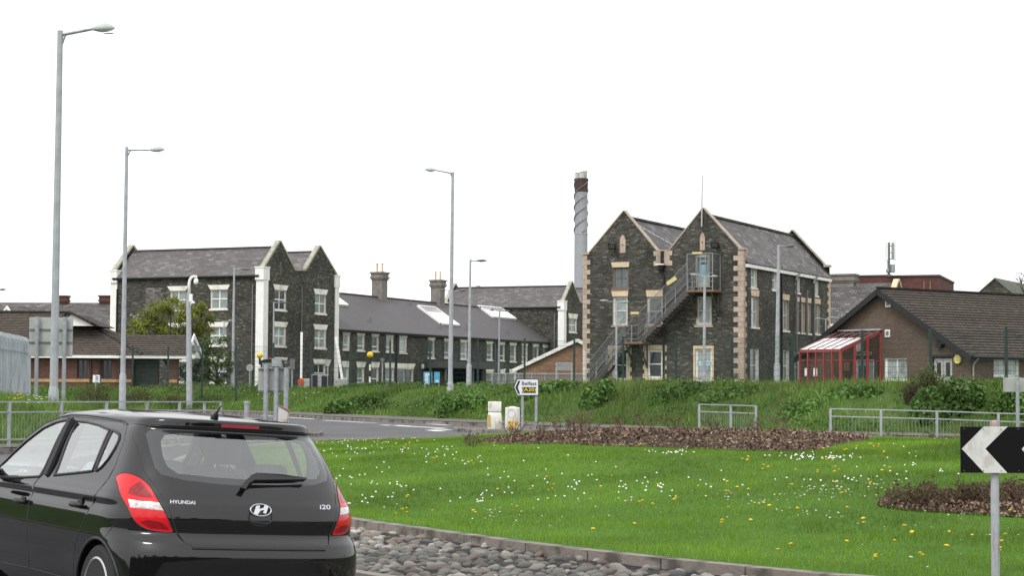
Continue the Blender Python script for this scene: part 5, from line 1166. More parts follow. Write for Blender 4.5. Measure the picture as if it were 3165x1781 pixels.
twin('small twin-armed lamp half hidden behind the slate roof of the clinic side',z4(1615,980),z4(1615,1250),124,T_(z4,1552,1588,978),T_(z4,1635,1672,972),0,hm=GALV2,r=.045)
twin('small pale twin-armed lamp against the slate roof left of the clinic gable',z4(1717,940),z4(1717,1100),138,T_(z4,1672,1700,932),T_(z4,1735,1770,940),0,hm=GALV2,r=.045)
twin('small twin-armed lamp before the middle window of the left stone building',z2(1035,772),z2(1030,1300),136,T_(z2,950,1000,765),T_(z2,1062,1105,770),0,hm=GALV2,r=.045)
twin('small twin-armed lamp mostly hidden in the green tree',z2(300,733),z2(298,1000),128,T_(z2,265,288,727),T_(z2,315,340,730),0,hm=GALV2,r=.04)
t=lamp('partly visible far lamp at the left edge above the far house',zl(-40,480),zl(-42,760),140,[(zl(-38,478),zl(-10,474),23,.16)],rt=.05,rb=.08,headm=HEADD)
# ---- camera pole
Yc=103; xb,_=xz(z2(757,1300),Yc); zb=gz(xb,Yc); X=lambda p:xz(p,Yc)[0]-xb; Zc=lambda p:xz(p,Yc)[1]
t=thing('camera_pole','grey pole with white dome camera on a swan-neck bracket beside the lodge gable','camera pole',(xb,Yc,0))
mb=MB(); mb.tube([(0,0,zb-.3),(X(z2(745,540)),0,Zc(z2(745,540)))],[.19,.13],10); mb.build('pole',GALV,t,smooth='auto')
mb=MB(); pts=[z2(750,540),z2(750,470),z2(755,440),z2(768,418),z2(785,409),z2(808,409),z2(809,430)]; mb.tube([(X(p),0,Zc(p)) for p in pts],[.1,.085,.085,.085,.085,.085,.06],8); mb.build('swan_neck',PVC,t,smooth=True)
q=z2(806,452); mb=MB(); s=.34; mb.lathe([(.05,.2),(.09,.18),(.14,.05),(.14,-.02),(.1,-.12),(.02,-.17)],(X(q),0,Zc(q)),12); mb.build('dome_camera',WHITE,t,smooth=True)
q=z2(782,628); mb=MB(); mb.lathe([(.03,.15),(.12,.1),(.15,0),(.12,-.03)],(X(q)+.0,-.2,Zc(q)),12); mb.beam((X(z2(755,640)),0,Zc(z2(0,640))),(X(q)+.0,-.2,Zc(q)),.06,.09); mb.build('bullet_camera',WHITE,t,smooth='auto')
q=z2(765,580); mb=MB(); mb.box((X(q)-.05,-.35,Zc(q)-.25),(X(q)+.13,-.15,Zc(q)+.2)); mb.build('junction_box',WHITE,t)
# ---- green mesh security fence along the top of the bank
fp=[(300,108,1197),(409,113,1072),(519,117,0),(624,121,0),(730,124,0),(844,127,0),(960,130.5,0),(1081,134,0),(1206,137,0),(1333,139.5,0),(1477,142.5,0),(1621,145.5,0),(1774,149,0),(1925,153,0),(2089,155,0),(2262,157,0),(2450,165,0),(2664,178,0),(2878,184,0),(3110,190,0),(3340,196,0)]
fence=thing('security_fence','dark green welded-mesh security fence with tall posts along the top of the bank','fence',(0,90,0))
FPts=[]; FK_=[]
for x,h,_ in fp:
    kf=1+.085*min(1,max(0,(x-650)/350))*min(1,max(0,(2500-x)/500)); Y=2.28*kf*FP/h; X_=at(x,1190,Y).x; FPts.append(Vector((X_,Y-90,0))); FK_.append(kf)
for i,p in enumerate(FPts):
    zb=gz(p.x,p.y+90); top=EYE+2.28*FK_[i]
    lean=(-.12 if i==9 else random.uniform(-.02,.02))
    mb=MB(); mb.beam((p.x,p.y,zb-.2),(p.x+lean,p.y,top),.085,.1); mb.build('post',GREENP,fence)
for a,b in zip(FPts,FPts[1:]):
    mb=MB(); d=b-a; n=int(d.length/.1); za=gz(a.x,a.y+90); zb=gz(b.x,b.y+90); top=EYE+2.13*FK_[FPts.index(a)]
    def wire(p,q,r):
        mb.tube([p,q],r,3,cap=False)
    for k in range(1,n): q=a+d*(k/n); zq_=za+(zb-za)*k/n; wire((q.x,q.y,zq_),(q.x,q.y,top),.0045)
    for h in np.arange(0.1,1.02,.1): z=za+(top-za)*h; zz_=zb+(top-zb)*h; wire((a.x,a.y,z),(b.x,b.y,zz_),.007)
    mb.build('mesh_panel',GREENP,fence,fix=False)
# ---- pedestrian guard rails
def guardrail(label,pts,h=1.0,bars=True,zf=None,name='guard_rail'):
    t=thing(name,label,'railing',(pts[0][0],pts[0][1],0)); O=Vector((pts[0][0],pts[0][1],0)); P=[]
    for (x,y,z) in pts: P.append(Vector((x,y,z))-O)
    for p in P: mb=MB(); mb.box(p+Vector((-.035,-.035,-.1)),p+Vector((.035,.035,h+.0))); mb.build('post',GALV,t)
    mb=MB()
    for a,b in zip(P,P[1:]):
        for hh in (h,h-.24,.12): mb.beam(a+Vector((0,0,hh)),b+Vector((0,0,hh)),.034,.034)
    mb.build('rails',GALV,t)
    if bars:
        for a,b in zip(P,P[1:]):
            mb=MB(); n=int((b-a).length/.11)
            for k in range(1,n): q=a.lerp(b,k/n); mb.beam(q+Vector((0,0,.12)),q+Vector((0,0,h-.24)),.0055,.0055)
            mb.build('infill_bars',GALV2,t)
    return t
pl=[]
for x,Y in ((-130,40.4),(30,42),(190,43.7),(330,45.5),(455,47.3),(555,49.1),(632,51),(683,52.9)):
    p=at(x,1243,Y); pl.append((p.x,p.y,p.z-1.0))
guardrail('long grey guard rail on the left beyond the black car, running along the verge',pl)
pr=[]
for (x,y,Y) in ((*z8(225,118),60),(*z8(453,124),58.2),(*z8(635,130),56.8)):
    p=at(x,y,Y); pr.append((p.x,p.y,p.z-1.0))
guardrail('short two-panel grey guard rail before the grass bank in the middle right',pr)
pr=[]
for (x,y,Y) in ((*z8(1175,150),57.0),(*z8(1540,158),56.3),(*z8(1945,168),55.3),(*z8(2390,183),54.0),(*z8(2860,198),53)):
    p=at(x,y,Y); pr.append((p.x,p.y,p.z-1.0))
guardrail('long grey guard rail on the right, passing behind the black and white arrow board',pr)
# ---- palisade fence on the left
t=thing('palisade_fence','tall galvanised steel palisade fence of upright pales at the left edge','fence',(-19,65,0))
A_=Vector((-18.1,60.5,0)); B_=Vector((-20.75,77.5,0)); O=Vector((-19,65,0)); n=34
mb=MB()
for k in range(n):
    p=A_.lerp(B_,k/n)-O; d=(B_-A_).normalized(); a=p; b_=p+d*.36; nn=Vector((-d.y,d.x,0)); zb=.75; zt_=3.4+random.uniform(-.015,.015)
    m1=a.lerp(b_,.3)+nn*.07; m2=a.lerp(b_,.7)+nn*.07
    for q0,q1 in ((a,m1),(m1,m2),(m2,b_)):
        mb.add([(q0.x,q0.y,zb),(q1.x,q1.y,zb),(q1.x-.06,q1.y,zt_),(q0.x-.06,q0.y,zt_)],[(0,1,2,3)])
        mb.add([(q0.x-.06,q0.y,zt_),(q1.x-.06,q1.y,zt_),(q1.x-.25,q1.y,zt_+.2),(q0.x-.25,q0.y,zt_+.2)],[(0,1,2,3)])
mb.build('pales',mat('palisade_zinc',(.31,.345,.37),.5,metal=.15,var=.25,vscale=1.2,dirt=((.38,.41,.43),2,.3)),t,fix=False)
mb=MB(); 
for h in (1.2,2.9): a=A_-O;b=B_-O; mb.beam((a.x-.1,a.y,h),(b.x-.1,b.y,h),.06,.06)
mb.build('rails',GALV,t)
for k in range(8): p=A_.lerp(B_,k/7)-O; mb=MB(); mb.box((p.x-.2,p.y-.05,.5),(p.x-.1,p.y+.05,3.2)); mb.build('post',GALV,t)
# ---- sign backs
def flat_sign(name,label,cat,Y,panel,posts,pm=SIGNGREY,postm=GALV2,pw=.09,zb=None,post_top=None,rails=(),depth=.03,front=None):
    (xa,ya),(xb,yb)=panel; x0,zt=xz((xa,ya),Y); x1,zb_=xz((xb,yb),Y); c=(x0+x1)/2; g0=gz(c,Y) if zb is None else zb
    t=thing(name,label,cat,(c,Y,0))
    mb=MB(); mb.box((x0-c,0,zb_),(x1-c,depth,zt)); pn=mb.build('sign_panel',pm,t,bevel=.01)
    for i,px_ in enumerate(posts):
        x,_=xz((px_,ya),Y); top=zt+.02 if post_top is None else xz((px_,post_top[i]),Y)[1]
        mb=MB(); mb.tube([(x-c,-.075-pw/2,g0-.2),(x-c,-.075-pw/2,top)],pw/2+.0,10); mb.build('post',postm,t,smooth='auto')
    for y in rails:
        _,z=xz((xa,y),Y); mb=MB(); mb.box((x0-c,-.05,z-.025),(x1-c,-.002,z+.025)); mb.build('stiffener',GREYPIPE,pn)
    return t,c
t,_=flat_sign('road_sign','large grey back of a road sign on two posts beside the palisade fence','road sign',66,(zl(220,680),zl(540,975)),[zl(288,0)[0],zl(493,0)[0]],pw=.15,rails=[zl(0,770)[1],zl(0,865)[1]],zb=.8)
t,c=flat_sign('road_sign','rusting grey back of a sign on three posts in the road behind the car roof','road sign',58,((798.5,1137.6),(893,1214)),[825,856.5,886.6],pw=.155,zb=.1,post_top=[1128,1110,1137],rails=(1141,1209))
mb=MB(); x,z=xz((856.5,1118),58); mb.box((x-c-.14,-.25,z-.16),(x-c+.14,.1,z+.1)); mb.build('top_box',GALV2,t)
t,_=flat_sign('road_sign','small grey sign back on a single post at the right edge before the bank','road sign',44,(z5(1452,1045),z5(1640,1145)),[z5(1540,0)[0]],pw=.09,zb=.12,post_top=[z5(0,1045)[1]])
# keep-left wedge box, rusty
Yk=56.5; x,zt=xz((862,1256),Yk); x2,zt2=xz((891,1274),Yk)
t=thing('keep_left_bollard','rust-stained white wedge-topped bollard beside the three-post sign','bollard',((x+x2)/2,Yk,0)); w_=(x2-x)/2
mb=MB(); mb.prism([(-w_,.05),(w_,.05),(w_,zt2),(-w_,zt)],lambda u,v,d:Vector((u,d,v)),-.12,.12); mb.build('body',mat('stained_white',(.5,.49,.47),.6,var=.15,dirt=((.2,.09,.06),5,.25)),t)
mb=MB(); mb.box((-w_-.18,-.14,zt-.62),(-w_+.02,.14,zt-.52)); mb.beam((-w_,0,zt+.02),(w_+.06,0,zt2+.02),.28,.04); mb.build('bracket',RUST,t)
# grey pedestrian bollard
Yp=57; x,zt=xz((763,1241),Yp); t=thing('bollard','plain grey cylindrical bollard left of the three-post sign','bollard',(x,Yp,0))
mb=MB(); mb.lathe([(.085,.05),(.085,zt-.09)],(0,0,0),14); mb.build('shaft',GALV2,t,smooth='auto'); mb=MB(); mb.lathe([(.1,zt-.09),(.105,zt-.02),(.085,zt)],(0,0,0),14); mb.build('cap',GALV2,t,smooth='auto')
# ---- white traffic bollards
YW=63.5
def zs(Z,x,y): return xz(Z(x,y),YW)
WB=mat('bollard_white',(.72,.71,.66),.4,var=.12,vscale=3,dirt=((.45,.42,.36),5,.4)); YEL=mat('bollard_yellow',(.62,.33,.015),.4,var=.15,vscale=6)
zn=Zm(1450,1100,5.5775)
x0,zt=zs(zn,325,790); x1,_=zs(zn,555,790); xm=(x0+x1)/2; zb=.09; _,zm_=zs(zn,0,975); _,zm2=zs(zn,0,985)
t=thing('traffic_bollard','leaning dented white traffic bollard in two stacked pieces, left of the road sign','bollard',(xm,YW,0)); h=(x1-x0)/2
mb=MB(); mb.add([(-h*1.05,-h*.7,zb),(h*1.18,-h*.7,zb),(h*1.18,h*.7,zb),(-h*1.05,h*.7,zb),(-h*1.05,-h*.62,zm_-.15),(h*1.08,-h*.62,zm_-.15),(h*1.08,h*.62,zm_-.15),(-h*1.05,h*.62,zm_-.15),(-h*.93,-h*.55,zm_),(h*.98,-h*.55,zm_),(h*.98,h*.55,zm_),(-h*.93,h*.55,zm_)],[(3,2,1,0),(0,1,5,4),(1,2,6,5),(2,3,7,6),(3,0,4,7),(4,5,9,8),(5,6,10,9),(6,7,11,10),(7,4,8,11),(8,9,10,11)])
lb=mb.build('lower_shell',WB,t,bevel=.025,smooth='auto')
mb=MB(); mb.box((-h*.98,-h*.6,zm_+.015),(h*1.02,h*.6,zt)); mb.build('upper_shell',WB,t,bevel=.03,smooth='auto')
mb=MB(); _,ya=zs(zn,0,1015); _,yb=zs(zn,0,1225); mb.prism([(-h*1.0,yb),(-h*.62,yb),(-h*.62,ya-.03),(-h*.68,ya),(-h*1.0,ya)],lambda u,v,d:Vector((u,-h*.7-.001-d,v)),0,.008); mb.build('reflective_panel',mat('worn_yellow',(.5,.36,.06),.5),lb)
x0,_=zs(zn,622,890); x1,_=zs(zn,872,890); xm=(x0+x1)/2; h=(x1-x0)/2; _,zt=zs(zn,0,865); _,ze2=zs(zn,0,893)
t=thing('traffic_bollard','white traffic bollard with yellow lower panels, round disc and domed top','bollard',(xm,YW-.3,0))
mb=MB(); 
pr_=[(-h,-h*.25),(-h*.5,-h*.8),(h*.6,-h*.8),(h,-h*.3),(h,h*.8),(-h,h*.8)]
mb.add([(x,y,zb-.05) for x,y in pr_]+[(x,y,ze2) for x,y in pr_]+[(0,0,zt)],[(0,1,7,6),(1,2,8,7),(2,3,9,8),(3,4,10,9),(4,5,11,10),(5,0,6,11)]+[(6+i,6+(i+1)%6,12) for i in range(6)])
lb=mb.build('shell',WB,t,bevel=.015)
_,za=zs(zn,0,1115); mb=MB(); mb.box((-h*.48,-h*.8-.012,zb),(h*.12,-h*.8-.002,za)); mb.build('reflective_panel',YEL,lb)
mb=MB(); mb.box((h*.33,-h*.8-.012,zb),(h*.62,-h*.8-.002,za)); mb.build('reflective_panel',YEL,lb)
mb=MB(); mb.prism([(-h,zb),(-h*.5,zb),(-h*.5,za),(-h,za)],lambda u,v,d:Vector((u,-h*.25-(u+h)/(h*.5)*h*.55-d,v)),.002,.01); 
_,zd_=zs(zn,0,1000); rd=(785-640)/2/5.5775*YW/FP; mb=MB()
N_=28; 
P0=[(-h*.1+(rd)*cos(2*pi*k/N_),-h*.8-.006,zd_+rd*sin(2*pi*k/N_)) for k in range(N_)]; P1=[(-h*.1+(rd-.018)*cos(2*pi*k/N_),-h*.8-.006,zd_+(rd-.018)*sin(2*pi*k/N_)) for k in range(N_)]
mb.add(P0+P1,[(k,(k+1)%N_,(k+1)%N_+N_,k+N_) for k in range(N_)]); mb.build('disc_outline',mat('disc_grey',(.38,.37,.34),.5),lb,fix=False)
# ---- direction sign
YS_=66; S=lambda x,y:xz(zn(x,y),YS_)
c=S(985,545); t=thing('direction_sign','white arrow-shaped direction sign reading Belfast (A20) on two grey posts','road sign',(c[0],YS_,0))
def loc(x,y): a=S(x,y); return (a[0]-c[0],a[1])
fs=lambda u,v,d=0.:Vector((u,-d,v))
outl=[(768,543),(822,405),(835,397),(1180,397),(1198,412),(1198,675),(1182,690),(840,690),(822,680)]
inn=[(779,543),(832,416),(840,411),(1176,411),(1188,421),(1188,667),(1176,679),(842,679),(832,670)]
mb=MB(); mb.prism([loc(*p) for p in outl],fs,0,.02); pn=mb.build('sign_panel',BLACK,t)
mb=MB(); mb.prism([loc(*p) for p in inn],fs,.021,.024); mb.build('white_face',mat('sign_white',(.68,.70,.74),.4),pn)
mb=MB(); mb.prism([loc(*p) for p in [(848,434),(884,434),(838,548),(880,660),(845,660),(795,548)]],fs,.025,.028); mb.build('arrow_head',BLACK,pn)
mb=MB(); a=loc(914,541); b=loc(1153,646); mb.prism([(a[0],b[1]),(b[0],b[1]),(b[0],a[1]),(a[0],a[1])],fs,.025,.028); mb.build('route_patch',mat('route_black',(.02,.025,.015),.5),pn)
def signtext(s,xa,xb,ya,yb,mt,bold,d=.03,name='lettering',cap=.72):
    A=loc(xa,ya);B=loc(xb,yb); o=text(s,1.,mt,Matrix(),None,name,ext=.001,bold=bold); me=o.data
    vs=np.array([v.co[:] for v in me.vertices]); mn=vs.min(0); mxx=vs.max(0)
    vs[:,0]=(vs[:,0]-mn[0])/(mxx[0]-mn[0])*(B[0]-A[0])+A[0]; zz_=(vs[:,1]-mn[1])/(mxx[1]-mn[1])*(A[1]-B[1])+B[1]
    nv=np.column_stack([vs[:,0],-d-vs[:,2],zz_]); me.vertices.foreach_set('co',nv.ravel()); me.update(); o.parent=pn; return o
signtext('Belfast',910,1163,447,512,BLACK,.012); signtext('(A20)',918,1152,554,636,mat('route_yellow',(.72,.55,.06),.5),.006)
for px_ in (922,1158):
    x,_=loc(px_,700); z0_=.08; mb=MB(); mb.tube([(x,.05,z0_-.1),(x,.05,S(0,420)[1])],.058*.9,10); mb.build('post',GALV2,t,smooth='auto')
# ---- black and white arrow board, foreground right
YA=14.2; zb=.17; A0=at(*zdp(2415,1074),YA); A1=at(*zdp(2415,1190),YA); px=at(*zdp(2507,1300),YA).x
W_=.90; H_=A0.z-A1.z; t=thing('arrow_board','black board with white left-pointing chevrons on a rusty grey post in the foreground','road sign',(px,YA,0))
L0=A0.x-px
fa=lambda u,v,d=0.:Vector((L0+u,-d,A1.z+v))
mb=MB(); mb.prism(rect(0,W_,0,H_),fa,0,.012); pn=mb.build('board',mat('board_black',(.005,.005,.006),.6,spec=.15),t,bevel=.002)
k=A0.z-A1.z; s_=FP/YA
def ca(Zx,Zy): p=at(*z8(Zx,Zy),YA); return (p.x-A0.x,p.z-A1.z)
ch=[ca(2122,440),ca(2282,279),ca(2455,279),ca(2293,440),ca(2452,615),ca(2285,615)]
CW=mat('chevron_white',(.62,.62,.6),.5,var=.1,vscale=9,dirt=((.5,.48,.45),14,.5))
for dx in (0,.0): pass
per=ca(2555,440)[0]-ca(2122,440)[0]
for j in (0,1):
    P_=[(min(u+per*j,W_-.004),v) for u,v in ch]
    mb=MB(); mb.prism(P_,fa,.0125,.0145); mb.build('chevron',CW,pn)
mb=MB()
for zx,zy in ((2140,295),(2278,298),(2405,300),(2530,298),(2140,600),(2280,598),(2408,600),(2535,600)):
    u,v=ca(zx,zy)
    if 0<u<W_: mb.tube([fa(u,v,.0146),fa(u,v,.018)],.0045,8)
mb.build('bolts',mat('bolt_grey',(.12,.12,.12),.4),pn)
PR=mat('flaking_post_paint',(.38,.39,.42),.6,var=.2,vscale=8,dirt=((.15,.07,.055),13,.16))
mb=MB(); top=at(*z8(2393,240),YA).z; mb.tube([(0,.045,zb-.1),(0,.045,A1.z+.06)],.0335,16); mb.tube([(0,.045,A1.z+.06),(0,.045,top-.0)],.0335,16); mb.build('post',PR,t,smooth='auto')
mb=MB(); mb.lathe([(.036,top-.06),(.038,top-.03),(.034,top),(.01,top+.006)],(0,.045,0),14); mb.build('post_cap',mat('pinkish_cap',(.42,.3,.28),.8,var=.3,vscale=20),t,smooth='auto')
mb=MB()
for v in (.1,H_-.1): mb.box(fa(-L0-.05,v-.015,-.012),fa(-L0+.05,v+.015,0)); mb.tube([Vector((.0345*cos(a),.045+.0345*sin(a),A1.z+v)) for a in np.linspace(0,2*pi,13)],.004,4)
mb.build('clip',GALV,t)
# ---- belisha beacons
def beacon(label,cx,cy,bottom,Y,Z):
    x,z=xz(Z(cx,cy),Y); t=thing('belisha_beacon',label,'beacon',(x,Y,0)); zb=gz(x,Y); r=.19
    mb=MB(); bm_=[(r*sin(pi*k/10)+.001,-r*cos(pi*k/10)) for k in range(11)]; mb.lathe(bm_,(0,0,z),16); mb.build('globe',mat('amber_globe',(.85,.55,.03),.35),t,smooth=True)
    L_=.36; k=0; zz_=z-r
    while zz_>zb-.1: mb=MB(); mb.tube([(0,0,zz_),(0,0,max(zz_-L_,zb-.1))],.055 if k else .07,10); mb.build('pole_band',BLACK if k%2==0 else WHITE,t,smooth='auto'); zz_-=L_; k+=1
beacon('yellow globe crossing beacon on a striped pole before the long low wing',348,767,960,104,z3)
beacon('yellow globe crossing beacon before the white pilaster of the left stone building',1326,1052,1150,108,z2)
# ---- barrier arms
Yb=112
def xzb(Z,x,y): return xz(Z(x,y),Yb)
x,zt=xzb(z2,1667,862); _,zr_=xzb(z2,1667,1267); zb=gz(x,Yb); t=thing('barrier','raised white barrier arm with an orange-red disc at its foot','barrier',(x,Yb,0))
mb=MB(); mb.beam((0,0,zr_),(0,0,zt),.14,.1,up=(0,1,0)); mb.build('arm',PVC,t); mb=MB(); mb.tube([(0,-.1,zr_),(0,-.16,zr_)],.2,20); mb.build('disc',mat('orange_disc',(.5,.07,.02),.5),t)
mb=MB(); mb.box((.12,-.1,zb-.1),(.55,.3,zr_+.2)); mb.box((-.15,-.06,zb-.1),(.1,.3,zr_-.1)); mb.build('cabinet',mat('barrier_cabinet',(.35,.34,.33),.6),t,bevel=.03)
x,zt=xzb(z2,1947,900); x2,z2_=xzb(z2,1997,1245); zb=gz(x2,Yb); t=thing('barrier','leaning raised white barrier arm by the end of the left stone building','barrier',(x2,Yb,0))
mb=MB(); mb.beam((0,0,z2_),(x-x2,0,zt),.16,.1,up=(0,1,0)); mb.build('arm',PVC,t); mb=MB(); mb.box((-.45,-.2,zb-.1),(.35,.4,z2_+.02)); mb.build('cabinet',mat('barrier_cabinet',(.35,.34,.33),.6),t,bevel=.03)
# ---- black-faced box signs by the crossing, round and triangular signs
Yx=106
def bx(Z,xa,ya,xb_,yb_,Y,m,name,t,c,d=.05,y=0): 
    x0,za=xz(Z(xa,ya),Y); x1,zb_=xz(Z(xb_,yb_),Y); mb=MB(); mb.box((x0-c,y,zb_),(x1-c,y+d,za)); return mb.build(name,m,t)
x,_=xz(z2(1820,1260),Yx); t=thing('signal_cabinets','pair of black-fronted cabinets with a grey panel between them, below the gable windows','cabinet',(x,Yx,0))
bx(z2,1755,1212,1795,1310,Yx,BLACK,'black_door',t,x,.05,-.06); bx(z2,1830,1218,1872,1310,Yx,BLACK,'black_door',t,x,.05,-.06); bx(z2,1748,1205,1880,1318,Yx,mat('cabinet_grey',(.36,.37,.38),.5),'cabinet_body',t,x,.6); bx(z2,1882,1215,1905,1300,Yx,GREENP,'green_frame',t,x,.1)
def disc_sign(label,cx,cy,r,Y,Z,m,tri=False,ybase=None):
    x,z=xz(Z(cx,cy),Y); t=thing('traffic_sign',label,'traffic sign',(x,Y,0)); zb=gz(x,Y)
    mb=MB()
    if tri: mb.prism([(-r,r*.8),(r,r*.8),(.08,-r*.9),(-.08,-r*.9)],lambda u,v,d:Vector((u,-d,z+v)),.05,.08)
    else: mb.prism([(r*cos(2*pi*k/20),r*sin(2*pi*k/20)) for k in range(20)],lambda u,v,d:Vector((u,-d,z+v)),.05,.08)
    mb.build('sign_plate',m,t); mb=MB(); mb.tube([(0,0,zb-.1),(0,0,z+r*.7)],.045,8); mb.build('post',GALV2,t)
disc_sign('grey round sign back on a post beside the white pilaster',1245,1152,.21,107,z2,SIGNGREY)
disc_sign('grey give-way triangle sign back beside the lower gable window',1880,1112,.23,107,z2,SIGNGREY,True)
disc_sign('small grey round sign before the long low wing',441,805,.13,110,z3,mat('dull_sign',(.14,.14,.14),.6))
x,zt=xz(z2(1592,1080),108); t=thing('sign_post','slim grey post with a narrow sign plate between the gable windows','sign post',(x,108,0)); mb=MB(); mb.tube([(0,0,gz(x,108)-.1),(0,0,zt)],.05,8); mb.build('post',GALV2,t); mb=MB(); mb.box((-.14,-.1,zt-.65),(.16,-.06,zt)); mb.build('plate',mat('dull_sign',(.14,.14,.14),.6),t)
# ---- blue hospital sign
Yh=100; zy=Zm(1200,1000,6.5917); X=lambda x,y:xz(zy(x,y),Yh)
x,_=X(885,1000); t=thing('information_sign','pale blue information board with rows of white lettering at the top of the bank','sign',(x,Yh,0)); BL=mat('sign_blue',(.10,.37,.60),.45)
for xa,xb_ in ((720,895),(935,1048)):
    x0,za=X(xa,990); x1,zb_=X(xb_,1222); mb=MB(); mb.box((x0-x,0,zb_),(x1-x,.05,za)); pn=mb.build('sign_panel',BL,t)
    mb=MB()
    for yy in (((1045,1010),(1075,1055),(1110,1100),(1160,1145),(1205,1190)) if xa==720 else ((1165,1150),)):
        _,zu=X(0,yy[1]); _,zl_=X(0,yy[0]); zl_=min(zl_,zu-.06); rr_=random.Random(int(yy[0])); u=x0-x+.08
        while u<x1-x-.2: w_=rr_.uniform(.09,.3); mb.box((u,-.012,zu-.13),(min(u+w_,x1-x-.06),-.003,zu)); u+=w_+.06
    mb.build('lettering_rows',mat('sign_pale_text',(.6,.72,.8),.5),pn)
for xa in (750,1030): x0,zb_=X(xa,1250); mb=MB(); mb.tube([(x0-x,.1,gz(x,Yh)-.1),(x0-x,.1,X(0,990)[1])],.05,8); mb.build('post',GALV2,t)
# ---- small notice by the lodge, grey gate panels beside the annexe
t,_=flat_sign('notice','small white notice with blue lines on a post before the brick lodge','notice',108,(zl(694,1112),zl(745,1168)),[zl(720,0)[0]],pm=PVC,pw=.05,zb=1.2)
x0,_=xz(zl(720,1112),108); mb=MB(); 
for (xa,ya,xb_,yb_) in ((700,1120,712,1128),(700,1134,712,1142),(716,1124,740,1127),(716,1137,740,1140),(700,1150,740,1153)):
    a=xz(zl(xa,ya),108); b=xz(zl(xb_,yb_),108); cc=(xz(zl(694,0),108)[0]+xz(zl(745,0),108)[0])/2; mb.box((a[0]-cc,-.006,b[1]),(b[0]-cc,-.002,a[1]))
mb.build('notice_lines',mat('notice_blue',(.06,.12,.4),.5),t)
Yg=100; x,_=xz(zn(1640,300),Yg); t=thing('metal_gate','pale grey framed gate panel standing before the orange-brick annexe','gate',(x,Yg,0))
def gb(xa,ya,xb_,yb_,m,nm,d=.04): 
    a=xz(zn(xa,ya),Yg);b=xz(zn(xb_,yb_),Yg); mb=MB(); mb.box((a[0]-x,0,b[1]),(b[0]-x,d,a[1])); mb.build(nm,m,t)
PG=mat('pale_gate_grey',(.33,.34,.36),.6,var=.12,vscale=3)
gb(1490,118,1780,140,PG,'top_rail'); gb(1490,140,1520,455,PG,'gate_post'); gb(1755,140,1780,455,PG,'gate_post'); gb(1520,150,1755,232,mat('gate_sheet',(.27,.28,.30),.6,var=.15,vscale=3),'gate_sheet',.02); gb(1520,236,1755,250,PG,'mid_rail',.03)
M_FM=mat_mesh('grey_fence_mesh',(.2,.2,.19),.05,.009)
a=xz(zn(400,310),Yg+2); b=xz(zn(1990,325),Yg+2); t=thing('mesh_fence','low galvanised mesh fence before the orange-brick annexe','fence',(a[0],Yg+2,0))
mb=MB(); mb.poly([Vector((0,0,GR)),Vector((b[0]-a[0],0,GR)),Vector((b[0]-a[0],0,a[1])),Vector((0,0,a[1]))]); mb.build('mesh_infill',M_FM,t,fix=False)
mb=MB(); mb.tube([(0,0,a[1]),(b[0]-a[0],0,a[1])],.035,6); mb.build('top_rail',GALV2,t)
for k in range(8): u=(b[0]-a[0])*k/7; mb=MB(); mb.tube([(u,0,GR-.1),(u,0,a[1]+.05)],.035,6); mb.build('post',GALV2,t)
a=xz(z4(115,1170),101)
t=thing('white_post','pale vertical pipe post at the foot of the fire escape','post',(a[0],101,0)); mb=MB(); mb.tube([(0,0,GR-.1),(0,0,a[1])],.09,8); mb.build('shaft',PVC_OLD,t); mb=MB(); mb.tube([(0,0,a[1]),(0,0,a[1]+.06)],.11,8); mb.build('cap',TANL,t)

# ---- dark van parked beyond the three-post sign
YV=134; x,zt=xz(zb_v(505,455) if False else (720+505/4.142,1000+455/4.142),YV); zg=GR-.05
t=thing('parked_van','dark parked van with a red roof light, showing above the sign on three posts','van',(x,YV,0)); hw_=1.02
pr=[(-hw_,zg+.45),(hw_,zg+.45),(hw_,zt-.75),(hw_*.93,zt-.28),(hw_*.8,zt-.1),(hw_*.5,zt-.03),(-hw_*.5,zt-.03),(-hw_*.8,zt-.1),(-hw_*.93,zt-.28),(-hw_,zt-.75)]
mb=MB(); mb.prism(pr,lambda u,v,d:Vector((u,d,v)),0,4.4); bv=mb.build('body',mat('van_black',(.015,.015,.017),.2,coat=1.),t,smooth='auto')
mb=MB(); mb.prism([(-hw_*.8,zt-.85),(hw_*.8,zt-.85),(hw_*.74,zt-.3),(-hw_*.74,zt-.3)],lambda u,v,d:Vector((u,-.012+d,v)),0,.01); mb.build('rear_window',PANES[1],bv)
mb=MB(); mb.box((-.3,-.06,zt-.04),(.25,.05,zt+.05)); mb.build('roof_light',mat('van_red',(.5,.03,.03),.3),t,bevel=.02)
for q in (-1,1):
    mb=MB(); mb.box((q*hw_-.08*q,-.02,zg+.9),(q*hw_-.24*q,.02,zg+1.35)); mb.build('tail_light',MATS['van_red'],t)
    for yy in (.8,3.5): mb=MB(); mb.tube([(q*(hw_-.05),yy,zg+.34),(q*(hw_-.27),yy,zg+.34)],.34,18); mb.build('wheel',BLACK,t)
# ================================================================== PLANTING
def blades(name,X,Y,Z,h,wd,matr,label,cat,lean=.4,kind='stuff',parent=None,bend=True):
    n=len(X); a=RNG.uniform(0,2*np.pi,n); dx,dy=np.cos(a)*wd/2,np.sin(a)*wd/2; la=RNG.uniform(0,2*np.pi,n); l=RNG.uniform(.1,1,n)*lean*h
    tx,ty=np.cos(la)*l,np.sin(la)*l
    V=np.empty((n,3,3)); V[:,0]=np.stack([X-dx,Y-dy,Z-.01],1); V[:,1]=np.stack([X+dx,Y+dy,Z-.01],1); V[:,2]=np.stack([X+tx,Y+ty,Z+h],1)
    o=rawmesh(name,V.reshape(-1,3),np.arange(3*n).reshape(-1,3),matr,parent)
    return tag(o,label,cat,None,kind)
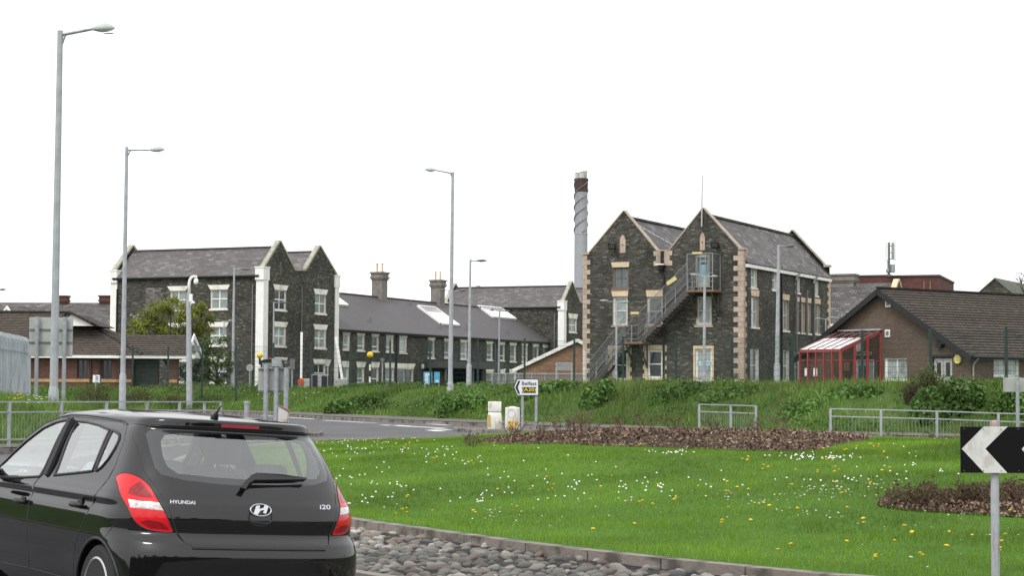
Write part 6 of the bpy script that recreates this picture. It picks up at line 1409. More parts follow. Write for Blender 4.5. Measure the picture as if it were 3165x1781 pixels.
# ---- beds on the island
def ipx(Z,pts,dz=0): return [(lambda p:(p.x,p.y))(isl_hit(*Z(*p),dz)) for p in pts]
b1f=ipx(z7,[(1110,282),(1250,290),(1450,293),(1700,290),(2000,303),(2300,312)])+ipx(z8,[(0,435),(300,448),(600,458),(900,466),(1080,456),(1250,412),(1450,376),(1700,358),(2000,345),(2300,338)])
xe_=b1f[-1][0]
b1b=[(b1f[0][0]+.15,b1f[0][1]+1.0),(-.2,41),(1.2,43),(3.5,44),(7,44),(10,43.2),(13,42),(xe_+1.5,b1f[-1][1]+2.5)]
BED1=b1f+b1b[::-1]
b2=ipx(z8,[(1512,858),(1600,878),(1750,895),(2100,915),(2400,935),(2700,950),(3300,960)])
b2t=ipx(z8,[(1540,820),(1640,795),(1850,770),(2100,750),(2576,730),(3300,710)])
BED2=b2+b2t[::-1]
def inbeds(X,Y): return inside(X,Y,BED1)|inside(X,Y,BED2)
for nm,bed,mh in (('bark_bed',BED1,.07),('bark_bed',BED2,.06)):
    out=[(p.x,p.y) for p in catmull(bed,3,True)]
    zf=lambda X,Y:zisl(X,Y)+.012+mh*smooth01(sdist(X,Y,out)/2.2)+(vnoise(X,Y,.35,12)-.5)*.07*smooth01(sdist(X,Y,out)/.3)
    V,Fc=cdt_ground(out,.3,zf); tag(rawmesh(nm,V,Fc,M_MULCH,smooth=True),kind='structure')
    n=26000 if bed is BED1 else 9000
    x0,y0=np.array(out).min(0); x1,y1=np.array(out).max(0); X=RNG.uniform(x0,x1,n*2); Y=RNG.uniform(y0,y1,n*2); k=inside(X,Y,out); X=X[k][:n];Y=Y[k][:n]; m=len(X)
    Z=zf(X,Y)+RNG.uniform(.0,.03,m); a=RNG.uniform(0,6.3,m); L=RNG.uniform(.02,.06,m)*(1.0 if bed is BED1 else .75); W=L*RNG.uniform(.3,.6,m); t1=RNG.uniform(-.5,.5,m)*L; t2=RNG.uniform(-.5,.5,m)*W
    c,s=np.cos(a),np.sin(a); V=np.empty((m,4,3))
    for i,(u,v) in enumerate(((-1,-1),(1,-1),(1,1),(-1,1))): V[:,i]=np.stack([X+u*L/2*c-v*W/2*s,Y+u*L/2*s+v*W/2*c,Z+u*t1+v*t2],1)
    tag(rawmesh('bark_chips',V.reshape(-1,3),np.arange(4*m).reshape(-1,4),MATS.get('bark_chip') or mat_leaf('bark_chip',[(.065,.038,.024),(.14,.083,.052),(.24,.155,.10),(.09,.052,.034),(.40,.32,.24)],.85,0.)),
        'brown bark chips covering the '+('long bed across the back of the lawn' if bed is BED1 else 'small bed beside the arrow board'),'bark chips',None,'stuff')
    if bed is BED1: zbed1=zf; out1=out; 
    else: zbed2=zf; out2=out
import types
def mkz(out,mh): return lambda X,Y:zisl(X,Y)+.012+mh*smooth01(sdist(np.asarray(X,float),np.asarray(Y,float),out)/2.2)
zb1_,zb2_=mkz(out1,.07),mkz(out2,.06)
# ---- lawn grass
GRASS=mat_leaf('lawn_grass',[(.10,.195,.015),(.145,.265,.02),(.19,.32,.028),(.118,.22,.017),(.25,.37,.05)],.6,.35)
N=1500000
X=RNG.uniform(-7.5,24,N); Y=RNG.uniform(11.5,51,N)
keep=RNG.random(N)<np.clip((16/Y)**1.5,0,1)
X,Y=X[keep],Y[keep]; vis=(np.abs(X/Y)<.31); X,Y=X[vis],Y[vis]
k=SDI(X,Y)>0; X,Y=X[k],Y[k]; k=~inbeds(X,Y); X,Y=X[k],Y[k]; dd=SDI(X,Y); k=dd>.17; X,Y,dd=X[k],Y[k],dd[k]
tuft=vnoise(X,Y,.45,21); edge=np.clip(1-(dd-.17)/.35,0,1)
h=.028+.022*RNG.random(len(X))+.03*np.clip(tuft-.55,0,1)*2+edge*.04*RNG.random(len(X)); wd=.006*(1+np.clip(Y-15,0,40)*.075)
print('lawn blades',len(X))
blades('lawn_grass',X,Y,ZI(X,Y),h,wd,GRASS,'mown green lawn grass covering the roundabout island','grass',lean=.7)
# longer rough tuft by the arrow board
def rough(name,pts,n,h0,h1,wd,label,matr,zf=ZI):
    P=np.array(pts); x0,y0=P.min(0);x1,y1=P.max(0); X=RNG.uniform(x0,x1,n*3); Y=RNG.uniform(y0,y1,n*3); k=inside(X,Y,pts)&~inbeds(X,Y); X=X[k][:n];Y=Y[k][:n]
    e=smooth01(sdist(X,Y,pts)/1.2); blades(name,X,Y,zf(X,Y),(h0+(h1-h0)*RNG.random(len(X)))*(.35+.65*e),wd,matr,label,'grass',lean=.7)
ROUGHG=mat_leaf('rough_grass',[(.06,.13,.016),(.10,.19,.025),(.15,.24,.045),(.08,.15,.02)],.65,.3)
rough('long_grass',ipx(z8,[(1640,500),(1750,440),(1950,380),(2200,350),(2700,350),(2700,520),(2100,540),(1800,530)]),14000,.08,.22,.015,'patch of longer unmown grass on the lawn behind the arrow board',ROUGHG)
# ---- daisies and dandelions
me_d=MB(); 
for k in range(10):
    a=2*pi*k/10; me_d.add([(0,0,.012),(.017*cos(a-.25),.017*sin(a-.25),.014),(.017*cos(a+.25),.017*sin(a+.25),.014)],[(0,1,2)])
for k in range(6): pass
me_d.lathe([(.006,.012),(.006,.017),(.002,.019)],(0,0,0),6)
DW=mat('daisy_white',(.8,.8,.78),.6)
dz=me_d.build('daisy',DW,fix=False); tag(dz,'small white daisy flower in the lawn grass','daisy','daisies in the lawn')
md=MB(); md.lathe([(.004,-.006),(.017,.0),(.021,.006),(.015,.012),(.004,.015)],(0,0,0),9)
DY=mat('dandelion_yellow',(.72,.50,.01),.6)
dy=md.build('dandelion',DY,fix=False,smooth=False); tag(dy,'yellow dandelion flower standing in the lawn grass','dandelion','dandelions in the lawn')
def spots(L):
    out=[]
    for Z,x,y,sx,sy,n in L:
        for _ in range(max(1,int(n*(.68 if n>6 else 1)))):
            p=isl_hit(*Z(random.gauss(x,sx*1.35),random.gauss(y,sy*1.5)))
            out.append((p.x,p.y))
    A=np.array(out); k=inside(A[:,0],A[:,1],ISL)&~inbeds(A[:,0],A[:,1])&(SDI(A[:,0],A[:,1])>.25)&(A[:,1]<50); return A[k]
D=spots([(z7,150,270,120,25,60),(z7,250,330,150,40,45),(z7,620,300,140,30,35),(z7,800,360,120,25,16),(z7,160,530,90,18,14),(z7,450,560,70,45,18),(z7,330,670,110,35,32),(z7,1180,700,90,40,18),(z7,1180,825,55,22,26),(z7,1500,840,90,18,18),(z7,950,380,120,30,12),
 (z7,1500,700,200,60,26),(z7,1700,600,300,80,30),(z7,2330,615,80,16,24),(z7,2300,700,200,50,20),(z7,1400,380,300,60,24),(z7,2450,365,80,8,14),(z7,900,190,300,8,40),(z7,1900,560,250,60,16),
 (z8,930,515,75,8,44),(z8,1200,527,70,8,36),(z8,1180,755,110,22,110),(z8,1400,735,90,25,40),(z8,470,825,70,18,44),(z8,730,850,50,10,30),(z8,980,800,60,35,26),(z8,900,925,50,15,18),(z8,1200,950,90,12,12),(z8,700,760,200,60,30),(z8,1750,610,200,30,22),(z8,60,485,60,6,16),(z8,1650,725,90,20,20),(z8,2200,940,120,15,16),(z8,1700,1120,200,50,14),(z8,2250,1120,150,70,16),(z8,600,1040,250,70,10),(z8,1600,480,150,30,14)])
D=D[np.argsort(D[:,1])]
ND=290
zz_=ZI(D[:,0],D[:,1])+.04
for i in range(min(ND,len(D))):
    o=dz if i==0 else dz.copy()
    if i: COL.objects.link(o)
    o.location=(D[i,0],D[i,1],zz_[i]); s=random.uniform(.4,.72)*(1+max(0,D[i,1]-18)*.012); o.scale=(s,s,s); o.rotation_euler=(random.uniform(-.5,.3),random.uniform(-.4,.4),random.uniform(0,6))
R_=D[ND:]; zr2=zz_[ND:]
if len(R_):
    V=[];F=[]
    for i,(x,y) in enumerate(R_):
        r=.0135*(1+max(0,y-20)*.012)*random.uniform(.7,1.2); n=len(V); V+=[(x+r*cos(2*pi*k/6),y+r*sin(2*pi*k/6)-.0,zr2[i]+.004*sin(2*pi*k/6)) for k in range(6)]+[(x,y,zr2[i]+.012)]
        F+=[(n+k,n+(k+1)%6,n+6) for k in range(6)]
    tag(rawmesh('distant_daisies',np.array(V),np.array(F),DW),'scatter of tiny white daisies farther back in the lawn','daisies','daisies in the lawn','stuff')
DP=spots([(z7,500,290,40,8,7),(z7,640,275,60,10,5),(z7,805,420,10,4,3),(z7,575,345,8,12,3),(z7,1220,312,6,3,1),(z7,910,242,5,3,2),(z7,595,705,10,8,3),(z7,475,620,5,3,1),(z7,615,815,30,12,4),(z7,785,812,5,3,1),(z7,1090,820,6,4,2),(z7,1435,842,5,3,1),(z7,1255,668,3,3,1),(z7,1405,780,3,3,1),(z7,1607,567,3,3,1),(z7,1665,613,3,3,1),(z7,1500,662,3,3,1),(z7,1620,668,20,4,2),(z7,1630,738,3,3,1),(z7,2010,635,3,3,1),(z7,2090,557,3,3,1),(z7,2290,755,6,4,2),(z7,2380,775,5,4,1),(z7,2255,915,2,2,1),(z7,1953,968,2,2,1),(z7,2425,615,5,4,1),(z7,2545,728,3,3,1),(z7,1120,460,25,4,2),(z7,2330,340,40,6,3),(z7,250,215,120,8,9),(z7,1650,290,30,4,2),
 (z8,550,545,20,6,4),(z8,700,610,30,6,4),(z8,1040,625,90,8,10),(z8,1170,560,20,4,3),(z8,1450,450,40,10,6),(z8,1130,480,6,4,1),(z8,1285,480,12,4,3),(z8,1550,500,8,3,2),(z8,1500,630,60,30,3),(z8,220,750,5,4,1),(z8,440,725,5,3,1),(z8,590,770,5,3,1),(z8,420,778,60,8,4),(z8,900,725,5,3,1),(z8,1218,720,5,3,1),(z8,1475,735,20,5,3),(z8,1255,812,15,5,2),(z8,620,890,5,3,1),(z8,685,895,5,3,1),(z8,738,900,5,3,1),(z8,445,915,5,3,1),(z8,950,925,5,3,1),(z8,1290,915,4,3,1),(z8,398,1025,5,4,2),(z8,600,1005,5,3,1),(z8,1415,1010,3,20,2),(z8,1708,1063,3,3,1),(z8,1625,1177,4,3,1),(z8,888,1200,3,3,1),(z8,785,1240,4,3,1),(z8,1295,1173,3,3,1),(z8,1770,1110,5,20,2),(z8,1500,1270,5,4,2),(z8,1825,1265,14,3,2),(z8,2015,1188,3,3,1),(z8,2200,1125,3,3,1),(z8,2020,1108,20,6,2),(z8,2420,1140,10,25,3),(z8,2000,380,40,10,4),(z8,1990,436,4,3,1),(z8,2480,945,3,3,1),(z8,50,845,5,3,1)])
for i,(x,y) in enumerate(DP):
    o=dy if i==0 else dy.copy()
    if i: COL.objects.link(o)
    s=random.uniform(.75,1.15); o.location=(x,y,ZI.at(x,y)+.055+random.uniform(0,.03)); o.scale=(s,s,s); o.rotation_euler=(random.uniform(-.5,.1),random.uniform(-.3,.3),0)
# ---- generic leafy volumes
def leafcloud(P,size,matr,name,parent,aspect=.55,jit=.4,flat=.0):
    """P (n,3) leaf centres; quads folded along nothing, random orientation"""
    n=len(P); s=size*RNG.uniform(.6,1.3,n); u=RNG.normal(size=(n,3)); u[:,2]*=(1-flat); u/=np.linalg.norm(u,axis=1)[:,None]
    w_=RNG.normal(size=(n,3)); w_-=(w_*u).sum(1)[:,None]*u; w_/=np.linalg.norm(w_,axis=1)[:,None]
    V=np.empty((n,4,3)); U=u*(s/2)[:,None]; W=w_*(s*aspect/2)[:,None]
    V[:,0]=P-U; V[:,1]=P+W*1.0-U*.1; V[:,2]=P+U; V[:,3]=P-W-U*.1
    return rawmesh(name,V.reshape(-1,3),np.arange(4*n).reshape(-1,4),matr,parent)
BRAM=mat_leaf('bramble_leaf',[(.042,.10,.02),(.08,.165,.035),(.135,.25,.055),(.06,.13,.028),(.2,.32,.09)],.5,.25)
BROWN=mat_leaf('dry_leaf',[(.05,.045,.02),(.08,.06,.03),(.06,.075,.025),(.10,.075,.04)],.8,.2)
TREEY=mat_leaf('spring_leaf',[(.14,.165,.03),(.21,.24,.045),(.29,.32,.065),(.16,.19,.035),(.35,.38,.10)],.55,.4)
TREED=mat_leaf('green_leaf',[(.05,.085,.02),(.085,.135,.03),(.14,.2,.045),(.065,.11,.025)],.55,.35)
TWIG=mat('twig_bark',(.075,.055,.04),.9,var=.3,vscale=8); TWIGR=mat('reddish_twig',(.14,.095,.065),.85,var=.3,vscale=15)
def bramble(label,c,rx,ry,h,n,matr=BRAM,size=.17,name='bramble_bush',cat='bush',zf=gz,group=None,lumps=7):
    z=zf(c[0],c[1]); t=thing(name,label,cat,(c[0],c[1],z),0,group); P=[]
    L=[(random.uniform(-.75,.75)*rx,random.uniform(-.6,.6)*ry,random.uniform(.35,.6),random.uniform(.55,1.)) for _ in range(lumps)]+[(0,0,.7,1.)]
    for lx,ly,ls,lh in L:
        m=n//len(L); d=RNG.normal(size=(m,3)); d/=np.linalg.norm(d,axis=1)[:,None]; d[:,2]=np.abs(d[:,2]); r=RNG.uniform(.75,1.08,m)**.6
        q=d*r[:,None]*np.array([rx*ls,ry*ls,h*lh])+[lx,ly,0]; P.append(q)
    P=np.vstack(P); zl_=ZB(P[:,0]+c[0],P[:,1]+c[1])-z; P[:,2]+=np.clip(zl_,-1.5,1.5)
    leafcloud(P,size,matr,'foliage',t,aspect=.75,flat=.3)
    mb=MB()
    for _ in range(14):
        a=random.uniform(0,6.28); e=(cos(a)*rx*.7*random.random(),sin(a)*ry*.7*random.random()); mb.tube([(e[0]*.3,e[1]*.3,-.1),(e[0]*.7,e[1]*.7,h*.6),(e[0]*1.1,e[1]*1.1,h*random.uniform(.8,1.25))],[.015,.01,.005],4)
    mb.build('stems',TWIG,t,fix=False)
def onbank(px,py,lo=45,hi=130):
    """first point where the photo ray meets the bank"""
    d=ray(px,py); t=lo
    while t<hi:
        p=CO+d*t
        if p.z<gz(p.x,p.y): return p
        t+=.25
    return CO+d*hi
def bb(label,px,py,w_px,h_px,n,**k):
    p=onbank(px*1.2287,py*1.2287); sc=p.y/FP*1.2287; bramble(label,(p.x,p.y),w_px*sc/2,max(1.0,min(2.2,w_px*sc*.28)),h_px*sc,n,**k)
bb('low dark bramble patch spilling down the bank left of the lamp post',905,1040,150,42,5200)
bb('dark leafy bramble crest along the bank top before the long low wing',960,985,200,24,4600)
bb('leafy bramble mound on the bank top left of the bank lamp post',1040,975,110,22,2600)
bb('dark bramble mound right beside the foot of the bank lamp post',1160,1043,120,50,5200)
bb('bramble crest on the bank top behind the white traffic bollards',1215,972,200,24,4400)
bb('bramble clump on the bank behind the direction sign',1400,985,190,26,4600)
bb('dark rounded bramble clump on the bank right of the direction sign',1515,1010,95,50,4000)
bb('bramble scrub on the bank top at the foot of the fire escape',1480,965,170,22,3800)
bb('leafy bramble mound on the bank below the clinic window, right side',2400,1035,210,62,7200)
bb('small green bush on the bank at the far right behind the guard rail',2550,1030,110,50,2600)
bb('dark green weedy clump at mid bank right of the fire escape',1690,1000,150,13,1500)
bb('small dark weedy clump on the bank below the tall stone block',1840,990,130,10,1200)
bb('small dark weedy clump on the bank below the red canopy',2140,990,150,12,1400)
bb('low green weeds at the bank foot below the small guard rail',2010,1035,90,14,900)
for i,(lab,px,py,wp,hp,n) in enumerate([('brown twiggy shrub on the bank top before the clinic double door',2335,990,52,96,900),('brown leafy scrub on the bank top left of the red canopy',1965,965,70,34,700),('tall thin brown weeds on the bank below the clinic corner',2290,1020,40,80,420),('brown dry brush before the brick lodge wall',245,1012,110,46,900),('brown dry brush before the lodge porch',350,1010,90,40,700),('brown dry weeds behind the left guard rail',430,1015,70,30,420),('brown brush on the bank beside the blue information board',1105,975,60,60,500),('thin brown scrub on the bank top below the tall block corner',1720,960,80,22,420),('brownish scrub right of the brown twiggy shrub',2450,975,80,26,520)]):
    p=onbank(px*1.2287,py*1.2287,lo=52); sc=p.y/FP*1.2287; z=gz(p.x,p.y); t=thing('scrub',lab,'shrub',(p.x,p.y,z)); rx=wp*sc/2; h=hp*sc; mb=MB(); Pp=[]
    for _ in range(70):
        a=random.uniform(0,6.28); r=random.random()**.6; x,y=cos(a)*rx*r,sin(a)*min(rx,1.2)*r; hh=h*random.uniform(.4,1.)*(1-.4*r); lx,ly=random.uniform(-.25,.25),random.uniform(-.2,.2)
        pts=[(x*.8,y*.8,-.1),(x+lx*.4,y+ly*.4,hh*.55),(x+lx,y+ly,hh)]; mb.tube(pts,[.012,.009,.004],3,cap=False)
        for _k in range(n//70): q=random.uniform(.25,1.); Pp.append((x+lx*q+random.gauss(0,.08),y+ly*q+random.gauss(0,.08),hh*q))
    mb.build('stems',TWIG,t,fix=False); leafcloud(np.array(Pp),.09,BROWN if i!=0 else TREED,'foliage',t)
# ---- tall grass on the banks
def bankgrass(name,n,xr,yr,cond,h0,h1,wd,label,matr,seed=1):
    X=RNG.uniform(*xr,n); Y=RNG.uniform(*yr,n); k=(np.abs(X/Y)<.31); X,Y=X[k],Y[k]; d=-SDR(X,Y); l=INL(X,Y)>.5; k=cond(X,Y,d,l); X,Y,d=X[k],Y[k],d[k]
    v=vnoise(X,Y,1.6,31); h=(h0+(h1-h0)*RNG.random(len(X))**1.5)*(.35+1.1*v); print(name,len(X)); blades(name,X,Y,ZB(X,Y),h,wd*(.7+.6*RNG.random(len(X))),matr,label,'grass',lean=.75)
BG=mat_leaf('bank_grass_blades',[(.068,.145,.02),(.108,.205,.03),(.165,.27,.045),(.085,.165,.025),(.23,.30,.085)],.6,.35)
BG2=mat_leaf('dry_bank_grass',[(.10,.12,.04),(.17,.165,.07),(.08,.11,.03),(.22,.2,.1)],.7,.3)
bankgrass('bank_grass',420000,(-40,34),(48,118),lambda X,Y,d,l:(~l)&(d>FOOT+.05)&(d<FOOT+11),.12,.42,.045,'rough green grass covering the long bank below the buildings',BG)
bankgrass('seeding_grass',70000,(-40,34),(48,118),lambda X,Y,d,l:(~l)&(d>FOOT+.3)&(d<FOOT+10)&(vnoise(X,Y,4,44)>.52),.25,.7,.03,'paler seeding grass heads scattered over the bank',BG2)
bankgrass('verge_grass',170000,(-30,-8),(40,92),lambda X,Y,d,l:l&(d>.75),.10,.38,.03,'rough green grass on the left verge behind the guard rail',BG)
bankgrass('verge_edge_grass',9000,(-45,34),(48,118),lambda X,Y,d,l:(~l)&(d>FOOT-.25)&(d<FOOT+.3),.05,.16,.03,'ragged grass creeping over the back edge of the footpath',BG2)
WD=mat_leaf('weed_leaf',[(.04,.09,.018),(.07,.14,.028),(.11,.20,.04),(.055,.11,.022),(.16,.25,.07)],.55,.3)
n=260000; X=RNG.uniform(-40,34,n); Y=RNG.uniform(48,118,n); d=-SDR(X,Y); k=(np.abs(X/Y)<.31)&(INL(X,Y)<.5)&(d>FOOT+.1)&(d<FOOT+8.5)&((vnoise(X,Y,2.3,71)*.6+vnoise(X,Y,.8,72)*.4)>.56); X,Y=X[k],Y[k]
P_=np.stack([X,Y,ZB(X,Y)+RNG.random(len(X))**1.5*(.12+.45*vnoise(X,Y,1.4,73))+.03],1); o=leafcloud(P_,.13,WD,'bank_weeds',None,aspect=.7,flat=.3); tag(o,'broad-leaved weeds growing in patches through the grass of the bank','weeds',None,'stuff')
# yellow and white flowers on the left verge and bank
fl=MB(); fl.lathe([(.01,0),(.06,.02),(.075,.05),(.02,.06)],(0,0,.3),7); f0=fl.build('wild_flower',DY,fix=False); fl2=f0.data.copy(); fl2.materials.clear(); fl2.materials.append(mat('flower_white',(.72,.72,.6),.6))
cnt=0
for (cx_,cy_,sx,sy,n,wh,gr,lb) in [(170,140,55,25,12,0,'verge flowers','yellow wild flower in the grass behind the left guard rail'),(260,130,60,25,14,1,'verge flowers','whitish wild flower in the grass behind the left guard rail')]:
    for _ in range(n):
        p=onbank(random.gauss(cx_,sx)/2.585,1220+random.gauss(cy_,sy)/2.585,lo=42); o=f0 if cnt==0 else f0.copy()
        if cnt: COL.objects.link(o)
        if wh: o.data=fl2
        s=random.uniform(.35,.6); o.location=(p.x,p.y,gz(p.x,p.y)+.22); o.scale=(s,)*3; cnt+=1; tag(o,lb,'flower',gr)
zb6=Zm(720,1000,4.142)
for (x,y) in [(30,970),(145,960),(325,1000),(470,995),(600,1000),(770,985),(790,1010),(935,990),(1035,990),(1095,985),(380,1055),(940,1050),(830,835),(855,815)]:
    p=onbank(*zb6(x,y),lo=60); o=f0.copy(); COL.objects.link(o); o.data=fl2; o.location=(p.x,p.y,gz(p.x,p.y)+.15); o.scale=(.7,.7,.7); tag(o,'pale wild flower on the bank behind the three-post sign','flower','bank flowers')
# ---- rose bushes in the bark beds
def rose(c,z,h,sp_,ns,nl,label,group):
    t=thing('rose_bush',label,'shrub',(c[0],c[1],z),0,group); mb=MB(); P=[]
    for _ in range(ns):
        a=random.uniform(0,6.28); r=sp_*random.uniform(.3,1); x,y=cos(a)*r,sin(a)*r; hh=h*random.uniform(.45,1); b=(x*.15,y*.15,-.03); m=(x*.6+random.uniform(-.03,.03),y*.6,hh*.6)
        mb.tube([b,m,(x,y,hh)],[.008,.006,.003],4,cap=False)
        for _k in range(2): q=random.uniform(.4,.9); e=(x*q+random.uniform(-.1,.1),y*q+random.uniform(-.1,.1),hh*q+random.uniform(.03,.12)); mb.tube([(x*q*.9,y*q*.9,hh*q*.9),e],[.004,.0025],3,cap=False); P+= [(e[0]+random.gauss(0,.02),e[1]+random.gauss(0,.02),e[2]+random.gauss(0,.02)) for _ in range(nl)]
    mb.build('stems',TWIGR,t,fix=False); leafcloud(np.array(P),.045,MATS.get('rose_leaf') or mat_leaf('rose_leaf',[(.10,.07,.035),(.13,.085,.045),(.08,.105,.03),(.14,.15,.05),(.16,.08,.05)],.5,.3),'leaves',t,aspect=.65)
for i,(Z,x,y,h,s) in enumerate([(z7,1060,268,.26,.25),(z7,1090,275,.2,.2),(z7,1350,225,.38,.45),(z7,1570,222,.28,.25),(z7,1720,215,.45,.4),(z7,1800,212,.7,.5),(z7,1870,215,.62,.45),(z7,1940,205,.35,.3),(z7,2150,205,.4,.35),(z7,2350,195,.5,.5),(z8,60,300,.4,.5),(z8,330,310,.25,.4),(z8,620,300,.35,.4),(z8,800,310,.45,.5),(z8,1250,300,.35,.45),(z8,1400,305,.3,.4),(z8,1660,300,.35,.5),(z8,1880,300,.3,.45),(z8,2150,280,.55,.5),(z8,300,400,.12,.25)]):
    p=isl_hit(*Z(x,y),.1); 
    if p.y>48: p=CO+(p-CO)*(47/p.y)
    rose((p.x,p.y),float(zb1_([p.x],[p.y])[0]),h,s,int(6+s*12),4,'sparse brown-stemmed rose bush in the long bark bed across the lawn','rose bushes in the long bed')
for i in range(34):
    x=1600+i*48+random.uniform(-20,20); y=795-((x-1600)/1500)*62+random.uniform(-15,28); p=isl_hit(*z8(x,y+25),.06)
    rose((p.x,p.y),float(zb2_([p.x],[p.y])[0]),random.uniform(.09,.2),.14,8,3,'low reddish rose bush in the small bark bed beside the arrow board','rose bushes in the small bed')
# ---- trees
def tree(label,c,z,blobs,matr,leaf,nper,trunk_r=.14,name='tree',branches=True,loose=.25):
    t=thing(name,label,'tree',(c[0],c[1],z)); mb=MB(); P=[]
    top=max(b[2] for b in blobs)
    mb.tube([(0,0,-.3),(.1,0,top*.25),(-.1,.1,top*.5),(.1,0,top*.75)],[trunk_r,trunk_r*.8,trunk_r*.5,trunk_r*.2],8)
    for (x,y,zc_,r,rz) in blobs:
        k=min(top*.6,zc_*.5); mb.tube([(0,0,k*.7),(x*.5,y*.5,(k+zc_)*.5),(x,y,zc_+rz*.4)],[trunk_r*.45,trunk_r*.28,.012],5,cap=False)
        for _ in range(6): a=random.uniform(0,6.28); e=(x+cos(a)*r*.95,y+sin(a)*r*.9,zc_+random.uniform(-.5,1.0)*rz); mb.tube([(x*.8,y*.8,zc_*.92),e],[.03,.006],4,cap=False)
        # sub-clumps around the blob so that gaps stay between them
        m=int(nper*r*rz); ns=max(5,int(9*r)); C_=RNG.normal(size=(ns,3)); C_/=np.linalg.norm(C_,axis=1)[:,None]; C_*=np.array([r,r,rz])*RNG.uniform(.35,1.,(ns,1)); 
        for q in C_:
            rr_=random.uniform(.25,.5)*r; P.append(RNG.normal(size=(m//ns,3))*np.array([rr_,rr_,rr_*.7])*.62+q+[x,y,zc_])
    mb.build('trunk',TWIG,t,fix=False); P=np.vstack(P); P=P[P[:,2]>.2]; leafcloud(P,leaf,matr,'crown',t)
YT=126; 
def blob(px,py,rp,rzp,dy=0): p=at(px*1.2287,py*1.2287,YT+dy); k=YT/FP*1.2287; return (p.x,dy,p.z,rp*k,rzp*k)
bs=[blob(*a) for a in [(350,815,30,26),(385,790,36,30,1),(430,775,40,30),(470,785,38,34,-1),(505,775,22,26),(455,830,45,30),(400,830,40,26,1),(510,820,26,34),(530,800,14,18),(340,835,24,22,-1),(420,870,50,30),(490,860,30,30)]]
x0=bs[2][0]; tree('broad yellow-green spring tree rising behind the lodge before the stone building',(x0,YT),GR,[(a-x0,b,c-GR,r,rz) for a,b,c,r,rz in bs],TREEY,.16,1500,.2)
YT=121
bs=[blob(*a) for a in [(520,870,26,28),(555,875,24,28,1),(575,900,20,30),(540,915,32,30,-1),(505,910,24,34),(560,940,24,24),(520,950,26,18),(480,940,24,24)]]
x0=bs[3][0]; tree('darker green small tree beside the lodge gable before the ground-floor windows',(x0,YT),GR,[(a-x0,b,c-GR,r,rz) for a,b,c,r,rz in bs],TREED,.17,900,.12)
YT=150
bs=[blob(*a) for a in [(2562,690,14,14),(2575,720,20,22),(2555,735,14,10),(2585,700,18,18),(2590,750,18,18),(2600,730,20,30)]]
x0=bs[3][0]+.5; tree('thin half-bare tree at the far right edge behind the clinic roof',(x0,YT),GR,[(a-x0,b,c-GR,r,rz) for a,b,c,r,rz in bs],TREED,.13,110,.14)
YT=176
bs=[blob(*a) for a in [(2500,742,26,8),(2540,745,26,10),(2475,745,14,7),(2580,748,26,10)]]
x0=bs[1][0]; tree('low green treetop showing over the clinic ridge below the far gable',(x0,YT),GR,[(a-x0,b,c-GR,r,rz) for a,b,c,r,rz in bs],TREED,.16,420,.16)
YT=185
bs=[blob(*a) for a in [(62,775,10,9),(78,772,12,12),(90,770,12,12)]]
x0=bs[1][0]; tree('small bare-twigged tree between the two far roofs at the left',(x0,YT),GR,[(a-x0,b,c-GR,r,rz) for a,b,c,r,rz in bs],BROWN,.07,70,.1)
YT=117.5
bs=[blob(*a) for a in [(430,925,18,18),(445,945,20,16),(415,950,14,12)]]
x0=bs[1][0]; tree('dark shrub seen through the open porch of the brick lodge',(x0,YT+3),GR,[(a-x0,b,c-GR,r,rz) for a,b,c,r,rz in bs],BRAM,.16,600,.06,name='garden_shrub')
# ================================================================== BLACK HATCHBACK
CT=np.array([
(.18,.76,.12,.50,2.8,3.84,.7),(.30,.825,.04,.52,2.8,3.90,.75),(.45,.848,.00,.55,2.7,3.94,.8),(.58,.85,.00,.57,2.7,3.93,.8),(.655,.85,.022,.58,2.65,3.90,.85),
(.73,.848,.084,.60,2.6,3.85,.9),(.81,.845,.074,.60,2.6,3.75,.9),(.89,.835,.088,.60,2.6,3.58,.9),(.95,.815,.13,.58,2.6,3.34,.7),(1.00,.785,.17,.54,2.7,3.12,.5),
(1.05,.76,.215,.50,2.8,3.0,.42),(1.13,.728,.285,.44,2.9,2.88,.38),(1.22,.692,.365,.40,3.0,2.74,.36),(1.31,.652,.45,.36,3.0,2.56,.34),(1.365,.622,.50,.33,3.0,2.42,.34),
(1.392,.602,.470,.36,3.0,2.31,.36),(1.418,.592,.470,.36,3.0,2.24,.37),(1.434,.575,.476,.36,3.0,2.19,.38),(1.441,.555,.51,.37,3.0,2.15,.4),(1.448,.53,.61,.38,2.9,2.11,.4),(1.458,.49,.76,.42,2.7,2.05,.4),(1.471,.40,.98,.45,2.5,1.96,.35),(1.483,.25,1.22,.3,2.4,1.85,.25),(1.488,.03,1.5,.1,2.2,1.65,.1)])
CT[:,4]+=.35; CT[:,5]+=.2*(np.arange(len(CT))>=9); CT[:,1]*=1.008
def _pch(y):
    d=np.diff(y,axis=0); m=np.zeros_like(y); p=d[1:]*d[:-1]; m[1:-1]=np.where(p>0,2*p/(d[1:]+d[:-1]+1e-12),0); m[0]=d[0]; m[-1]=d[-1]; return m
_CM=_pch(CT); NT=len(CT)-1
def cprm(t):
    t=np.clip(np.asarray(t,float),0,NT-1e-9); i=t.astype(int); u=(t-i)[...,None]
    return (2*u**3-3*u**2+1)*CT[i]+(u**3-2*u**2+u)*_CM[i]+(-2*u**3+3*u**2)*CT[i+1]+(u**3-u**2)*_CM[i+1]
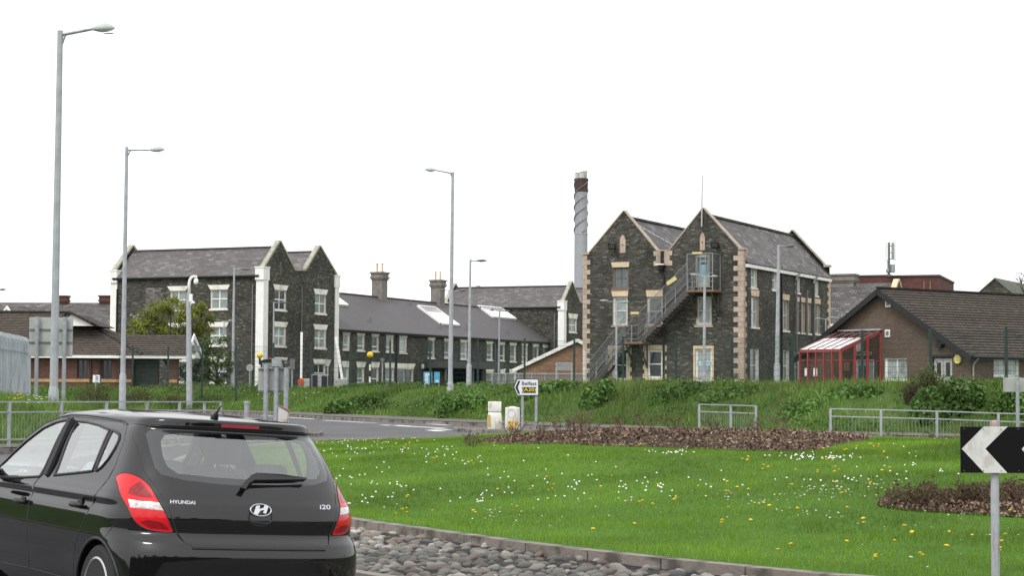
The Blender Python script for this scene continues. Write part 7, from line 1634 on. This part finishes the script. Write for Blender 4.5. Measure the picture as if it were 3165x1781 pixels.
def CQ(s,t):
    s=np.asarray(s,float); t=np.asarray(t,float); p=cprm(t); z,w_,ar,L,n,af,Lf=[p[...,k] for k in range(7)]
    a=np.abs(s); sg=np.where(s<0,-1.,1.)
    side=smooth01((a-.62)/.25)*smooth01((2.3-a)/.5)
    w_=w_+side*(.010*np.exp(-((z-.915)/.022)**2)-.012*np.exp(-((z-.868)/.03)**2)-.012*smooth01((.62-z)/.12)*smooth01((a-1.1)/.2))
    c=np.clip(a,0,1); th=c*pi/2; cs,sn=np.cos(th),np.sin(th); r=1/(np.abs(sn)**n+np.abs(cs)**n)**(1/n)
    b=w_*sn*r; A=ar+L*(1-cs*r); u=np.clip(a-1,0,1)
    A=np.where(a>1,(ar+L)+u*((af-Lf)-(ar+L)),A); b=np.where(a>1,w_,b)
    th2=np.clip(a-2,0,1)*pi/2; r2=1/(np.abs(np.sin(th2))**2.5+np.abs(np.cos(th2))**2.5)**(1/2.5)
    A=np.where(a>2,(af-Lf)+Lf*np.sin(th2)*r2,A); b=np.where(a>2,w_*np.cos(th2)*r2,b)
    return np.stack([sg*b,A,z],-1)
_tz=np.linspace(0,NT,2001); _zz=cprm(_tz)[:,0]
def t_of_z(z): return float(np.interp(z,_zz,_tz))
_sg=np.linspace(0,3,1501)
def s_of_a(a,t): P=CQ(_sg,np.full(_sg.shape,t)); return float(np.interp(a,P[:,1],_sg))
def s_of_b(b,t): k=_sg<=1; P=CQ(_sg[k],np.full(k.sum(),t)); return math.copysign(float(np.interp(abs(b),P[:,0],_sg[k])),b)
def poly_a(P,side): return [((-1 if side<0 else 1)*s_of_a(a,t_of_z(z)),t_of_z(z)) for a,z in dens(P)]
def poly_b(P): return [(s_of_b(b,t_of_z(z)),t_of_z(z)) for b,z in dens(P)]
def dens(P,step=.05,closed=True):
    o=[]; n=len(P)
    for i in range(n if closed else n-1):
        a=Vector(P[i]); b=Vector(P[(i+1)%n]); k=max(1,int((b-a).length/step)); o+=[tuple(a.lerp(b,j/k)) for j in range(k)]
    if not closed:o.append(tuple(P[-1]))
    return o
def sm(P,k=4): return [tuple(p) for p in catmull(P,k,True)]
mirb=lambda P:[(-b,z) for b,z in P[::-1]]
gl=[(-.60,1.325),(-.575,1.35),(-.48,1.366),(-.25,1.374),(0,1.376),(.25,1.374),(.48,1.366),(.575,1.35),(.60,1.325),(.612,1.21),(.61,1.12),(.585,1.08),(.46,1.052),(.25,1.036),(0,1.03),(-.25,1.036),(-.46,1.052),(-.585,1.08),(-.61,1.12),(-.612,1.21)]
cl=[(-.535,1.285),(-.50,1.325),(-.40,1.342),(0,1.352),(.40,1.342),(.50,1.325),(.535,1.285),(.55,1.2),(.54,1.13),(.49,1.09),(.25,1.075),(0,1.07),(-.25,1.075),(-.49,1.09),(-.54,1.13),(-.55,1.2)]
gate=[(-.615,1.386),(-.655,1.30),(-.668,1.2),(-.672,1.1),(-.65,1.04),(-.60,.93),(-.568,.82),(-.535,.735),(-.50,.675),(-.45,.645),(0,.638),(.45,.645),(.50,.675),(.535,.735),(.568,.82),(.60,.93),(.65,1.04),(.672,1.1),(.668,1.2),(.655,1.30),(.615,1.386),(.3,1.392),(0,1.394),(-.3,1.392)]
lampS=[(.86,1.055),(.80,1.072),(.71,1.074),(.63,1.06),(.565,1.03),(.515,.98),(.475,.91),(.44,.84),(.412,.77),(.40,.733),(.46,.732),(.52,.742),(.57,.77),(.61,.81),(.65,.87),(.73,.95),(.82,1.01),(.875,1.035)]
lampW=[(.652,.918),(.475,.908),(.449,.862),(.628,.868)]
lampD=[(.60,1.03),(.545,.985),(.505,.935),(.60,.94),(.66,.95),(.66,.99)]
lampD2=[(.43,.765),(.415,.745),(.50,.748),(.56,.785),(.52,.80),(.46,.79)]
st=lambda P,sgn:[(sgn*s,t_of_z(z)) for s,z in P]
FW=[(1.955,.982),(2.2,.965),(2.55,.945),(2.98,.93),(2.93,1.0),(2.78,1.10),(2.6,1.21),(2.38,1.315),(2.2,1.362),(2.03,1.383),(1.985,1.383),(1.97,1.2)]
RW=[(1.70,1.004),(1.4,1.03),(1.05,1.062),(1.075,1.2),(1.10,1.335),(1.35,1.362),(1.6,1.377),(1.80,1.38),(1.775,1.25),(1.735,1.12)]
QW=[(1.052,1.335),(.95,1.322),(.885,1.308),(.855,1.28),(.85,1.22),(.875,1.15),(.93,1.09),(.985,1.066),(1.018,1.066),(1.035,1.2)]
RD=[(1.955,.93),(1.99,.80),(1.985,.6),(1.94,.35),(1.05,.35),(1.03,.56),(.94,.69),(.80,.86),(.755,.95),(.725,1.02),(.71,1.11),(.76,1.28),(.85,1.365),(1.0,1.39),(1.3,1.402),(1.65,1.41),(1.93,1.41),(1.90,1.25),(1.90,1.1)]
FD=[(1.965,.93),(2.0,.80),(1.995,.6),(1.95,.35),(2.75,.33),(2.98,.45),(3.05,.75),(3.08,.92),(3.0,1.01),(2.85,1.11),(2.66,1.23),(2.42,1.345),(2.2,1.395),(1.94,1.41),(1.91,1.25),(1.91,1.1)]
def arch(a0): return [(a0+.355*cos(q),.31+.345*sin(q)) for q in np.linspace(-.38,pi+.38,26)]
WS=[(2.36,t_of_z(1.02)),(3.0,t_of_z(1.0)),(3.0,t_of_z(1.40)),(2.38,t_of_z(1.38)),(2.30,t_of_z(1.2))]
REG=[('clear_glass',poly_b(cl)),('glass_border',poly_b(gl))]
for sd,nm in ((-1,'L'),(1,'R')):
    REG+=[('lamp_white'+nm,st(lampW,sd)),('lamp_dark'+nm,st(lampD,sd)),('lamp_low'+nm,st(lampD2,sd)),('lamp_red'+nm,st(sm(lampS,2),sd)),
      ('front_window'+nm,poly_a(FW,sd)),('rear_window'+nm,poly_a(RW,sd)),('quarter_window'+nm,poly_a(QW,sd)),
      ('arch',poly_a(arch(.63),sd)),('arch',poly_a(arch(3.15),sd)),('rear_door'+nm,poly_a(RD,sd)),('front_door'+nm,poly_a(FD,sd)),('windscreen',[(sd*s,t) for s,t in WS])]
REG.append(('tailgate',poly_b(gate)))
KV=.12
ss=np.concatenate([np.arange(-3,-2,.06),np.arange(-2,-1,.03),np.arange(-1,1,.02),np.arange(1,2,.03),np.arange(2,3.001,.06)]); tt=np.concatenate([np.arange(0,4,.34),np.arange(4,NT-.02,.2),[NT-.01]])
pts=[]; 
bd=[(-3,0)]+[(float(s),0) for s in ss[1:-1]]+[(3,0)]+[(3,float(t)) for t in tt[1:-1]]+[(3,NT-.01)]+[(float(s),NT-.01) for s in ss[1:-1][::-1]]+[(-3,NT-.01)]+[(-3,float(t)) for t in tt[1:-1][::-1]]
vs=[Vector((s,t*KV)) for s,t in bd]; es=[(i,(i+1)%len(bd)) for i in range(len(bd))]
alls=[]
for nm,P in REG:
    n=len(vs); vs+=[Vector((s,t*KV)) for s,t in P]; es+=[(n+i,n+(i+1)%len(P)) for i in range(len(P))]
for s in ss[1:-1]:
    for t in tt[1:-1]: vs.append(Vector((float(s),float(t)*KV)))
r_=delaunay_2d_cdt(vs,es,[],0,1e-7)
UV_=np.array([(v.x,v.y/KV) for v in r_[0]]); TF=np.array([f for f in r_[2] if len(f)==3])
Cc=UV_[TF].mean(1); cls=np.full(len(TF),-1)
for i in range(len(REG)-1,-1,-1):
    cls[inside(Cc[:,0],Cc[:,1],REG[i][1])]=i
PV=CQ(UV_[:,0],UV_[:,1]); e=1e-3
sa=np.clip(UV_[:,0],-2.999,2.999); NV=np.cross(CQ(sa+e,UV_[:,1])-CQ(sa-e,UV_[:,1]),CQ(UV_[:,0],np.clip(UV_[:,1]+e,0,NT))-CQ(UV_[:,0],np.clip(UV_[:,1]-e,0,NT)))
# spans the spoiler lip smoothly
NV/=np.linalg.norm(NV,axis=1)[:,None]+1e-12
cen=np.array([0,1.9,.8]); flip=((PV-cen)*NV).sum(1)<0; NV[flip]*=-1
SC_=1.01; ps_,ro_,pi_=R(33.5),R(3.3),R(.1)
fv=Vector((-sin(ps_),cos(ps_),0)); rv=Vector((cos(ps_),sin(ps_),0)); uv_=Vector((0,0,1))
f2=fv*cos(pi_)+uv_*sin(pi_); u2=uv_*cos(pi_)-fv*sin(pi_); r3=rv*cos(ro_)-u2*sin(ro_); u3=u2*cos(ro_)+rv*sin(ro_)
car=thing('hatchback_car','glossy black five-door hatchback seen from behind in the left foreground','car')
Mc=Matrix((r3,f2,u3)).transposed().to_4x4()@Matrix.Scale(SC_,4); Mc.translation=Vector((-1.60,11.42,-.052)); car.matrix_world=Mc
def mat_paint(name,base,ior):
    m=bpy.data.materials.new(name); m.use_nodes=True; t=m.node_tree; b=t.nodes['Principled BSDF']; b.inputs['Base Color'].default_value=(*base,1); b.inputs['Roughness'].default_value=.5; b.inputs['Specular IOR Level'].default_value=0
    g=t.nodes.new('ShaderNodeBsdfGlossy'); g.inputs['Roughness'].default_value=.03; f=t.nodes.new('ShaderNodeFresnel'); f.inputs[0].default_value=ior
    x=t.nodes.new('ShaderNodeMixShader'); lnk(t,f.outputs[0],x.inputs[0]); lnk(t,b.outputs[0],x.inputs[1]); lnk(t,g.outputs[0],x.inputs[2]); lnk(t,x.outputs[0],t.nodes['Material Output'].inputs['Surface']); MATS[name]=m; return m
PAINT=mat_paint('black_car_paint',(.006,.006,.0065),1.68); 
BTRIM=mat('black_trim',(.008,.008,.009),.5); 
CARGL=mat_glass('car_side_glass',(.86,.90,.88),.24,.01); CARGR=mat_glass('car_rear_glass',(.90,.94,.92),.15,.01)
FRIT=mat('glass_frit',(.03,.033,.035),.12,spec=.5,coat=.6)
LRED=mat('lamp_red',(.62,.006,.012),.3,spec=.2,coat=.5,var=.15,vscale=28); LDRK=mat('lamp_dark_red',(.24,.004,.008),.3,spec=.2,coat=.5,var=.5,vscale=30); LWHT=mat('lamp_clear',(.60,.58,.56),.15,coat=1.,var=.5,vscale=30)
def region(sel,name,m,parent,off=0.):
    F=TF[sel]; u,inv=np.unique(F,return_inverse=True); P=PV[u]+NV[u]*off; F=inv.reshape(-1,3)
    # consistent winding with the analytic normals
    n=np.cross(P[F[:,1]]-P[F[:,0]],P[F[:,2]]-P[F[:,0]]); fl=(n*NV[u][F[:,0]]).sum(1)<0; F[fl]=F[fl][:,::-1]
    o=rawmesh(name,P,F,m,parent,smooth=True); o.data.normals_split_custom_set_from_vertices([tuple(x) for x in NV[u]]); return o
def idx(*names): return [i for i,(n,_) in enumerate(REG) if n in names]
def isc(*names): return np.isin(cls,idx(*names))
body=region(cls==-1,'body',PAINT,car)
tg=region(isc('tailgate'),'tailgate',PAINT,car); region(isc('glass_border'),'window_border',FRIT,tg); region(isc('clear_glass'),'rear_glass',CARGR,tg)
region(isc('windscreen'),'windscreen',CARGL,car)
def line_on(P,r,name,m,parent,off=0.,closed=True,seg=5):
    A=np.array(P); Q_=CQ(A[:,0],A[:,1]); 
    s_=A[:,0]; NN=np.cross(CQ(s_+e,A[:,1])-CQ(s_-e,A[:,1]),CQ(s_,A[:,1]+e)-CQ(s_,A[:,1]-e)); NN/=np.linalg.norm(NN,axis=1)[:,None]+1e-12; NN[((Q_-cen)*NN).sum(1)<0]*=-1
    Q_=Q_+NN*off; L_=[Vector(q) for q in Q_]; 
    if closed: L_.append(L_[0])
    mb=MB(); mb.tube(L_,r,seg,cap=False); return mb.build(name,m,parent,fix=False,smooth=True)
for sd,nm in ((-1,'L'),(1,'R')):
    rd=region(isc('rear_door'+nm),'rear_door',PAINT,car); fd_=region(isc('front_door'+nm),'front_door',PAINT,car)
    region(isc('rear_window'+nm),'door_window',CARGL,rd); region(isc('quarter_window'+nm),'quarter_glass',CARGL,rd); region(isc('front_window'+nm),'door_window',CARGL,fd_)
    for P,pp in ((FW,fd_),(RW,rd),(QW,rd)): line_on(poly_a(P,sd),.011,'window_seal',BTRIM,pp,.0)
    for P,pp in ((RD,rd),(FD,fd_)): line_on(poly_a(P,sd),.0032,'door_gap',BTRIM,pp,-.001)
    lm=region(isc('lamp_red'+nm),'tail_lamp',LRED,car,.002); region(isc('lamp_white'+nm),'clear_lens',LWHT,lm,.0025); region(isc('lamp_dark'+nm),'dark_lens',LDRK,lm,.0025); region(isc('lamp_low'+nm),'dark_lens',LDRK,lm,.0025); line_on(st(sm(lampS,2),sd),.004,'lamp_seal',BTRIM,lm,.0)
    rl=[(.86,1.378),(.98,1.4),(1.3,1.415),(1.7,1.425),(2.0,1.422),(2.25,1.40),(2.5,1.33),(2.72,1.225),(2.95,1.08),(3.1,.98)]
    line_on([(sd*s_of_a(a,t_of_z(z)),t_of_z(z)) for a,z in dens(rl,.05,False)],.006,'roof_channel',BTRIM,body,0,False)
    sk=[(.98,.30),(2.8,.30)]
    for a0 in (.63,3.15): line_on(poly_a(arch(a0),sd),.012,'arch_lip',BTRIM,body,-.004)
    for a_,z_,pp in ((1.03,.842,rd),(2.13,.80,fd_)):
        t=t_of_z(z_); q=Vector(CQ(sd*s_of_a(a_,t),t)); mb=MB()
        mb.tube([q+Vector((sd*.01,-.095,0)),q+Vector((sd*.034,-.07,.0)),q+Vector((sd*.036,.05,.0)),q+Vector((sd*.01,.085,0))],[.012,.019,.019,.012],8); mb.build('handle',BTRIM,pp,smooth=True)
        mb=MB(); mb.lathe([(.001,0),(.036,.0015),(.03,.003)],(0,0,0),14); mm=Matrix.Translation(q+Vector((sd*.0015,-.01,.0)))@Matrix.Rotation(sd*pi/2,4,'Y')@Matrix.Diagonal((1,1.5,1,1)); mb.v=[tuple(mm@Vector(v)) for v in mb.v]; mb.build('handle_cup',BTRIM,pp)
    mb=MB(); mb.tube([(sd*.80,2.86,.98),(sd*.90,2.84,1.0)],[.03,.04],8); mb.lathe([(.02,-.09),(.09,-.07),(.105,0),(.09,.07),(.02,.09)],(sd*.97,2.84,1.02),14); mb.build('door_mirror',PAINT,car,smooth=True)
line_on(poly_b(gate),.0035,'tailgate_gap',BTRIM,tg,-.001)
mb=MB(); A=[(.02*0+b,.638) for b in np.linspace(-.47,.47,20)]
line_on([(s_of_b(b,t_of_z(.642)),t_of_z(.642)) for b in np.linspace(-.46,.46,24)],.009,'tailgate_shadow_gap',BTRIM,tg,-.002,False)
line_on([(s,t_of_z(z)) for s,z in ((-.66,.80),(-.75,.74),(-.86,.675),(-.98,.655))],.003,'bumper_gap',BTRIM,body,-.001,False)
line_on([(s,t_of_z(z)) for s,z in ((.66,.80),(.75,.74),(.86,.675),(.98,.655))],.003,'bumper_gap',BTRIM,body,-.001,False)
# helper: patch on the rear surface
def onrear(b,z,off): 
    t=t_of_z(z); s=s_of_b(b,t); q=CQ(s,t); n=np.cross(CQ(s+e,t)-CQ(s-e,t),CQ(s,t+e)-CQ(s,t-e)); n/=np.linalg.norm(n); 
    if n[1]>0:n=-n
    return Vector(q)+Vector(n)*off,Vector(n)
# high-level brake light, in the spoiler edge
mb=MB(); nb=10; V_=[];
for i in range(nb+1):
    b=-.135+.27*i/nb
    for z_,of in ((1.394,.001),(1.394,.007),(1.416,.007),(1.416,.001)): V_.append(onrear(b,z_,of)[0])
mb.add(V_,[(4*i+k,4*i+(k+1)%4,4*i+4+(k+1)%4,4*i+4+k) for i in range(nb) for k in range(4)]+[(0,1,2,3),(4*nb+3,4*nb+2,4*nb+1,4*nb)]); mb.build('brake_light',mat('dim_red_lens',(.28,.015,.03),.2,coat=.6),tg)
line_on([(s_of_b(b,t_of_z(1.379)),t_of_z(1.379)) for b in np.linspace(-.585,.585,30)],.008,'spoiler_shadow',BTRIM,tg,-.002,False)
# wiper
mb=MB(); WP=[(-.125,.995),(-.09,.985),(-.055,1.022),(-.01,1.043),(.36,1.058),(.38,1.068),(.20,1.084),(.02,1.088),(-.02,1.074),(-.075,1.035)]
V0=[onrear(b,z,.018)[0] for b,z in WP]; V1_=[onrear(b,z,.045)[0] for b,z in WP]; n=len(WP)
mb.add(V0+V1_,[tuple(range(n)),tuple(range(2*n-1,n-1,-1))]+[(i,(i+1)%n,(i+1)%n+n,i+n) for i in range(n)]); wp=mb.build('rear_wiper',BTRIM,car)
mb=MB(); mb.tube([onrear(-.02,1.035,.012)[0],onrear(.18,1.040,.012)[0],onrear(.36,1.05,.012)[0]],.006,5); mb.build('wiper_blade',GREYPIPE,wp)
# badge: chrome ellipse with a slanted bar-letter, black recess below
CHR=mat('chrome',(.6,.61,.63),.1,metal=1.)
def ell(cb,cz,rb_,rz_,off,r,name,m,par,N=36):
    mb=MB(); L_=[onrear(cb+rb_*cos(2*pi*k/N),cz+rz_*sin(2*pi*k/N),off)[0] for k in range(N+1)]; mb.tube(L_,r,6,cap=False); return mb.build(name,m,par,smooth=True,fix=False)
def fill(P,off,name,m,par,th=.003):
    V0=[onrear(b,z,off)[0] for b,z in P]; V1=[onrear(b,z,off+th)[0] for b,z in P]; n=len(P); mb=MB(); mb.add(V0+V1,[tuple(range(n)),tuple(range(2*n-1,n-1,-1))]+[(i,(i+1)%n,(i+1)%n+n,i+n) for i in range(n)]); return mb.build(name,m,par)
fill([(0+.085*cos(2*pi*k/30),.845+.062*sin(2*pi*k/30)) for k in range(30)],-.0,'badge_recess',mat('recess_black',(.004,.004,.004),.5),tg,.002)
ell(0,.845,.085,.062,.001,.002,'recess_rim',PAINT,tg)
bd_=ell(0,.882,.072,.035,.008,.005,'badge_ring',CHR,tg)
fill([(-.052,.862),(-.026,.853),(-.004,.880),(.024,.884),(.012,.866),(.034,.862),(.056,.905),(.03,.911),(.018,.895),(-.012,.890),(-.002,.908),(-.03,.906)],.006,'badge_letter',CHR,bd_,.006)
def surftext(s,b0,b1,z0_,z1__,name,par):
    o=text(s,1.,CHR,Matrix(),None,name,ext=.02,bold=.02,shear=.15); me=o.data; vs_=np.array([v.co[:] for v in me.vertices]); mn=vs_.min(0); mx_=vs_.max(0)
    for v,q in zip(me.vertices,vs_): b=b0+(q[0]-mn[0])/(mx_[0]-mn[0])*(b1-b0); z=z0_+(q[1]-mn[1])/(mx_[1]-mn[1])*(z1__-z0_); v.co=onrear(b,z,.002 if q[2]<0 else .005)[0]
    me.update(); o.parent=par
surftext('HYUNDAI',-.575,-.425,.905,.926,'badge_lettering',tg); surftext('i20',.44,.535,.897,.925,'badge_lettering',tg)
# aerial
mb=MB(); b0=Vector((-.10,.66,1.455)); mb.tube([b0,b0+Vector((0,-.03,.03))],[.03,.012],8); mb.tube([b0+Vector((0,-.01,.02)),b0+Vector((.015,-.07,.085))],[.008,.004],6); mb.build('aerial',BTRIM,car)
# wheels
def wheel(sd,a0):
    x=sd*.755; zc_=.3485+(sd*.755)*sin(ro_)+.012
    t=MB(); prof=[(.215,-.09),(.27,-.095),(.295,-.075),(.305,-.04),(.305,.04),(.295,.075),(.27,.095),(.215,.09)]
    t.lathe(prof,(0,0,0),36); M_=Matrix.Translation((x,a0,zc_))@Matrix.Rotation(pi/2,4,'Y')
    t.v=[tuple(M_@Vector(v)) for v in t.v]; w_=t.build('wheel',mat('tyre_rubber',(.018,.018,.018),.85),car,smooth='auto')
    t=MB(); t.lathe([(.0,.062),(.04,.066),(.055,.06),(.06,.05)],(0,0,0),20)
    for k in range(7):
        a=2*pi*k/7; c,s_=cos(a),sin(a); p=[]
        for r,wd,h in ((.04,.030,.06),(.12,.026,.066),(.19,.034,.07)):
            for q in (-1,1): p.append((r*c-q*wd*s_,r*s_+q*wd*c,h))
        p+=[(x_,y_,z_-.02) for x_,y_,z_ in p]; t.add(p,[(0,1,3,2),(2,3,5,4),(0,2,8,6),(2,4,10,8),(1,7,9,3),(3,9,11,5),(4,5,11,10)])
    t.lathe([(.218,.03),(.222,.09),(.21,.097),(.195,.08),(.19,.03)],(0,0,0),36)
    M2=M_ if sd>0 else Matrix.Translation((x,a0,zc_))@Matrix.Rotation(-pi/2,4,'Y'); t.v=[tuple(M2@Vector(v)) for v in t.v]; t.build('rim',mat('alloy_silver',(.5,.5,.51),.3,metal=.7),w_,smooth='auto')
    t=MB(); t.lathe([(0.001,-.02),(.19,-.02),(.19,.0),(.001,.0)],(0,0,0),24); t.v=[tuple(M2@Vector(v)) for v in t.v]; t.build('brake_disc',GREYPIPE,w_)
    # wheel well
    t=MB(); N_=18; P_=[(a0+.355*cos(q),.31+.345*sin(q)) for q in np.linspace(-.38,pi+.38,N_)]
    t.add([(sd*.84,a,z) for a,z in P_]+[(sd*.5,a,z) for a,z in P_],[(i,i+1,i+1+N_,i+N_) for i in range(N_-1)]+[tuple(range(N_,2*N_))]); t.build('wheel_well',BTRIM,body,fix=False)
for sd in (-1,1):
    for a0 in (.63,3.15): wheel(sd,a0)
# interior
INT=mat('dark_interior',(.03,.031,.033),.8); SEAT=mat('grey_seat_cloth',(.085,.088,.093),.9,var=.2,vscale=8)
mb=MB(); mb.box((-.74,.25,.2),(.74,3.55,.32)); mb.box((-.72,.2,.32),(.72,.75,.62)); mb.build('floor',INT,car)
mb=MB(); mb.box((-.70,2.75,.32),(.70,3.1,.90)); mb.box((-.68,2.7,.84),(.68,3.2,.93)); mb.build('dashboard',INT,car,bevel=.03)
mb=MB(); mb.box((-.62,.98,.38),(.62,1.42,.56)); mb.add([(-.62,.80,.5),(.62,.80,.5),(.62,.95,.5),(-.62,.95,.5),(-.60,.70,1.02),(.60,.70,1.02),(.60,.82,1.02),(-.60,.82,1.02)],[(3,2,1,0),(4,5,6,7),(0,1,5,4),(1,2,6,5),(2,3,7,6),(3,0,4,7)]); rs=mb.build('rear_seat',SEAT,car,bevel=.04)
def headrest(x,y,z,w_,h,par,tk=.1):
    mb=MB(); mb.box((x-w_/2,y-tk/2,z),(x+w_/2,y+tk/2,z+h)); mb.build('headrest',SEAT,par,bevel=.045); mb=MB()
    for q in (-.05,.05): mb.tube([(x+q,y,z-.08),(x+q,y,z+.02)],.007,6)
    mb.build('headrest_post',CHR,par)
headrest(-.38,.76,1.03,.25,.13,rs); headrest(.38,.76,1.03,.25,.13,rs)
for x in (-.36,.36):
    mb=MB(); mb.box((x-.24,1.75,.42),(x+.24,2.28,.58)); mb.add([(x-.24,1.62,.5),(x+.24,1.62,.5),(x+.24,1.80,.5),(x-.24,1.80,.5),(x-.21,1.46,1.1),(x+.21,1.46,1.1),(x+.21,1.58,1.1),(x-.21,1.58,1.1)],[(3,2,1,0),(4,5,6,7),(0,1,5,4),(1,2,6,5),(2,3,7,6),(3,0,4,7)]); se=mb.build('front_seat',SEAT,car,bevel=.05); headrest(x,1.50,1.13,.27,.19,se,.12)
mb=MB(); mb.tube([Vector((.36+.18*cos(q),2.62+.05*sin(q),.90+.17*sin(q))) for q in np.linspace(0,2*pi,25)],.014,6,cap=False); mb.build('steering_wheel',INT,car,smooth=True,fix=False)
mb=MB(); mb.box((-.10,2.42,1.27),(.10,2.46,1.34)); mb.tube([(0,2.46,1.31),(0,2.5,1.37)],.01,5); mb.build('rear_view_mirror',INT,car)
for sd in (-1,1):
    mb=MB(); mb.beam((sd*.60,1.87,1.38),(sd*.755,1.85,.98),.05,.12); mb.build('pillar_trim',INT,car)
# people in the front seats
def seated(label,x,shirt,hair_c,arm=True):
    t=thing('person',label,'person'); t.matrix_world=Mc.copy()
    me=bpy.data.meshes.new('body'); E=[];V=[];Rr=[]
    def vtx(p,r,par=None):
        V.append(p);Rr.append(r)
        if par is not None: E.append((par,len(V)-1))
        return len(V)-1
    pel=vtx((x,1.83,.64),.15); ab=vtx((x,1.78,.80),.135,pel); ch_=vtx((x,1.72,.98),.15,ab); nk=vtx((x,1.71,1.10),.07,ch_)
    hn=vtx((x,1.72,1.17),.055,nk)
    for q in (-1,1):
        sh=vtx((x+q*.17,1.72,1.05),.065,ch_); el=vtx((x+q*.24,1.88,.86),.045,sh); wr=vtx((x+q*.17,2.34,.93 if arm else .72),.032,el); vtx((x+q*.155,2.42,.95 if arm else .72),.03,wr)
        kn=vtx((x+q*.13,2.25,.72),.075,vtx((x+q*.11,1.95,.66),.095,pel)); vtx((x+q*.12,2.55,.42),.05,kn)
    me.from_pydata(V,E,[]); o=bpy.data.objects.new('tmp',me); COL.objects.link(o); m_=o.modifiers.new('s','SKIN'); m_.use_smooth_shade=True
    for i,sv in enumerate(me.skin_vertices[0].data): sv.radius=(Rr[i],Rr[i]); 
    me.skin_vertices[0].data[0].use_root=True; o.modifiers.new('ss','SUBSURF').levels=2
    dg=bpy.context.evaluated_depsgraph_get(); m2=bpy.data.meshes.new_from_object(o.evaluated_get(dg)); bpy.data.objects.remove(o); m2.materials.clear(); m2.materials.append(shirt)
    b_=bpy.data.objects.new('clothing',m2); COL.objects.link(b_); b_.parent=t
    SK=mat('skin',(.42,.24,.17),.6)
    # head: deformed sphere with nose, ears, jaw
    P=IV.copy(); bm=bmesh.new(); bmesh.ops.create_icosphere(bm,subdivisions=3,radius=1); P=np.array([v.co[:] for v in bm.verts]); F=np.array([[v.index for v in f.verts] for f in bm.faces]); bm.free()
    H=P*np.array([.078,.098,.118]); jaw=smooth01((-P[:,2]-.1)/.9); H[:,0]*=1-.28*jaw; H[:,1]+=.018*jaw; nose=np.exp(-((P[:,0]/.16)**2+((P[:,2]+.1)/.2)**2))*(P[:,1]>0); H[:,1]+=.024*nose
    eye=sum(np.exp(-(((P[:,0]-q)/.16)**2+((P[:,2]-.08)/.13)**2)) for q in(-.38,.38))*(P[:,1]>0); H[:,1]-=.012*eye
    c=np.array([x,1.745,1.275]); rawmesh('head',H+c,F,SK,t,smooth=True)
    mb=MB()
    for q in (-1,1): mb.lathe([(.004,-.03),(.013,-.018),(.017,0),(.012,.02),(.004,.03)],(x+q*.08,1.74,1.27),8)
    mb.build('ears',SK,t,smooth=True)
    mk_=(P[:,2]>.25)|(P[:,1]<-.05); Hh=(H*np.array([1.13,1.12,1.10])); keep=mk_[F].all(1); rawmesh('hair',Hh+c,F[keep],mat(hair_c[0],hair_c[1],.7,var=.3,vscale=30),t,smooth=True)
    mb=MB()
    for q in (-.03,.03): mb.lathe([(.001,-.008),(.008,0),(.001,.008)],(x+q,1.845,1.285),8)
    mb.build('eyes',INT,t)
seated('dark-haired passenger in pale blue clothing in the near front seat of the black car',-.36,mat('pale_blue_shirt',(.45,.55,.57),.8),('dark_hair',(.02,.016,.014)),False)
seated('driver in dark clothing holding the steering wheel of the black car',.36,mat('charcoal_jacket',(.05,.05,.055),.8),('brown_hair',(.045,.03,.02)),True)

# ================================================================== BEHIND THE CAMERA: unseen greenery added for the car paint to mirror
t=thing('unseen_hedge','long dark evergreen hedging, unseen, added behind the viewer for the car paint to mirror','unseen_hedge',(0,-24,0)); n=26000
X=RNG.uniform(-60,45,n); H_=2.6+1.2*vnoise(X,X*0,6,61)+.8*vnoise(X,X*0,1.7,62); P_=np.stack([X,RNG.normal(0,.7,n),RNG.random(n)*H_],1); leafcloud(P_,.5,BRAM,'foliage',t,aspect=.8)
mb=MB(); mb.box((-60,.3,0),(45,1.0,2.4)); mb.build('stems',TWIG,t)
for i,(x,h) in enumerate(((-34,8.5),(-22,6.5),(-9,9.5),(2,6.2),(11,8),(24,7))):
    bs=[(random.uniform(-1.6,1.6),random.uniform(-1,1),h*random.uniform(.5,.9),1.5,1.3) for _ in range(7)]
    tree(['wide round','small pointed','tallest','low bushy','tall narrow','far right'][i]+' unseen tree added behind the viewer for the car paint to mirror',(x,-27),0,bs,TREED,.34,170,.2)
